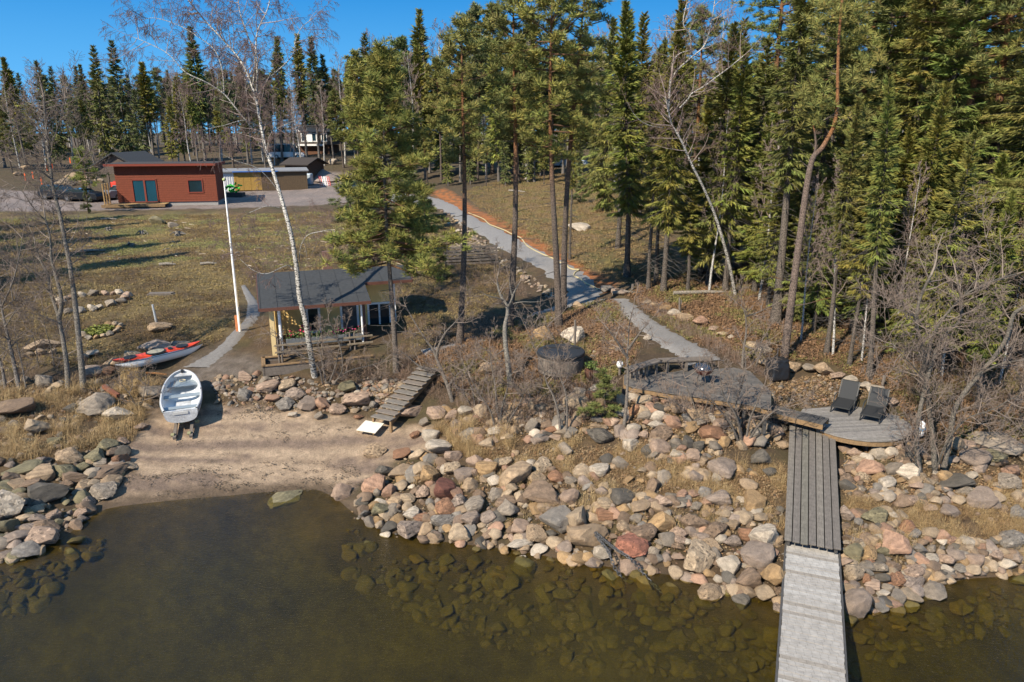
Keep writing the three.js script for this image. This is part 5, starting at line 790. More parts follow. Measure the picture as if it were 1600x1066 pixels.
// far belt: kind, pixel of the foot, row of the top, what it stands by
const FT = `s,8,262,92,0;s,40,258,90,0;s,95,262,95,0;b,72,262,100,0;b,118,260,104,0;p,130,275,150,0;s,168,262,70,1;s,204,262,64,1;s,243,262,97,1;b,190,260,92,1;b,278,258,88,2;s,290,262,120,2;s,322,258,42,2;b,345,256,92,2;p,365,262,130,2;s,388,256,95,2;b,412,254,98,3;s,441,252,58,3;s,480,250,54,3;s,499,252,58,3;b,460,254,92,3;s,522,252,86,3;b,540,256,75,3;b,556,258,80,3;s,576,256,52,4;b,592,256,36,4;p,600,262,72,4;b,620,258,48,4;s,656,262,14,4;s,640,262,60,4;b,690,262,22,4;p,700,268,62,4;s,725,268,60,4;p,742,264,10,5;p,770,272,8,5;b,765,262,40,5;s,815,268,60,5;p,830,270,20,5;s,905,262,40,5;b,935,266,30,5;s,930,268,60,5;p,560,268,105,4;s,345,262,140,2;s,150,268,150,1;p,60,268,160,0;s,225,266,140,1;b,300,262,130,2;b,430,258,140,3;s,415,262,150,3;b,508,258,120,3;p,536,262,140,3;s,310,262,110,2;b,250,262,120,1;p,20,270,165,0;s,270,266,150,1;b,470,258,130,3;s,672,270,100,4;p,805,272,90,5;s,880,272,80,5;b,850,266,50,5;s,860,270,90,5;s,-20,265,100,0;p,-45,265,110,0;s,-70,270,90,0;b,1110,330,-10,6;b,1215,345,-30,6;b,1020,325,0,6;b,1330,350,-20,6;b,1460,360,-30,6;b,960,300,20,5;b,225,262,85,1;b,160,262,100,1;b,30,262,105,0;b,395,256,80,2;b,575,256,60,4;b,655,258,60,4;s,640,285,170,7;p,668,292,200,7;s,700,290,190,7;s,735,288,180,7;p,760,292,215,7;s,790,290,190,7;s,825,285,170,7;p,850,288,215,7;s,590,290,190,7;s,620,300,210,7;s,905,285,190,7;s,925,290,180,7;s,745,275,120,7;s,690,275,120,7;s,845,275,110,7;s,800,272,100,7;p,575,275,80,4;s,600,280,110,4;p,635,278,60,4;s,665,280,70,4;p,690,282,90,4;s,720,284,100,5;p,745,282,60,5;s,780,284,80,5;p,810,282,60,5;s,835,284,70,5;p,860,280,50,5;s,885,282,60,5;p,905,284,90,5;s,935,284,80,5;b,650,280,70,4;b,760,280,60,5;b,820,280,50,5;b,1185,470,120,8;b,1300,555,230,8;b,1395,555,240,8;b,1250,535,260,8;b,1110,458,150,8;b,1470,590,250,8;b,1345,565,300,8;b,1560,600,260,8`;
const FW = ['at the far left beyond the yard', 'behind the carport and red-brown house', 'above the red-brown house roof', 'before the far white house', 'behind the bushy pine by the cottage', 'at the top of the clearing', 'among the spruces of the right-hand wood', 'low in the thicket behind the gravel path', 'standing thin before the spruces of the forest edge'];
{
  const r = rng(500);
  for (const l of FT.split(';')) {
    const [k, px, py, ty, w] = l.split(','), key = { s: 'spruce', p: 'pine', b: 'birch' }[k], kinds = FAR[key], pick = Math.floor(r() * kinds.length), kd = +w === 7 && k === 's' ? kinds[0] : k === 's' && +px > 300 && +px < 570 ? kinds[2 + pick % 2] : kinds[pick], p = G(+px, +py), h = topHeight(p, +ty), [nm, cat, lk] = farKind[k];
    p.y -= 0.1; addTree(kd, nm, `${lk} ${FW[w]}`, cat, undefined, p, h / kd.H, h / kd.H * (+w === 8 ? 0.75 : 0.9 + r() * 0.3) * (k === 's' && +px === 243 ? 1.35 : 1), r() * 6.28, k === 'b' ? { trunk: M.birch, crown: M.twig } : {});
  }
  // the wood beyond, one mass
  for (const [key, kd] of [['spruce', FAR.spruce[0]], ['spruce', FAR.spruce[2]], ['pine', FAR.pine[1]], ['birch', FAR.birch[0]]]) {
    const pos = []; for (let i = 0; i < 9000 && pos.length < (key === 'birch' ? 190 : 230); i++) { const x = -95 + r() * 200, z = -92 - r() * 85, e = z + 0.25 * Math.abs(x); if (z > -106 - 22 * sm(-30, 0, x) * sm(40, 5, x) || (x < 5 && z > -122)) { if (!(x > 16 && z < -60)) continue; } const q = proj(V(x, H(x, z), z)); if (Math.abs(q[0] - 482) < 55 && z > -150) continue; pos.push([x, z]); }
    const m4 = new THREE.Matrix4(), qt = new THREE.Quaternion();
    for (const part of ['trunk', 'crown']) { const rr = rng(510 + kd.H), o = new THREE.InstancedMesh(kd[part], key === 'birch' ? (part === 'trunk' ? M.birch : M.twig) : part === 'trunk' ? M.bark : M.leaf, pos.length); pos.forEach(([x, z], i) => { const s = (9 + rr() * 5.5) / kd.H; qt.setFromAxisAngle(V(0, 1, 0), rr() * 6.28); m4.compose(V(x, H(x, z) - 0.1, z), qt, V(s, s, s)); o.setMatrixAt(i, m4); }); o.name = numbered(part === 'trunk' ? 'distant_trunks' : 'distant_crowns'); o.userData.label = `distant ${key} ${part}s of the wood behind the yard and clearing`; o.castShadow = o.receiveShadow = true; stuff(o); scene.add(o); }
  }
}
// nearer forest
const NEAR = {
  s: [conifer(601, 14, 2.3, { base: 0.12, nb: 260, tw: 52, tl: 0.31, dead: 60 }), conifer(602, 14, 2.1, { base: 0.26, nb: 230, tw: 50, tl: 0.31, dead: 90, col: [0.115, 0.145, 0.028] }), conifer(603, 14, 2.6, { base: 0.06, nb: 280, tw: 54, tl: 0.32, dead: 10 }), conifer(604, 14, 1.6, { base: 0.42, nb: 170, tw: 46, tl: 0.30, dead: 110, col: [0.108, 0.138, 0.03] }), conifer(605, 14, 2.7, { base: 0.2, nb: 150, tw: 60, tl: 0.30, dead: 130, col: [0.105, 0.14, 0.03] }), conifer(606, 14, 2.4, { base: 0.32, nb: 130, tw: 56, tl: 0.33, dead: 120, col: [0.12, 0.148, 0.03] })],
  t: [conifer(621, 20, 2.5, { base: 0.22, nb: 330, tw: 58, tl: 0.31, dead: 120 }), conifer(622, 20, 2.2, { base: 0.36, nb: 280, tw: 56, tl: 0.31, dead: 140, col: [0.11, 0.142, 0.028] }), pine(623, 20, 2.5, { base: 0.42, nb: 84, sub: 7, dead: 20 }), conifer(624, 20, 2.8, { base: 0.14, nb: 300, tw: 64, tl: 0.32, dead: 80, col: [0.095, 0.14, 0.03] })],
  p: [pine(611, 14, 2.0, { base: 0.5, nb: 50, dead: 14 }), pine(612, 14, 1.8, { base: 0.58, nb: 44, dead: 14 }), pine(613, 14, 2.4, { base: 0.36, nb: 60, dead: 8, sub: 7 })],
};
const NT = `s,965,387,18,1.0,3,spruce with a bare pale lower stem in the clearing;s,981,432,2,1.1,1,tall green spruce at the right edge of the clearing;s,1014,452,75,0.8,3,slim spruce in the dark group at the clearing edge;s,1026,442,60,0.8,3,slim spruce in the dark group at the clearing edge;s,1037,456,8,1.0,1,tall spruce with bare lower stem beside the leaning birch;s,1108,448,40,1.1,0,broad spruce behind the leaning birch stem;s,1133,454,70,1.0,0,broad spruce behind the leaning birch stem;p,1085,400,10,1.2,2,pine at the back of the dark group behind the birch;s,1165,430,55,1.1,2,spruce between the leaning birch and the leaning pine;s,1190,440,90,0.9,0,spruce between the leaning birch and the leaning pine;s,1212,505,-30,1.0,1,tall spruce just left of the leaning pine stem;p,1262,420,-60,1.1,0,tall pine behind the leaning pine;s,1255,470,60,1.0,2,spruce behind the leaning pine;s,1291,553,150,0.8,3,thin young spruce right of the leaning pine;s,1327,571,190,0.7,3,thin young spruce right of the leaning pine;s,1357,592,120,0.85,3,slim straight spruce in front of the forest edge;p,1305,465,-50,1.2,2,pine standing among the right-hand spruces;s,1345,480,20,1.15,2,tall spruce in the forest on the right;s,1390,488,-60,1.2,0,tall spruce in the forest on the right;p,1395,440,-40,1.1,1,pine standing among the right-hand spruces;s,1432,500,-20,1.2,2,tall spruce in the forest on the right;s,1405,540,130,0.9,1,spruce with a thick pale lower stem at the forest edge;p,1475,505,-60,1.2,2,pine standing among the right-hand spruces;p,1520,500,-70,1.2,0,pine standing among the right-hand spruces;s,1545,530,-40,1.2,2,tall spruce in the forest on the right;s,1590,540,-60,1.2,0,tall spruce in the forest on the right;s,1640,560,-60,1.2,2,tall spruce in the forest on the right;p,1612,625,228,1.5,2,bright green pine leaning in at the right edge;s,1040,330,40,1.1,2,spruce deep in the wood behind the birch;s,1140,340,30,1.1,0,spruce deep in the wood behind the birch;p,1200,350,0,1.2,2,pine deep in the wood behind the leaning pine;s,1290,360,10,1.1,0,spruce deep in the wood behind the leaning pine;p,1420,370,-10,1.2,0,pine deep in the wood on the right;s,1510,380,0,1.2,0,spruce deep in the wood on the right;p,1350,370,-20,1.1,0,pine deep in the wood on the right;s,1585,400,-10,1.2,2,spruce deep in the wood on the right;s,945,330,30,1.0,2,spruce at the back edge of the clearing;s,1000,340,20,1.1,0,spruce at the back edge of the clearing;s,1075,455,250,1.1,0,bushy spruce between the dark spruce group and the leaning birch;s,1178,455,180,1.1,0,bushy spruce between the leaning birch and the leaning pine;s,1200,480,240,1.1,0,bushy spruce just left of the leaning pine foot;s,1250,500,280,1.1,2,bushy spruce just right of the leaning pine foot;s,1280,470,150,1.1,0,bushy spruce at the forest edge above the covered grill;s,1310,500,240,1.1,0,bushy spruce at the forest edge above the covered grill;s,1345,540,300,1.1,2,bushy spruce at the forest edge behind the sun loungers;s,1375,510,200,1.1,0,bushy spruce at the forest edge behind the sun loungers;s,1405,500,160,1.1,0,bushy spruce behind the big bare alder;s,1450,540,220,1.1,2,bushy spruce behind the big bare alder;s,1480,560,300,1.1,0,bushy spruce behind the big bare alder;s,1530,560,240,1.1,0,bushy spruce at the right picture edge;s,1570,580,300,1.1,2,bushy spruce at the right picture edge;s,1610,560,200,1.1,0,bushy spruce at the right picture edge;s,1150,420,130,1.1,0,bushy spruce deep behind the leaning birch;s,1240,410,100,1.1,2,bushy spruce deep behind the leaning pine;s,1360,420,90,1.1,0,bushy spruce deep in the right-hand wood;s,1460,430,90,1.1,0,bushy spruce deep in the right-hand wood;s,1560,440,90,1.1,2,bushy spruce deep in the right-hand wood;s,1095,430,140,1.1,0,bushy spruce deep behind the leaning birch;p,797,512,-30,1.0,1,tall orange-stemmed pine left of the double pines;p,869,512,-50,1.05,0,left one of the two tall pines by the path bend;p,878,490,-35,1.05,1,right one of the two tall pines by the path bend;p,718,536,15,0.95,1,slender dark-stemmed pine right of the bushy pine;s,891,405,120,0.6,3,thin grey-stemmed spruce behind the two tall pines;s,1525,640,300,0.7,1,young spruce behind the big bare alder;s,1440,600,200,0.9,1,spruce behind the big bare alder;s,1230,440,120,0.9,2,bushy spruce beside the leaning pine;s,1330,520,260,0.9,2,low bushy spruce at the forest edge;s,1420,560,330,1.0,2,low bushy spruce at the forest edge;s,1270,520,300,0.9,2,low bushy spruce at the forest edge`;
{
  const r = rng(620);
  for (const l of NT.split(';')) {
    const [k, px, py, ty0, w, v0, lab] = l.split(','), wild = k === 's' && +px > 1060, v = wild && treeN % 2 ? 4 + (treeN >> 1) % 2 : v0, ty = +px > 1195 && +py < 545 && +ty0 < 80 ? +ty0 - 150 : ty0, p = G(+px, +py), h = topHeight(p, +ty), kd = h > 15.5 ? NEAR.t[k === 'p' ? 2 : [0, 1, 3][treeN % 3]] : NEAR[k][+v], s = h / kd.H; p.y -= 0.06;
    addTree(kd, k === 's' ? 'spruce_tree' : 'pine_tree', lab, k === 's' ? 'spruce' : 'pine', undefined, p, s, Math.pow(s, 0.6) * +w, r() * 6.28);
  }
  for (const [x, z, hh, lab] of [[-33.5, -38, 15, 'spruce beyond the left picture edge, nearest the shore'], [-36, -43, 15, 'spruce beyond the left picture edge, second from the shore'], [-39.5, -47, 14, 'spruce beyond the left picture edge, third from the shore'], [-46, -57, 15, 'spruce beyond the left picture edge, nearest the yard'], [-43, -52, 14, 'spruce beyond the left picture edge beside the meadow']]) addTree(NEAR.s[2], 'spruce_tree', lab, 'spruce', undefined, onG(x, z, -0.06), hh / 14, 1.1, x);
  // bushy pine beside the cottage, and its low neighbours
  const p = G(615, 583), h = topHeight(p, 78), kd = pine(630, h, 2.45, { base: 0.36, nb: 104, sub: 9, cn: 60, cs: 0.32, w: 0.016, cone: true, dead: 10, r0: 0.12, col: [0.122, 0.16, 0.036], bark: () => [0.25, 0.21, 0.175] });
  addTree(kd, 'pine_tree', 'dense bushy pine standing at the right end of the cottage', 'pine', undefined, p, 1, 1, 0.4);
  const y1 = pine(631, 2.6, 0.9, { base: 0.06, nb: 22, sub: 5, cn: 60, cs: 0.24, w: 0.014, cone: true, r0: 0.05, col: [0.085, 0.125, 0.035] });
  addTree(y1, 'young_pine', 'low young pine below the firewood crib', 'young pine', undefined, G(690, 438), 0.62, 0.8, 1);
  addTree(y1, 'young_pine', 'dwarf pine shrub growing between the boulders beside the thin trunk', 'young pine', undefined, G(945, 655), 0.62, 0.75, 2);
  addTree(y1, 'young_pine', 'small pine standing before the carport', 'young pine', undefined, G(139, 334), 1.0, 0.5, 2.3);
  addTree(pine(633, 5.6, 1.6, { base: 0.5, nb: 26, sub: 5, cn: 56, cs: 0.34, cone: true, r0: 0.07 }), 'pine_tree', 'thin-stemmed pine with flat layers before the carport', 'pine', undefined, G(141, 333), 1.05, 1, 0.3);
  addTree(y1, 'young_pine', 'young pine at the upper right of the clearing', 'young pine', undefined, G(908, 318), 0.9, 1.0, 2);
  for (const [x, y, s, lab] of [[560, 440, 0.9, 'low green pine bush behind the cottage roof'], [585, 410, 1.1, 'green pine bush under the bushy pine'], [640, 400, 1.1, 'green pine bush left of the firewood crib'], [570, 330, 1.6, 'pine thicket at the corner of the yard'], [545, 345, 1.4, 'pine thicket at the corner of the yard'], [640, 345, 1.5, 'pine thicket beside the gravel path'], [665, 360, 1.2, 'pine thicket beside the gravel path']]) addTree(y1, 'young_pine', lab, 'young pine', undefined, G(x, y), s, s * 1.25, x);
}
// trees that stand out, limb by limb: each limb a row of pixels, with metres towards (+) or away from the viewer, and its radii
function heroTree(name, label, cat, foot, limbs, o) {
  const b = G(...foot), zd = depthOf(b), t = new MB(), c = new MB(), r = rng(o.seed), T = thing(name, label, cat, b);
  limbs.forEach(({ p, r0, r1, tw = 1 }, li) => {
    const raw = p.map(([x, y, d = 0]) => at(x, y, zd - d - (o.lean ?? 0) * (foot[1] - y) / 100).sub(b)); if (li === 0 || p[0][1] > foot[1] - 6) raw[0].y = Math.min(raw[0].y, -0.1);
    const cv = new THREE.CatmullRomCurve3(raw), n = Math.max(8, raw.length * 4), pts = cv.getPoints(n), rs = pts.map((_, i) => mix(r0, r1, Math.pow(i / n, 0.8)));
    t.tube(pts, rs, r0 > 0.06 ? 10 : 6, o.bark); const L = cv.getLength();
    const m = Math.round(L * (o.density ?? 2) * tw);
    for (let k = 0; k < m; k++) { const u = (o.from ?? 0.3) * (li === 0 ? 1 : 0.4) + (1 - (o.from ?? 0.3) * (li === 0 ? 1 : 0.4)) * (k + r()) / m, q = cv.getPoint(Math.min(1, u)), tg = cv.getTangent(Math.min(1, u)), sd = V(r() - 0.5, r() - 0.5, r() - 0.5).cross(tg).normalize(); grow(c, r, q, tg.multiplyScalar(0.55).addScaledVector(sd, 1).normalize(), (o.len ?? 1.2) * (0.5 + r() * 0.8), Math.min(0.022, r1 * 0.9 + 0.006), o.lvl ?? 2, o.st); }
    grow(c, r, raw[raw.length - 1], cv.getTangent(1), (o.len ?? 1.2), r1, o.lvl ?? 2, o.st);
  });
  mesh('trunk', t.solid(), o.tm ?? M.bark, T); mesh('crown', c.solid(), M.twig, T);
  if (o.after) o.after(T, b, zd);
  return T;
}
const bw = (t) => mix3([0.40, 0.375, 0.33], [0.56, 0.54, 0.49], sm(0.1, 0.5, t));
heroTree('birch_tree', 'tall leaning white birch with bare drooping twigs in front of the cottage', 'birch', [492, 588], [
  { p: [[492, 590], [484, 545, .1], [477, 500, .2], [469, 470, .2], [464, 425, .2], [457, 378, .3], [448, 340, .3], [438, 305, .2], [425, 262, .2], [415, 232, .1], [406, 188], [401, 160], [394, 135, -.1], [386, 115, -.2], [375, 94, -.3], [350, 64, -.4], [320, 32, -.5], [297, 4, -.6]], r0: .135, r1: .022 },
  { p: [[400, 207], [387, 192, .3], [370, 171, .5], [350, 147, .7], [325, 130, .9], [290, 113, 1.0], [262, 84, 1.1], [228, 66, 1.2], [208, 58, 1.2]], r0: .042, r1: .009 },
  { p: [[350, 147, .7], [347, 110, .6], [335, 78, .5], [310, 58, .4], [280, 40, .4], [240, 28, .4], [226, 30, .4]], r0: .028, r1: .008 },
  { p: [[402, 150], [415, 127, -.2], [432, 112, -.4], [457, 86, -.6], [462, 62, -.6], [472, 42, -.7], [486, 31, -.7]], r0: .04, r1: .009 },
  { p: [[401, 145], [402, 112, .2], [400, 80, .3], [402, 50, .3], [418, 14, .2], [425, -20, .2]], r0: .05, r1: .016 },
  { p: [[395, 135], [398, 90, -.5], [385, 50, -.6], [375, 20, -.7], [370, -20, -.8]], r0: .04, r1: .012 },
  { p: [[417, 240], [421, 212, .4], [440, 197, .7], [465, 187, .9]], r0: .022, r1: .006, tw: .4 }, { p: [[400, 195], [380, 188, .5], [350, 196, .8], [320, 202, 1.0]], r0: .022, r1: .006, tw: .4 },
  { p: [[440, 310], [425, 285, .3], [400, 262, .7], [370, 252, 1], [345, 240, 1.2]], r0: .022, r1: .006, tw: .5 }, { p: [[437, 325], [418, 322, .3], [395, 330, .5], [375, 340, .6]], r0: .022, r1: .006, tw: .6 },
  { p: [[467, 408], [470, 385, .3], [480, 368, .6], [500, 362, .8], [520, 360, .9], [535, 378, 1.0], [545, 382, 1.0]], r0: .022, r1: .006, tw: .5 }, { p: [[464, 425], [450, 415, .3], [440, 418, .5], [415, 428, .7], [395, 422, .8], [375, 405, .9]], r0: .022, r1: .006, tw: .6 },
], { seed: 701, bark: bw, tm: M.birch, st: BIRCH, density: 3.2, len: 1.25, from: .5, lvl: 2 });
heroTree('birch_tree', 'thin leaning white birch before the dark spruces on the right', 'birch', [1150, 463], [
  { p: [[1150, 464], [1140, 415], [1128, 370], [1115, 330], [1100, 295, .3], [1080, 255, .5], [1062, 215, .6], [1050, 195, .6], [1044, 170, .6], [1040, 150, .6]], r0: .09, r1: .03 },
  { p: [[1066, 225, .6], [1073, 240, .5], [1078, 246, .4], [1082, 230, .4]], r0: .02, r1: .01, tw: .3 },
  { p: [[1062, 169, .5], [1075, 155, .4], [1080, 147, .4], [1100, 135, .2], [1120, 120, 0], [1140, 105, -.2], [1162, 87, -.3]], r0: .05, r1: .018 },
  { p: [[1048, 125, .5], [1060, 108, .5], [1078, 92, .5], [1100, 72, .3], [1108, 50, .2], [1115, 15, .1], [1118, -10, 0]], r0: .05, r1: .015 },
  { p: [[1080, 85, .4], [1078, 55, .5], [1068, 38, .6], [1072, 10, .6], [1078, -10, .6]], r0: .045, r1: .015 }, { p: [[1082, 78, .5], [1060, 85, .7], [1050, 100, .8]], r0: .03, r1: .01, tw: .3 },
  { p: [[1044, 175, .6], [1046, 150, .5], [1048, 125, .5]], r0: .05, r1: .05, tw: .2 }, { p: [[1037, 200, .5], [1015, 196, .7], [1000, 188, .9], [990, 177, 1], [980, 160, 1]], r0: .025, r1: .008, tw: .3 },
], { seed: 702, lean: 1.0, bark: bw, tm: M.birch, st: { ...BIRCH, up: [-0.2, 0.2, 0.4, 0.5], kids: [0, 7, 6, 5] }, density: 3.0, len: 1.2, from: .55, lvl: 2 });
heroTree('pine_tree', 'leaning pine with a kinked orange upper stem before the forest', 'pine', [1225, 560], [
  { p: [[1225, 562], [1233, 500], [1242, 430], [1250, 370], [1258, 310], [1266, 262], [1272, 244], [1284, 232], [1294, 215], [1302, 200], [1308, 170], [1309, 120], [1311, 60], [1316, 0], [1320, -40]], r0: .17, r1: .035 },
  { p: [[1272, 246], [1275, 225], [1273, 205], [1272, 195], [1284, 190]], r0: .055, r1: .02, tw: .3 }, { p: [[1242, 440], [1220, 436, .3], [1200, 430, .4]], r0: .03, r1: .01, tw: .5 }, { p: [[1238, 478], [1260, 475, .3], [1285, 468, .5], [1300, 465, .6]], r0: .028, r1: .008, tw: .6 },
], { seed: 703, lean: 0.35, bark: (t) => mix3([0.25, 0.185, 0.15], [0.46, 0.21, 0.08], sm(0.42, 0.62, t)), st: ALDER, density: .5, len: .8, lvl: 1, after: (T, b, zd) => {
  const cr = new MB(), r = rng(704); for (const [x, y, w] of [[1340, 190, 46], [1300, 160, 40], [1350, 205, 60], [1270, 190, 30], [1320, 110, 50], [1290, 70, 46], [1340, 60, 46], [1315, 15, 50], [1280, 130, 40], [1350, 140, 40], [1330, 250, 40], [1300, 20, 50], [1350, 20, 40], [1265, 160, 30], [1285, 35, 40], [1360, 95, 30]]) for (let k = 0; k < 13; k++) { const c = at(x + (r() - 0.5) * w * 1.5, y + (r() - 0.5) * w * 0.7, zd - 0.35 * (560 - y) / 100 - 0.9 + r() * 2.6).sub(b); clump(cr, r, c, 0.32, 46, GREENS.pine, 0.016); } mesh('needles', cr.flat(), M.leaf, T); } });
heroTree('alder_tree', 'big bare many-stemmed alder with a leaning pale limb on the right shore', 'alder', [1452, 745], [
  { p: [[1462, 748], [1458, 690], [1452, 640], [1446, 580], [1440, 540, .3], [1432, 500, .4], [1440, 460, .5], [1455, 430, .6]], r0: 0.086, r1: .04 },
  { p: [[1475, 730], [1485, 680, .2], [1492, 640, .3], [1510, 610, .4], [1535, 580, .5], [1552, 560, .5], [1572, 530, .5], [1585, 490, .5], [1600, 480, .5]], r0: 0.086, r1: .05 },
  { p: [[1535, 582, .5], [1560, 570, .8], [1585, 565, 1], [1615, 560, 1.1]], r0: 0.047, r1: .03 }, { p: [[1440, 745], [1432, 690, .3], [1438, 640, .3], [1450, 590, .2], [1462, 550, .1], [1478, 522], [1500, 500], [1502, 470], [1496, 440]], r0: 0.078, r1: .03 },
  { p: [[1445, 560, .2], [1460, 520, .4], [1480, 490, .5], [1510, 460, .6], [1550, 440, .7], [1600, 425, .7]], r0: 0.047, r1: .025 }, { p: [[1436, 520, .4], [1425, 490, .6], [1418, 500, .8], [1410, 470, .8]], r0: 0.027, r1: .012 },
  { p: [[1450, 600, .2], [1425, 570, .6], [1400, 545, .9], [1385, 520, 1]], r0: 0.023, r1: .01 }, { p: [[1460, 740], [1480, 690, .6], [1510, 655, .9], [1550, 640, 1.2], [1595, 615, 1.3]], r0: 0.035, r1: .012 }, { p: [[1445, 745], [1425, 710, .6], [1410, 680, .8]], r0: 0.023, r1: .01 },
  { p: [[1500, 470], [1530, 430, .2], [1548, 400, .2], [1540, 370, .2]], r0: 0.027, r1: .01 },
], { seed: 705, bark: () => [0.25, 0.22, 0.18], st: TWIGGY, density: 2.7, len: 1.3, from: .25, lvl: 2 });
heroTree('alder_tree', 'bare alder with two grey stems rising at the left of the kayaks', 'alder', [118, 606], [
  { p: [[130, 606], [126, 560], [120, 500], [114, 450], [108, 410], [100, 370], [92, 330], [83, 295], [78, 255], [74, 220], [70, 180], [68, 150]], r0: .125, r1: .03 },
  { p: [[106, 606], [104, 570], [98, 530], [90, 490], [80, 460], [74, 430], [62, 405], [55, 385]], r0: .11, r1: .03 }, { p: [[92, 500], [96, 470, .2], [88, 435, .3], [80, 405, .3], [78, 370, .3], [70, 340, .3]], r0: .09, r1: .03 },
  { p: [[74, 240], [88, 205, .2], [98, 170, .2], [105, 140, .3]], r0: .03, r1: .01 }, { p: [[80, 280], [55, 262, .4], [30, 255, .6], [0, 252, .8]], r0: .03, r1: .01 }, { p: [[70, 345], [50, 322, .3], [35, 300, .5], [10, 285, .6]], r0: .03, r1: .01 }, { p: [[72, 220], [60, 205, .3], [35, 195, .5]], r0: .025, r1: .008 }, { p: [[84, 300], [110, 270, .4], [128, 250, .6]], r0: .022, r1: .008 },
], { seed: 706, bark: () => [0.30, 0.265, 0.22], st: TWIGGY, density: 3.0, len: 1.25, from: .35, lvl: 2 });
heroTree('alder_tree', 'slim bare alder stems at the far left shore', 'alder', [28, 606], [
  { p: [[30, 608], [22, 570], [14, 535], [6, 500], [0, 470], [-10, 420]], r0: .09, r1: .02 }, { p: [[8, 608], [4, 580], [-4, 550], [-12, 520]], r0: .07, r1: .02 }, { p: [[40, 604], [34, 570], [28, 545], [24, 525]], r0: .04, r1: .01 }, { p: [[2, 480], [20, 440, .4], [30, 400, .6], [35, 370, .6]], r0: .04, r1: .01 }, { p: [[8, 510], [30, 480, .5], [60, 460, .8]], r0: .03, r1: .008 }],
{ seed: 707, bark: () => [0.33, 0.29, 0.25], st: ALDER, density: 2.6, len: 1.3, from: .25, lvl: 2 });
heroTree('dead_tree', 'crooked grey tree with forked dead top in the middle of the slope', 'dead tree', [795, 606], [
  { p: [[798, 606], [794, 570], [790, 540], [789, 510], [793, 490], [792, 478], [784, 465], [779, 452], [777, 440]], r0: .12, r1: .035 }, { p: [[793, 482], [799, 470, .2], [803, 458, .3], [810, 445, .3], [812, 442, .3]], r0: .06, r1: .02, tw: .5 }, { p: [[788, 470], [775, 465, .3], [762, 462, .4], [750, 455, .5]], r0: .035, r1: .01, tw: .6 }, { p: [[800, 462, .2], [797, 448, .2], [796, 438, .2]], r0: .035, r1: .012, tw: .4 }, { p: [[796, 476], [815, 472, .3], [835, 472, .4], [850, 470, .5]], r0: .03, r1: .008, tw: .6 }, { p: [[790, 545], [775, 555, .3], [768, 560, .4]], r0: .03, r1: .01 }],
{ seed: 708, bark: () => [0.36, 0.33, 0.28], st: ALDER, density: 1.6, len: .8, from: .6, lvl: 1 });
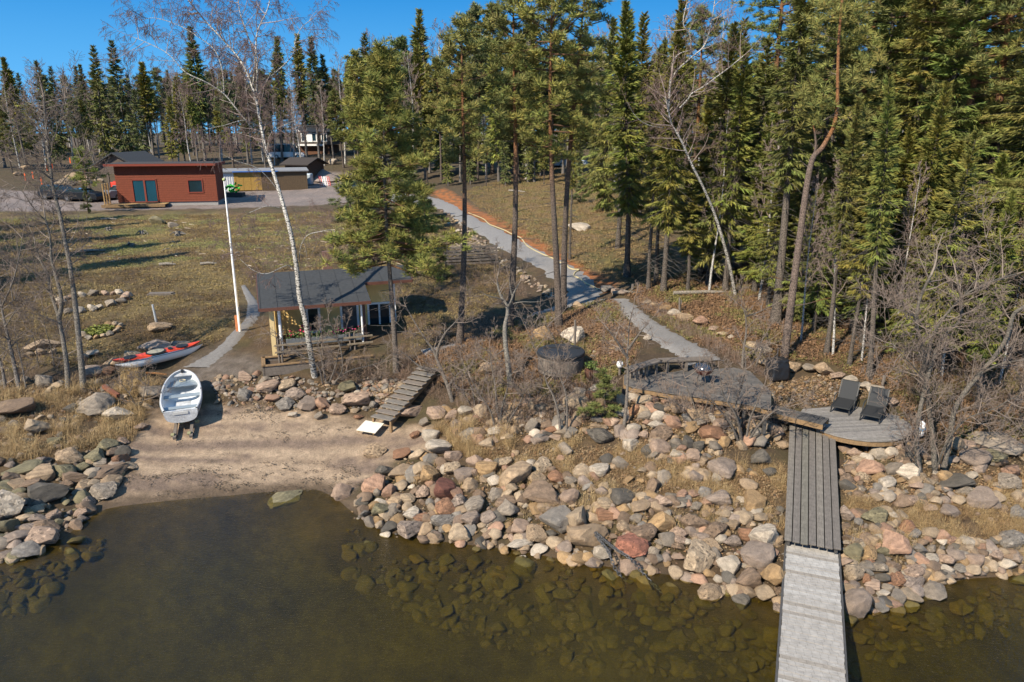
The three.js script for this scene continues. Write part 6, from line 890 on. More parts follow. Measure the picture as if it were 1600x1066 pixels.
const SH = [
  ['alder_shrub', 'many-stemmed bare alder leaning over the middle of the boulder slope', [778, 672], [[[782, 676], [777, 640], [773, 600], [768, 570], [765, 545]], [[780, 674], [784, 640, .3], [792, 610, .4], [800, 585, .5], [815, 570, .5]], [[776, 674], [765, 640, .4], [748, 615, .6], [735, 590, .7]], [[784, 672], [800, 650, .3], [812, 630, .4], [820, 610, .5]]], .06],
  ['alder_tree', 'slender bare alder stem leaning left beside the dark mossy boulder', [876, 686], [[[877, 688], [873, 650], [865, 620], [855, 600], [848, 575], [838, 550], [826, 520]], [[884, 688], [886, 650], [884, 615], [876, 590], [874, 560], [866, 530], [855, 510]]], .055],
  ['alder_tree', 'single grey alder trunk between the dwarf pine and the grey terrace', [975, 672], [[[974, 674], [978, 640], [980, 610], [981, 580], [980, 555], [982, 530], [984, 505], [990, 480]], [[981, 560], [965, 535, .3], [950, 515, .5]], [[982, 545], [1000, 520, .3], [1012, 505, .5]]], .07],
  ['alder_tree', 'twisted bare alder with dead fork beside the top of the steps', [703, 628], [[[708, 630], [700, 605], [690, 580], [682, 560], [676, 545], [668, 535], [655, 515], [640, 490], [634, 478]], [[682, 560], [686, 540, .2], [696, 520, .3], [710, 505, .3], [722, 490, .4]], [[700, 605], [715, 585, .4], [735, 570, .5]], [[690, 580], [660, 575, .5], [640, 560, .6], [625, 548, .7]]], .085],
  ['alder_shrub', 'tangled bare alder clump below the end of the grey terrace', [1160, 692], [[[1160, 694], [1155, 660], [1150, 630], [1160, 600], [1165, 570], [1163, 545]], [[1165, 694], [1172, 655, .3], [1185, 625, .4], [1195, 600, .5]], [[1157, 694], [1140, 660, .4], [1120, 635, .6], [1105, 615, .7]], [[1162, 690], [1150, 650, .6], [1130, 615, .8], [1125, 580, .9]], [[1165, 690], [1190, 660, .6], [1215, 640, .8], [1235, 635, .9]]], .065],
  ['alder_tree', 'bare crooked alder behind the grey terrace', [1160, 575], [[[1160, 578], [1162, 545], [1166, 520], [1165, 495], [1160, 480], [1150, 472]], [[1165, 495], [1185, 488, .3], [1205, 478, .4]], [[1163, 540], [1180, 545, .3], [1195, 525, .4]], [[1180, 570], [1192, 545, .2], [1205, 530, .3]]], .06],
  ['alder_shrub', 'bare shrub tangled over the cottage planter at the birch foot', [508, 600], [[[510, 602], [505, 575], [500, 550], [495, 530]], [[512, 600], [525, 570, .3], [530, 545, .4], [540, 520, .5]], [[515, 600], [545, 580, .5], [575, 572, .7], [600, 565, .8]], [[505, 598], [495, 570, .4], [470, 555, .6], [450, 540, .7], [420, 520, .8]], [[520, 600], [535, 575, .6], [528, 530, .7], [515, 505, .8]]], .055],
  ['alder_shrub', 'bare twiggy shrub on the slope right of the plank steps', [742, 636], [[[742, 638], [738, 610], [728, 585], [722, 565]], [[745, 638], [755, 605, .4], [760, 580, .5]], [[740, 636], [720, 610, .5], [700, 590, .6]]], .04],
  ['alder_shrub', 'bare shrub behind the boulders left of the hot tub', [830, 632], [[[830, 634], [826, 612], [820, 600], [818, 590]], [[832, 634], [845, 605, .3], [850, 580, .4]], [[828, 632], [808, 608, .4], [795, 590, .5]], [[834, 630], [850, 618, .4], [860, 612, .5]]], .04],
  ['alder_shrub', 'bare shrub leaning over the boulders at the right picture edge', [1560, 690], [[[1560, 694], [1570, 655, .3], [1590, 620, .5], [1610, 590, .6]], [[1555, 690], [1540, 655, .4], [1530, 620, .5]], [[1565, 690], [1590, 670, .5], [1620, 655, .7]]], .04],
  ['alder_shrub', 'bare shrub below the wall of the grey terrace', [1090, 660], [[[1090, 662], [1085, 635], [1075, 610], [1070, 590]], [[1093, 662], [1105, 630, .3], [1115, 600, .4]], [[1088, 660], [1068, 640, .5], [1050, 625, .6]]], .035],
  ['alder_shrub', 'low bare shrub between left shore grass and the rusty pipe', [215, 640], [[[215, 642], [205, 620, .2], [190, 600, .3]], [[218, 642], [225, 615, .2], [228, 595, .3]]], .025],
  ['alder_shrub', 'bare sapling cluster left of the gravelly slope by the meadow', [85, 575], [[[85, 578], [80, 545], [70, 510], [66, 480]], [[88, 578], [98, 550, .2], [104, 520, .3]], [[60, 575], [55, 540], [48, 510]]], .03],
  ['alder_shrub', 'dark bare thicket at the left edge of the meadow, nearer the shore', [20, 470], [[[20, 472], [15, 440], [5, 410]], [[24, 472], [40, 440, .3], [50, 415, .4]], [[22, 471], [30, 435, .5], [28, 400, .6]]], .04],
  ['alder_shrub', 'dark bare thicket at the left edge of the meadow, beside the alder stems', [58, 440], [[[58, 442], [52, 405], [45, 380]], [[61, 442], [75, 410, .3], [85, 385, .4]], [[56, 441], [38, 415, .4], [25, 395, .5]]], .04],
  ['alder_shrub', 'dark bare thicket at the left edge of the meadow, nearest the yard', [30, 400], [[[30, 402], [25, 370], [20, 345]], [[34, 402], [48, 372, .3], [55, 350, .4]], [[26, 401], [8, 375, .4], [-5, 355, .5]]], .045],
  ['alder_shrub', 'bare shrub on the heath behind the cottage', [480, 402], [[[480, 404], [476, 380], [468, 360], [462, 345]], [[484, 404], [495, 380, .2], [505, 360, .3]], [[478, 402], [455, 385, .3], [440, 372, .4]]], .04],
  ['alder_shrub', 'bare shrub at the foot of the firewood crib', [785, 425], [[[785, 427], [780, 410], [776, 398]], [[788, 427], [798, 410, .2], [805, 400, .3]], [[783, 426], [770, 412, .3]]], .03],
];
for (const [n, l, foot, ls, r0] of SH) heroTree(n, l, n === 'alder_tree' ? 'alder' : 'shrub', foot, ls.map((p, i) => ({ p, r0: i ? r0 * 0.75 : r0, r1: 0.012 })), { seed: foot[0], bark: () => [0.31, 0.265, 0.22], st: TWIGGY, density: 2.0, len: .85, from: .25, lvl: 2 });

// ---------- undergrowth ----------
function instanced(name, label, g, m, list) { const o = new THREE.InstancedMesh(g, m, list.length); list.forEach(([mm, c], i) => { o.setMatrixAt(i, mm); if (c) o.setColorAt(i, C(...c)); }); o.name = numbered(name); o.userData.label = label; o.castShadow = o.receiveShadow = true; stuff(o); scene.add(o); return o; }
function blades(seed, n, h, w, spread, lean) {
  const r = rng(seed), b = new MB();
  for (let i = 0; i < n; i++) { const a = r() * 6.283, d = spread * Math.sqrt(r()), x = Math.cos(a) * d, z = Math.sin(a) * d, t = r() * 6.283, L = h * (0.5 + r() * 0.7), le = lean * (0.3 + r()), k = 0.75 + r() * 0.5, c = [k, k, k], s = V(Math.cos(t + 1.57) * w, 0, Math.sin(t + 1.57) * w), m = [x + Math.cos(t) * L * le * 0.4, L * 0.6, z + Math.sin(t) * L * le * 0.4], e = [x + Math.cos(t) * L * le, L * (1 - le * 0.35), z + Math.sin(t) * L * le];
    b.tri([x - s.x, 0, z - s.z], [x + s.x, 0, z + s.z], m, c); b.tri([m[0] - s.x * 0.7, m[1], m[2] - s.z * 0.7], [m[0] + s.x * 0.7, m[1], m[2] + s.z * 0.7], e, c); }
  return b.flat();
}
function twigTuft(seed, n, h) { const r = rng(seed), b = new MB(); for (let i = 0; i < n; i++) { const a = r() * 6.283, el = 0.5 + r() * 0.9, L = h * (0.5 + r() * 0.7), d = V(Math.cos(a) * Math.cos(el), Math.sin(el), Math.sin(a) * Math.cos(el)), p = V((r() - 0.5) * h * 0.8, 0, (r() - 0.5) * h * 0.8), w = 0.006; const k = 0.7 + r() * 0.6, c = [k, k, k]; for (let j = 0; j < 3; j++) { const e = p.clone().addScaledVector(d, L * 0.4).add(V((r() - 0.5) * 0.16 * h, 0, (r() - 0.5) * 0.16 * h)); b.tri([p.x - w, p.y, p.z], [p.x + w, p.y, p.z + w], [e.x, e.y, e.z], c); if (j) { const f = p.clone().add(V((r() - 0.5) * h * 0.6, h * 0.35 * r(), (r() - 0.5) * h * 0.6)); b.tri([p.x, p.y - w, p.z], [p.x, p.y + w, p.z], [f.x, f.y, f.z], c); } p.copy(e); } } return b.flat(); }
function mossTuft(seed, n, s) { const r = rng(seed), b = new MB(); for (let i = 0; i < n; i++) { const a = r() * 6.283, d = s * Math.sqrt(r()), x = Math.cos(a) * d, z = Math.sin(a) * d, y = r() * s * 0.45, t = r() * 6.28, l = s * (0.2 + r() * 0.3), k = 0.7 + r() * 0.6; b.tri([x, y, z], [x + Math.cos(t) * l, y + l * 0.5 * r(), z + Math.sin(t) * l], [x - Math.sin(t) * l * 0.6, y + l * 0.8 * r(), z + Math.cos(t) * l * 0.6], [k, k, k]); } return b.flat(); }
const grassM = new THREE.MeshStandardMaterial({ vertexColors: true, roughness: 0.9, side: THREE.DoubleSide });
function scatter(r, n, pick, test, make) { const out = [], q = new THREE.Quaternion(); for (let i = 0; i < n; i++) { const [x, z] = pick(r); const t = test(x, z, r); if (!t) continue; const s = make.s[0] + r() * (make.s[1] - make.s[0]); q.setFromAxisAngle(V(0, 1, 0), r() * 6.283); out.push([new THREE.Matrix4().compose(V(x, H(x, z) - 0.01, z), q, V(s, s * (0.7 + r() * 0.6), s)), make.c(r, x, z)]); } return out; }
const inZone = (P) => (r) => { const xs = P.map((p) => p[0]), zs = P.map((p) => p[1]); for (let k = 0; k < 400; k++) { const x = mix(Math.min(...xs), Math.max(...xs), r()), z = mix(Math.min(...zs), Math.max(...zs), r()); if (pip(P, x, z)) return [x, z]; } return P[0]; };
const inPx = (P) => (r) => { const [x, y] = sample(P, r), g = G(x, y); return [g.x, g.z]; };
const notSand = (x, z) => H(x, z) > 0.12 && sdist(Z.sand, x, z) < -0.1 && sdist(Z.yard, x, z) < 0 && sdist(Z.gravelTop, x, z) < 0;
const paths = [[[560, 318], [690, 330], [725, 355], [770, 388], [818, 412], [870, 445], [900, 466], [868, 480], [822, 496], [770, 520], [700, 545], [640, 565], [650, 545], [705, 535], [770, 512], [830, 488], [950, 462], [988, 503], [1052, 558], [1080, 575], [1140, 566], [1105, 542], [1040, 508], [985, 466], [950, 446], [910, 420], [860, 394], [810, 368], [750, 340], [706, 314], [660, 302]], [[372, 446], [374, 505], [336, 540], [250, 582], [335, 582], [356, 552], [388, 520], [415, 494], [404, 470], [386, 444]], [[975, 586], [1028, 560], [1110, 556], [1172, 578], [1205, 612], [1205, 640], [1118, 626], [975, 604]], [[400, 570], [420, 500], [580, 470], [620, 540], [590, 565], [430, 590]]].map(zone);
const offPath = (x, z) => paths.every((P) => sdist(P, x, z) < 0.02);
{
  const r = rng(800), dry = (r) => mix3([0.42, 0.31, 0.15], [0.30, 0.19, 0.085], r()), gd = [blades(1, 34, 0.5, 0.007, 0.24, 1.0), blades(2, 26, 0.75, 0.008, 0.2, 0.75)];
  const P = { left: [[-40, 610], [90, 610], [200, 590], [240, 600], [235, 650], [195, 700], [90, 712], [-40, 735]], mid: [[700, 690], [760, 700], [790, 700], [900, 690], [960, 700], [1225, 730], [1225, 790], [1120, 790], [1010, 775], [950, 770], [860, 735], [740, 725]], right: [[1320, 780], [1480, 780], [1620, 740], [1620, 840], [1500, 842], [1440, 828], [1330, 808]], midL: [[680, 670], [760, 660], [820, 690], [760, 720], [690, 700]], shore: [[620, 745], [700, 720], [860, 745], [1000, 780], [1150, 785], [1224, 800], [1224, 860], [1100, 830], [900, 820], [720, 800]], shoreR: [[1320, 830], [1440, 835], [1600, 845], [1600, 880], [1480, 880], [1340, 900]], kay: [[190, 575], [250, 600], [250, 640], [210, 650]] };
  const ok = (x, z) => H(x, z) > 0.15 && offPath(x, z) && sdist(Z.sand, x, z) < 0.0 && n2(x * 0.6, z * 0.6) + 0.5 * n2(x * 2, z * 2) > 0.0;
  for (const [k, n] of [['left', 520], ['mid', 620], ['right', 420], ['midL', 170], ['kay', 90], ['shore', 170], ['shoreR', 110]]) [0, 1].forEach((v) => instanced('dry_grass', { left: 'tall straw-coloured grass among the left shore stones', mid: 'dry straw grass on the bank between the boulder slopes', right: 'short dry grass right of the walkway', midL: 'dry grass beside the rounded white boulder', kay: 'dry grass below the kayaks', shore: 'stray grass tufts rooted between the shore boulders', shoreR: 'stray grass tufts between the stones right of the landing stage' }[k] + (v ? ', the longer blades' : ''), gd[v], grassM, scatter(r, n, inPx(P[k]), ok, { s: k === 'right' ? [0.25, 0.5] : k[0] === 's' ? [0.35, 0.75] : k === 'mid' ? [0.25, 0.62] : [0.4, 0.95], c: dry })));
  { const tf = blades(9, 18, 0.16, 0.007, 0.2, 0.8); for (const [k, n, l] of [['left', 900, 'left shore'], ['mid', 1500, 'bank between the boulder slopes'], ['right', 1500, 'slope right of the walkway'], ['midL', 400, 'edge of the beach']]) instanced('straw_turf', 'short bleached turf on the ' + l, tf, grassM, scatter(r, n, inPx(P[k]), (x, z) => H(x, z) > 0.2 && sdist(Z.sand, x, z) < 0 && n2(x * 0.9, z * 0.9) + 0.6 * n2(x * 2.7, z * 2.7) > -0.25, { s: [0.5, 1.2], c: (r) => mix3([0.32, 0.215, 0.095], [0.16, 0.09, 0.045], r()) }));
    const lt = mossTuft(11, 14, 0.12), LP = { slope: AREAS.slope, bank: AREAS.grassMid, deck: AREAS.deckR, right: AREAS.farR, terrace: AREAS.terraceR, left: AREAS.leftUp, top: AREAS.back, shore: AREAS.right }; for (const [k, n] of [['slope', 2600], ['bank', 1600], ['deck', 700], ['right', 700], ['terrace', 600], ['left', 700], ['top', 400], ['shore', 900]]) instanced('leaf_litter', 'brown leaf litter and dead stalks between the stones, ' + { slope: 'slope below the terrace', bank: 'middle bank', deck: 'beside the walkway', right: 'right shore', terrace: 'behind the sun loungers', left: 'left shore', top: 'behind the beach', shore: 'shore boulders' }[k], lt, grassM, scatter(r, n, inPx(LP[k]), (x, z) => H(x, z) > 0.3 && sdist(Z.sand, x, z) < 0, { s: [0.4, 1.5], c: (r) => mix3([0.24, 0.13, 0.06], [0.30, 0.22, 0.12], r()) })); }
  // low herbs and moss of meadow, heath and forest floor
  const mt = mossTuft(3, 16, 0.17), tt = twigTuft(4, 9, 0.42), gs = blades(5, 16, 0.17, 0.009, 0.2, 0.7);
  const meadowC = (r, x, z) => meadowB(r, x, z).map((v) => v * mix(0.95, 1.2, sm(-38, -52, z))), meadowB = (r, x, z) => { if (z < -46 && fbm(x * 0.16 - 4, z * 0.16, 3) + (r() - 0.5) * 0.4 > 0.12) return mix3([0.17, 0.175, 0.05], [0.24, 0.21, 0.08], r()); const q = fbm(x * 0.22 + 9, z * 0.22, 3) + (r() - 0.5) * 0.7; return q > 0.1 ? mix3([0.215, 0.165, 0.055], [0.33, 0.24, 0.105], r()) : mix3([0.18, 0.112, 0.05], [0.135, 0.10, 0.034], r()); };
  const heathC = (r, x, z) => { const q = fbm(x * 0.3 + 3, z * 0.3, 3) + (r() - 0.5) * 0.6; return q > 0.2 ? mix3([0.145, 0.135, 0.04], [0.21, 0.17, 0.056], r()) : mix3([0.235, 0.135, 0.065], [0.16, 0.095, 0.055], r()); };
  const okM = (x, z) => notSand(x, z) && offPath(x, z);
  const reg = { meadow: [[-60, 345], [330, 335], [560, 330], [690, 345], [820, 430], [700, 540], [640, 560], [600, 480], [400, 440], [370, 520], [270, 560], [-60, 590]], mid: [[640, 560], [820, 500], [900, 480], [960, 470], [1000, 540], [980, 580], [930, 600], [760, 640], [690, 600]], clear: [[720, 300], [860, 262], [1000, 290], [1060, 420], [1000, 450], [900, 420], [800, 365]], forest: [[960, 465], [1060, 430], [1200, 400], [1400, 440], [1640, 480], [1640, 690], [1420, 690], [1400, 620], [1290, 565], [1150, 560], [1060, 530]] };
  for (const [k, n, cf, lab] of [['meadow', 22000, meadowC, 'low brown and olive meadow plants'], ['mid', 4200, heathC, 'low heath plants in the middle ground'], ['clear', 6000, (r, x, z) => mix3(heathC(r, x, z), [0.25, 0.19, 0.075], 0.5), 'low herbs of the clearing'], ['forest', 8000, heathC, 'moss and berry shrubs of the forest floor']]) {
    instanced('ground_cover', lab + ', leafy tufts', mt, grassM, scatter(r, n, inZone(zone(reg[k])), okM, { s: k === 'meadow' ? [0.35, 1.0] : [0.5, 1.4], c: cf }));
    instanced('ground_cover', lab + ', grassy tufts', gs, grassM, scatter(r, n * 0.8, inZone(zone(reg[k])), okM, { s: k === 'meadow' ? [0.35, 1.0] : [0.6, 1.5], c: cf }));
  }
  const tw = { a: [[420, 380], [560, 360], [560, 410], [470, 430], [420, 415]], b: [[590, 520], [700, 500], [840, 500], [960, 470], [1000, 480], [1000, 560], [840, 560], [720, 660], [640, 600]], c: [[960, 470], [1010, 470], [1160, 560], [1210, 600], [1150, 570], [1060, 530]], d: [[700, 600], [960, 600], [960, 660], [760, 680]], e: [[1000, 600], [1220, 640], [1220, 690], [1060, 650]], f: [[1050, 430], [1300, 470], [1420, 620], [1620, 640], [1620, 480], [1300, 420]], g: [[0, 560], [200, 560], [200, 600], [0, 610]], h: [[500, 575], [640, 565], [640, 600], [520, 600]], i: [[0, 330], [110, 330], [110, 420], [0, 440]], j: [[680, 370], [800, 420], [830, 470], [700, 440]] };
  const N = { a: 260, b: 1100, c: 800, d: 420, e: 260, f: 1100, g: 160, h: 140, i: 300, j: 380 };
  for (const k of Object.keys(tw)) instanced('bare_undergrowth', { a: 'leafless scrub on the slope behind the cottage', b: 'leafless bilberry scrub around the middle paths', c: 'leafless scrub along the stone row above the terrace', d: 'leafless scrub among the slope boulders', e: 'leafless scrub below the grey terrace', f: 'leafless brush of the forest edge', g: 'leafless scrub above the left shore', h: 'leafless scrub at the cottage planter', i: 'leafless scrub at the far left of the meadow', j: 'leafless scrub beside the gravel path' }[k], tt, grassM, scatter(r, N[k], inPx(tw[k]), (x, z) => H(x, z) > 0.3 && offPath(x, z), { s: k === 'f' ? [0.5, 1.3] : k === 'd' || k === 'e' || k === 'h' ? [0.5, 1.3] : [0.35, 0.85], c: (r) => mix3([0.175, 0.105, 0.07], [0.20, 0.155, 0.12], r()) }));
  // wrack along the tide lines of the beach
  const wr = mossTuft(6, 7, 0.09), lines = [[[160, 760], [230, 745], [300, 738], [370, 735], [420, 745]], [[250, 770], [350, 758], [440, 756], [520, 748], [570, 750]], [[330, 648], [400, 645], [440, 650]], [[270, 695], [400, 690], [520, 668], [570, 664]], [[330, 720], [450, 728], [560, 725]]];
  const wl = []; lines.forEach((l, li) => { const c = new THREE.CatmullRomCurve3(l.map(([x, y]) => G(x, y))); for (let i = 0; i < [150, 260, 150, 90, 60][li]; i++) { const p = c.getPoint(r()), a = p.x + (r() - 0.5) * 0.3, b = p.z + (r() + r() - 1) * (li === 1 ? 1.0 : 0.5); if (n2(a * 0.8, b * 2) < -0.1) continue; const s = 0.8 + r() * 1.7; wl.push([new THREE.Matrix4().compose(V(a, H(a, b) + 0.005, b), new THREE.Quaternion().setFromAxisAngle(V(0, 1, 0), r() * 6.28), V(s * 1.5, s * 0.3, s * 0.8)), mix3([0.045, 0.035, 0.022], [0.09, 0.065, 0.04], r())]); } });
  instanced('washed_up_weed', 'dark strips of dried weed along the beach', wr, grassM, wl);
  // sawn sticks and chips on the cleared slope
  const st = clean(new THREE.CylinderGeometry(0.03, 0.04, 0.8, 5).rotateZ(Math.PI / 2)), sl = [];
  const sp = [[60, 340], [340, 335], [560, 335], [700, 400], [640, 440], [400, 440], [340, 400], [60, 420]]; for (let i = 0; i < 190; i++) { const [x, y] = sample(sp, r), g = G(x, y), k = r(); sl.push([new THREE.Matrix4().compose(V(g.x, g.y + 0.05, g.z), new THREE.Quaternion().setFromEuler(new THREE.Euler(0, r() * 6.28, (r() - 0.5) * 0.3)), V(0.2 + r() * 0.5, 0.5 + r() * 0.6, 0.5 + r() * 0.6)), k > 0.6 ? [0.42, 0.35, 0.26] : [0.24, 0.19, 0.15]]); }
  instanced('felling_debris', 'sawn sticks and chips lying on the cleared slope', st, mat([1, 1, 1]), sl);
}

// ---------- small things ----------
{
  const r = rng(900);
  { // flagpole
    const p = G(375, 519), h = topHeight(p, 282), c = thing('flagpole', 'tall white flagpole beside the path left of the cottage', 'flagpole', p), m = new MB();
    m.tube([V(0, 0, 0), V(0, h * 0.5, 0), V(0, h, 0)], [0.062, 0.052, 0.03], 12, [0.8, 0.8, 0.78]); mesh('pole', m.solid(), new THREE.MeshStandardMaterial({ vertexColors: true, roughness: 0.5 }), c);
    mesh('finial', [clean(new THREE.SphereGeometry(0.07, 12, 8)).translate(0, h + 0.04, 0)], mat([0.4, 0.45, 0.2]), c); mesh('cleat', [box(0.05, 0.2, 0.06, 0.08, 1.1, 0.03)], M.steel, c);
    mesh('base', [box(0.12, 0.8, 0.05, -0.12, 0.4, 0), box(0.12, 0.25, 0.052, -0.12, 0.3, 0.003)], mat([0.45, 0.16, 0.06]), c);
  }
  { const p = G(244, 503), c = thing('pipe_post', 'grey metal pipe standing behind a flat mossy boulder', 'post', p); mesh('pipe', cyl(0.055, 0.05, topHeight(p, 476), 0, 0, 0, 12).rotateZ(0.08), mat([0.5, 0.53, 0.55], { roughness: 0.4, metalness: 0.4 }), c); }
  for (const [x, y, y1, l] of [[1062, 488, 465, 'short weathered stake behind the stone row'], [1378, 607, 586, 'short pale stake behind the sun loungers'], [898, 545, 500, 'thin dark stake beside the white boulder'], [988, 453, 444, 'short stake at the edge of the clearing']]) { const p = G(x, y), c = thing('stake', l, 'stake', p); mesh('shaft', [cyl(0.06, 0.045, topHeight(p, y1), 0, 0, 0, 7).rotateZ((r() - 0.5) * 0.15)], M.oldWood, c); mesh('split', [box(0.03, 0.2, 0.04, 0.05, topHeight(p, y1) * 0.7, 0.02)], M.oldWood, c); }
  // beds edged with stones
  const stoneG = [0, 1, 2].map((i) => rockGeo(330 + i, 3, 8, 0.15, 0.8));
  function bed(label, pts, sz, tone, plant) {
    const c0 = G(...pts[0]), c = thing('stone_edged_bed', label, 'flower bed', c0), cv = new THREE.CatmullRomCurve3(pts.map(([x, y]) => G(x, y)), false), L = cv.getLength();
    for (let s = 0; s < L;) { const w = sz * (0.7 + r() * 0.7), p = cv.getPointAt(clamp(s / L)), m = mesh('stone', stoneG[Math.floor(r() * 3)], rockMat(tone[Math.floor(r() * tone.length)], Math.floor(r() * 3)), c); m.position.set(p.x - c0.x, H(p.x, p.z) - c0.y + w * 0.18, p.z - c0.z); m.scale.set(w * 0.55, w * 0.42, w * 0.45); m.rotation.y = r() * 6; s += w * 1.02; }
    if (plant) { const P = zone(plant), b = new MB(); for (let i = 0; i < 900; i++) { const [x, z] = inZone(P)(r), y = H(x, z) + r() * 0.16, t = r() * 6.28, l = 0.09, k = 0.7 + r() * 0.6, q = mix3([0.17, 0.17, 0.025], [0.12, 0.15, 0.03], r()).map((u) => u * k); b.tri([x - c0.x, y - c0.y, z - c0.z], [x - c0.x + Math.cos(t) * l, y - c0.y + l * 0.6, z - c0.z + Math.sin(t) * l], [x - c0.x - Math.sin(t) * l, y - c0.y + l * 0.5, z - c0.z + Math.cos(t) * l], q); } mesh('plants', b.flat(), M.leaf, c); }
  }
  bed('oval bed of low green plants ringed with pale stones on the meadow', [[128, 524], [136, 530], [150, 529], [165, 526], [178, 522], [187, 514], [186, 509], [172, 508], [160, 509]], 0.36, ['white', 'beige', 'ochre', 'grey'], [[127, 522], [140, 528], [165, 524], [178, 516], [168, 511], [150, 513]]);
  bed('long curved row of stones edging a brown bed on the meadow', [[95, 478], [98, 472], [110, 467], [130, 463], [160, 461], [185, 460], [200, 463], [194, 470], [186, 475], [165, 480], [150, 484], [130, 488], [100, 490]], 0.42, ['pink', 'grey', 'white', 'mauve']);
  bed('low ring of stones round a brown bed above the left shore', [[36, 558], [50, 556], [70, 553], [88, 553]], 0.34, ['beige', 'white', 'tan']); bed('short row of pale stones behind the bare alders', [[130, 562], [138, 556], [146, 552]], 0.36, ['white', 'grey', 'beige']);
  { const p = G(250, 461), c = thing('plank_pile', 'short pile of grey planks with a stone lying on the meadow', 'planks', p, 0.1); for (let i = 0; i < 4; i++) mesh('plank', box(1.5 - i * 0.1, 0.06, 0.2, 0.1, 0.05 + Math.floor(i / 2) * 0.07, (i % 2) * 0.22), M.oldWood, c); }
  for (const [x, y, s, l] of [[222, 366, 0.5, 'pale weathered stump with spreading roots on the meadow'], [278, 368, 0.7, 'grey root stump on the slope below the house'], [205, 385, 0.4, 'small pale stump in the middle of the meadow'], [170, 361, 0.4, 'small stump below the new terrace']]) { const c = thing('tree_stump', l, 'stump', G(x, y)), m = new MB(), cc = [0.46, 0.41, 0.35]; m.tube([V(0, -0.1, 0), V(0, 0.15 * s + 0.1, 0), V(0, 0.35 * s + 0.1, 0), V(0, 0.36 * s + 0.1, 0)], [0.35 * s + 0.1, 0.28 * s, 0.25 * s, 0.01], 9, cc); for (let k = 0; k < 6; k++) { const a = k * 1.05 + r(); m.tube([V(0, 0.12, 0), V(Math.cos(a) * 0.4 * s, 0.1 + r() * 0.2, Math.sin(a) * 0.4 * s), V(Math.cos(a) * 0.9 * s, 0.02 + r() * 0.12, Math.sin(a) * 0.9 * s)], [0.08, 0.06, 0.02], 5, cc); } mesh('stump', m.solid(), M.bark, c); }
  for (const [x, y, l, a, lab] of [[145, 394, 1.6, 0.3, 'pale split log lying on the meadow'], [262, 415, 1.0, 0.1, 'short white birch log on the meadow'], [170, 344, 1.4, 0.0, 'pale plank lying below the new terrace'], [326, 414, 1.0, 0.2, 'short grey log on the slope left of the flagpole'], [975, 460, 1.2, 0.1, 'grey fallen log at the foot of the clearing'], [1105, 460, 3.4, 0.03, 'thin fallen trunk lying at the forest edge'], [648, 352, 2.6, -0.5, 'thin fallen pine stem among the thicket'], [808, 300, 2.6, -0.85, 'thin dry stem leaning in the clearing']]) { const c = thing('fallen_log', lab, 'log', G(x, y).add(V(0, 0.08, 0)), a), m = new MB(); m.tube([V(-l / 2, 0, 0), V(0, 0.05, 0.04), V(l / 2, 0.0, 0)], [0.1, 0.09, 0.05], 8, [0.5, 0.44, 0.36]); m.tube([V(l / 4, 0.05, 0), V(l / 4 + 0.15, 0.25, 0.1)], [0.04, 0.015], 5, [0.45, 0.4, 0.33]); mesh('stem', m.solid(), M.bark, c); }
  { // firewood crib of slats with a brush heap behind
    const a = G(697, 416), b = G(778, 412), d = b.clone().sub(a), L = d.length(), c = thing('slatted_crib', 'grey slatted timber crib on the slope beside the gravel path', 'crib', a, Math.atan2(-d.z, d.x)), lift = (b.y - a.y) / L;
    for (let i = 0; i < 6; i++) mesh('slat', bar(V(0, 0.1 + i * 0.2, 0), V(L, 0.1 + i * 0.2 + lift * L, 0), 0.035, 0.12), wood0, c);
    for (const x of [0.1, L * 0.33, L * 0.66, L - 0.1]) mesh('post', box(0.09, 1.35, 0.09, x, 0.6 + lift * x, -0.07), M.oldWood, c); mesh('side_panel', box(0.06, 1.2, 1.5, -0.06, 0.6, -0.8), M.darkWood, c);
    const h = thing('brush_heap', 'heap of cut branches and stones piled behind the slatted crib', 'brush heap', a.clone().lerp(b, 0.45).add(V(0, 0.5, -0.9))), m = new MB(); for (let i = 0; i < 260; i++) { const x = (r() + r() - 1) * L * 0.5, y = r() * 0.75 * (1 - Math.abs(x) / L), z = (r() - 0.5) * 1.5, t = r() * 6.28, l = 0.3 + r() * 0.6, k = r(); m.tube([V(x, y, z), V(x + Math.cos(t) * l, y + (r() - 0.4) * 0.3, z + Math.sin(t) * l * 0.6)], [0.03, 0.012], 4, k > 0.75 ? [0.5, 0.42, 0.32] : [0.22, 0.17, 0.13]); } mesh('branches', m.solid(), M.twig, h);
  }
  { // yellow drain hose along the path
    const pts = [[732, 334], [745, 339], [756, 344], [765, 352], [775, 356], [790, 362], [803, 369], [813, 373], [823, 385], [832, 391], [848, 399], [865, 406], [875, 412], [882, 413], [890, 421], [897, 423], [905, 423], [899, 427], [897, 433], [906, 437], [916, 445], [927, 450], [935, 455]].map(([x, y]) => G(x, y).add(V(0, 0.07, 0)));
    const c = thing('drain_hose', 'pale yellow hose winding along the orange bank of the gravel path', 'hose', pts[0]); mesh('hose', tubeG(pts.map((p) => p.clone().sub(pts[0])), 0.042, 160, 7), mat([0.46, 0.385, 0.21], { roughness: 0.5 }), c);
  }
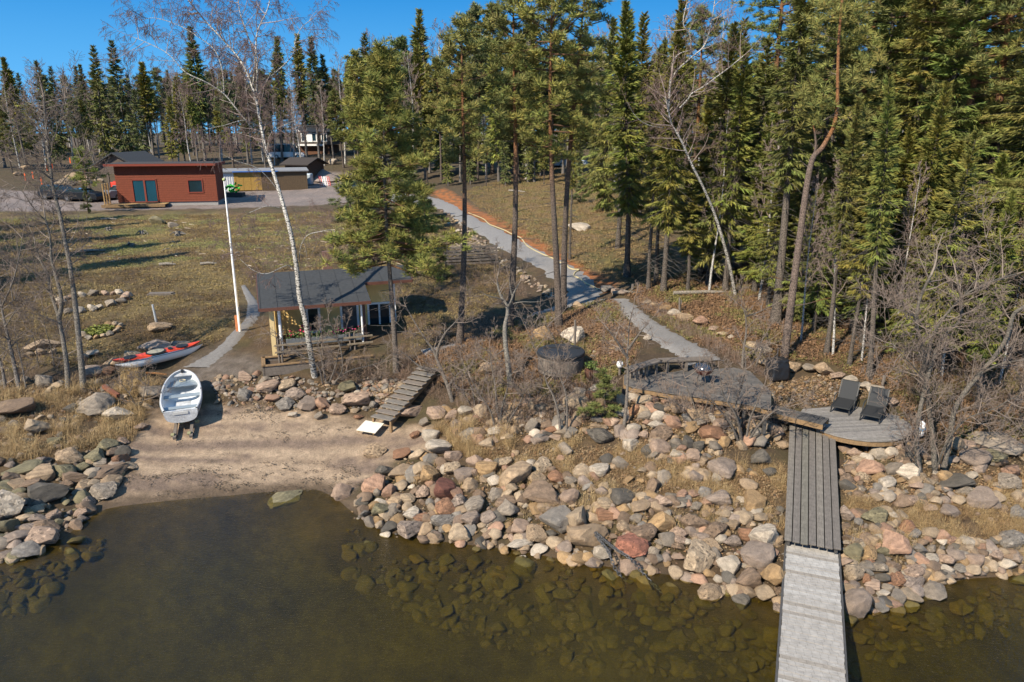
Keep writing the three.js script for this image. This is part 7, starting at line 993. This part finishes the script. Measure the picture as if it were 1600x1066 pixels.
  { // globe lamp, pots
    const p = G(968, 586), c = thing('globe_lamp', 'white globe garden lamp on a short post by the thin trunk', 'lamp', p), h = topHeight(p, 569); mesh('post', cyl(0.05, 0.05, h - 0.1, 0, 0, 0, 10), M.oldWood, c); mesh('globe', [lathe([[0.01, h - 0.14], [0.1, h - 0.12], [0.135, h], [0.1, h + 0.09], [0.01, h + 0.12]], 20)], M.white, c); mesh('collar', [cyl(0.09, 0.07, 0.04, 0, h - 0.15, 0, 12)], M.black, c);
    const q = G(923, 592), t = thing('plant_pot', 'brown pot with green plant right of the hot tub', 'plant pot', q); mesh('pot', [lathe([[0.01, 0.02], [0.16, 0], [0.24, 0.3], [0.25, 0.33], [0.22, 0.33], [0.2, 0.28], [0.01, 0.27]], 20)], mat([0.12, 0.055, 0.035]), t); const m = new MB(); for (let i = 0; i < 16; i++) clump(m, r, V((r() - 0.5) * 0.36, 0.38 + r() * 0.22, (r() - 0.5) * 0.36), 0.14, 14, [0.08, 0.15, 0.035], 0.03); mesh('foliage', m.flat(), M.leaf, t);
    const q2 = G(470, 545), t2 = thing('plant_pot', 'pot of green and pink flowers on the cottage porch', 'plant pot', q2.add(V(0.1, 0.45, -0.6))); mesh('pot', [lathe([[0.01, 0], [0.14, 0], [0.19, 0.28], [0.16, 0.28], [0.01, 0.24]], 16)], mat([0.42, 0.28, 0.1]), t2); const m2 = new MB(); for (let i = 0; i < 16; i++) clump(m2, r, V((r() - 0.5) * 0.4, 0.34 + r() * 0.3, (r() - 0.5) * 0.4), 0.13, 12, i % 5 ? [0.08, 0.14, 0.03] : [0.5, 0.05, 0.15], 0.03); mesh('foliage', m2.flat(), M.leaf, t2);
  }
  { // grill under a black cover
    const p = G(1213, 592), h = topHeight(p, 561), c = thing('covered_grill', 'gas grill under a creased black cover at the foot of the leaning pine', 'covered grill', p, 0.3), g = mergeVertices(new THREE.BoxGeometry(0.72, h, 0.55, 8, 12, 6).deleteAttribute('uv').deleteAttribute('normal')), a = g.attributes.position;
    for (let i = 0; i < a.count; i++) { const x = a.getX(i), y = a.getY(i), z = a.getZ(i), k = 1 - 0.12 * sm(0, h / 2, y) + 0.07 * n3(x * 4, y * 3, z * 4); a.setXYZ(i, x * k, y + (y > h * 0.4 ? 0.05 * n2(x * 5, z * 5) : 0) + h / 2, z * k); } g.computeVertexNormals(); mesh('cover', [metreUV(g)], mat([0.016, 0.017, 0.02], { roughness: 0.42 }), c); mesh('cord', [box(0.74, 0.03, 0.56, 0, 0.15, 0)], M.black, c); mesh('handle', [box(0.03, 0.5, 0.03, 0.1, h + 0.1, -0.2)], M.steel, c);
  }
  { // chain over the rocks
    const c0 = G(926, 832).add(V(0, 0.42, 0)), link = new THREE.TorusGeometry(0.042, 0.013, 6, 10).scale(1.45, 1, 1); let k = 0;
    const c = thing('mooring_chain', 'two rusty grey chains running over the boulders into the water', 'chain', c0);
    for (const ps of [[[926, 828, .5], [935, 842, .45], [948, 858, .42], [955, 873, .3], [962, 890, .02], [975, 905, -.25], [990, 920, -.45]], [[926, 828, .5], [945, 845, .45], [962, 858, .48], [985, 873, .42], [1000, 890, .05], [1015, 908, -.2], [1060, 945, -.5]]]) { const cv = new THREE.CatmullRomCurve3(ps.map(([x, y, h]) => lev(x, y, h + 0.18).sub(c0))), L = cv.getLength(); for (let s = 0; s < L; s += 0.095) { const p = cv.getPointAt(s / L), t = cv.getTangentAt(s / L), o = mesh('link', link, M.steel, c); o.position.copy(p); o.quaternion.setFromUnitVectors(V(1, 0, 0), t); o.rotateX(k++ % 2 ? 1.57 : 0); } }
  }
  { // float and rope by the alder
    const p = G(1436, 690), c = thing('mooring_float', 'white and blue float hanging on the bare alder stem', 'float', p.clone().add(V(0, 0.45, 0))); mesh('float', [lathe([[0.01, -0.28], [0.1, -0.22], [0.125, 0], [0.1, 0.22], [0.01, 0.28]], 14)], M.white, c); mesh('band', [cyl(0.13, 0.13, 0.09, 0, -0.05, 0, 14)], mat([0.12, 0.4, 0.7]), c);
    const rp = [[1436, 688, .4], [1434, 694, .25], [1425, 699, .08], [1415, 703, .05], [1410, 712, .05], [1417, 709, .06]].map(([x, y, h]) => G(x, y).add(V(0, h, 0))), q = thing('rope', 'pale rope hanging from the float to the ground', 'rope', rp[0]); mesh('rope', tubeG(rp.map((v) => v.clone().sub(rp[0])), 0.02, 50, 6), mat([0.6, 0.58, 0.52]), q);
  }
  { const a = G(163, 613), b = G(186, 628), c = thing('rusty_pipe', 'rusty iron pipe lying among the left shore stones', 'pipe', a.clone().add(V(0, 0.25, 0))), m = new MB(); mesh('pipe', [bar(V(), b.clone().sub(a), 0.14, 0.14)], mat([0.17, 0.065, 0.035]), c); }
  { const a = G(228, 585), c = thing('fallen_log', 'short orange-brown stick below the kayaks', 'log', a.add(V(0, 0.06, 0)), -0.2), m = new MB(); m.tube([V(0, 0, 0), V(0.5, 0.02, 0), V(1.0, 0, 0)], [0.05, 0.045, 0.03], 7, [0.42, 0.2, 0.07]); mesh('stem', m.solid(), M.bark, c); }
  { // rock shelf at the water's edge of the beach
    const o = boulder(440, 779, 60, 22, 'greenish', 'low glistening rock shelf at the waterline of the beach', { flat: true, rg: ROCKS[2], tex: 1, sink: 0.15 }); }
  // yard clutter
  { const p = G(358, 309).add(V(0, 0, -1)), c = thing('green_machine', 'bright green plastic equipment heap beside the flagpole top', 'equipment', p), m = new MB(); for (let i = 0; i < 22; i++) { const x = (r() - 0.5) * 2.4, y = 0.5 + r() * 0.9, z = (r() - 0.5), t = r() * 6.28; m.tube([V(x, y, z), V(x + Math.cos(t) * 0.5, y + (r() - 0.4) * 0.6, z + Math.sin(t) * 0.3)], [0.12, 0.07], 6, [0.05, 0.55, 0.04]); } mesh('body', m.solid(), new THREE.MeshStandardMaterial({ vertexColors: true, roughness: 0.4 }), c); mesh('base', [box(2.6, 0.5, 1.2, 0, 0.25, 0)], M.darkWood, c); }
  { const p = G(383, 292).add(V(0, 0, 0.5)), c = thing('trailer', 'flat trailer with long grey load before the plywood shed wall', 'trailer', p); mesh('load', [box(4.6, 0.25, 1.4, 0, 0.95, 0)], mat([0.16, 0.2, 0.2]), c); mesh('frame', [box(4.2, 0.12, 1.3, 0, 0.7, 0)], M.steel, c); for (const z of [-0.7, 0.7]) mesh('wheel', [cyl(0.32, 0.32, 0.2, 0, -0.1, 0, 14).rotateX(Math.PI / 2).translate(0.3, 0.35, z)], M.rubber, c); }
  for (const [x, y, h, l] of [[40, 283, 1.4, 'leftmost orange marker post in the far yard'], [52, 280, 1.2, 'orange marker post beside the pale rock heap'], [66, 293, 1.6, 'orange marker post behind the dark estate car'], [74, 268, 1.2, 'orange marker post at the far track'], [82, 265, 1.1, 'farther orange marker post at the track'], [110, 256, 1.2, 'orange marker post near the trees']]) { const c = thing('marker_post', l, 'marker post', G(x, y)); mesh('post', [box(0.13, h * 0.75, 0.06, 0, h * 0.375, 0)], mat([0.75, 0.13, 0.03]), c); mesh('foot', [box(0.3, 0.08, 0.25, 0, 0.04, 0)], M.black, c); }
  { const p = G(168, 297).add(V(0, 0, -2)), c = thing('red_canister', 'red plastic canister standing in the carport', 'canister', p); mesh('body', [rbox(1.3, 0.8, 0.7, 0.1, 0, 0.4, 0)], mat([0.6, 0.05, 0.03]), c); mesh('handle', [box(0.5, 0.1, 0.1, 0, 0.88, 0)], mat([0.5, 0.04, 0.03]), c); }
  for (const [x, y, w, h, t, l] of [[98, 286, 34, 16, 'beige', 'pale blasted rock heap behind the cars'], [112, 276, 24, 14, 'tan', 'tan rock on top of the heap behind the cars'], [134, 282, 22, 16, 'pink', 'pinkish rock behind the carport'], [150, 280, 10, 12, 'white', 'white rock seen through the carport'], [157, 283, 10, 10, 'beige', 'beige rock seen through the carport'], [26, 272, 14, 8, 'tan', 'brown rock at the far left yard'], [520, 253, 14, 12, 'white', 'pale rock at the end of the far track']]) boulder(x, y, w, h, t, l);
  { const p = G(495, 290), c = thing('ladder_stack', 'red and white ladders leaning by grey wrapped goods at the shed end', 'ladders', p); c.scale.setScalar(0.75); for (let i = 0; i < 4; i++) { const x = 0.3 + i * 0.45, red = i === 3 || i === 0; mesh('rail', [bar(V(x, 1.5, -0.6), V(x + 0.5, 0, 0.5), 0.08), bar(V(x + 0.3, 1.5, -0.6), V(x + 0.8, 0, 0.5), 0.08)], red ? mat([0.6, 0.05, 0.04]) : M.white, c); mesh('rung', Array.from({ length: 5 }, (_, k) => bar(V(x + 0.1 * k, 1.35 - k * 0.28, -0.5 + k * 0.22), V(x + 0.3 + 0.1 * k, 1.35 - k * 0.28, -0.5 + k * 0.22), 0.05)), M.white, c); }
    const w = thing('wrapped_goods', 'grey plastic-wrapped goods stacked beside the ladders', 'pallet goods', p.clone().add(V(-1.6, 0, -0.3))); mesh('wrap', [rbox(2.0, 1.4, 1.3, 0.2, 0, 0.8, 0)], mat([0.4, 0.46, 0.5], { roughness: 0.35 }), w); mesh('pallet', [box(2.2, 0.14, 1.4, 0, 0.07, 0)], M.oldWood, w); }
  { const p = G(510, 281), c = thing('gravel_heap', 'dark-shaded heap of reddish gravel beside the hut', 'gravel heap', p.add(V(-0.4, 0, 0))), g = new THREE.ConeGeometry(2.6, 1.5, 20, 6), a = g.attributes.position; for (let i = 0; i < a.count; i++) { const x = a.getX(i), y = a.getY(i), z = a.getZ(i); a.setXYZ(i, x * (1 + 0.15 * n2(y * 2, z)), y + 0.7, z * (1 + 0.15 * n2(x, y))); } g.computeVertexNormals(); mesh('heap', [metreUV(clean(g))], M.yard, c); }
}
settleLabels();
renderer.render(scene, camera);
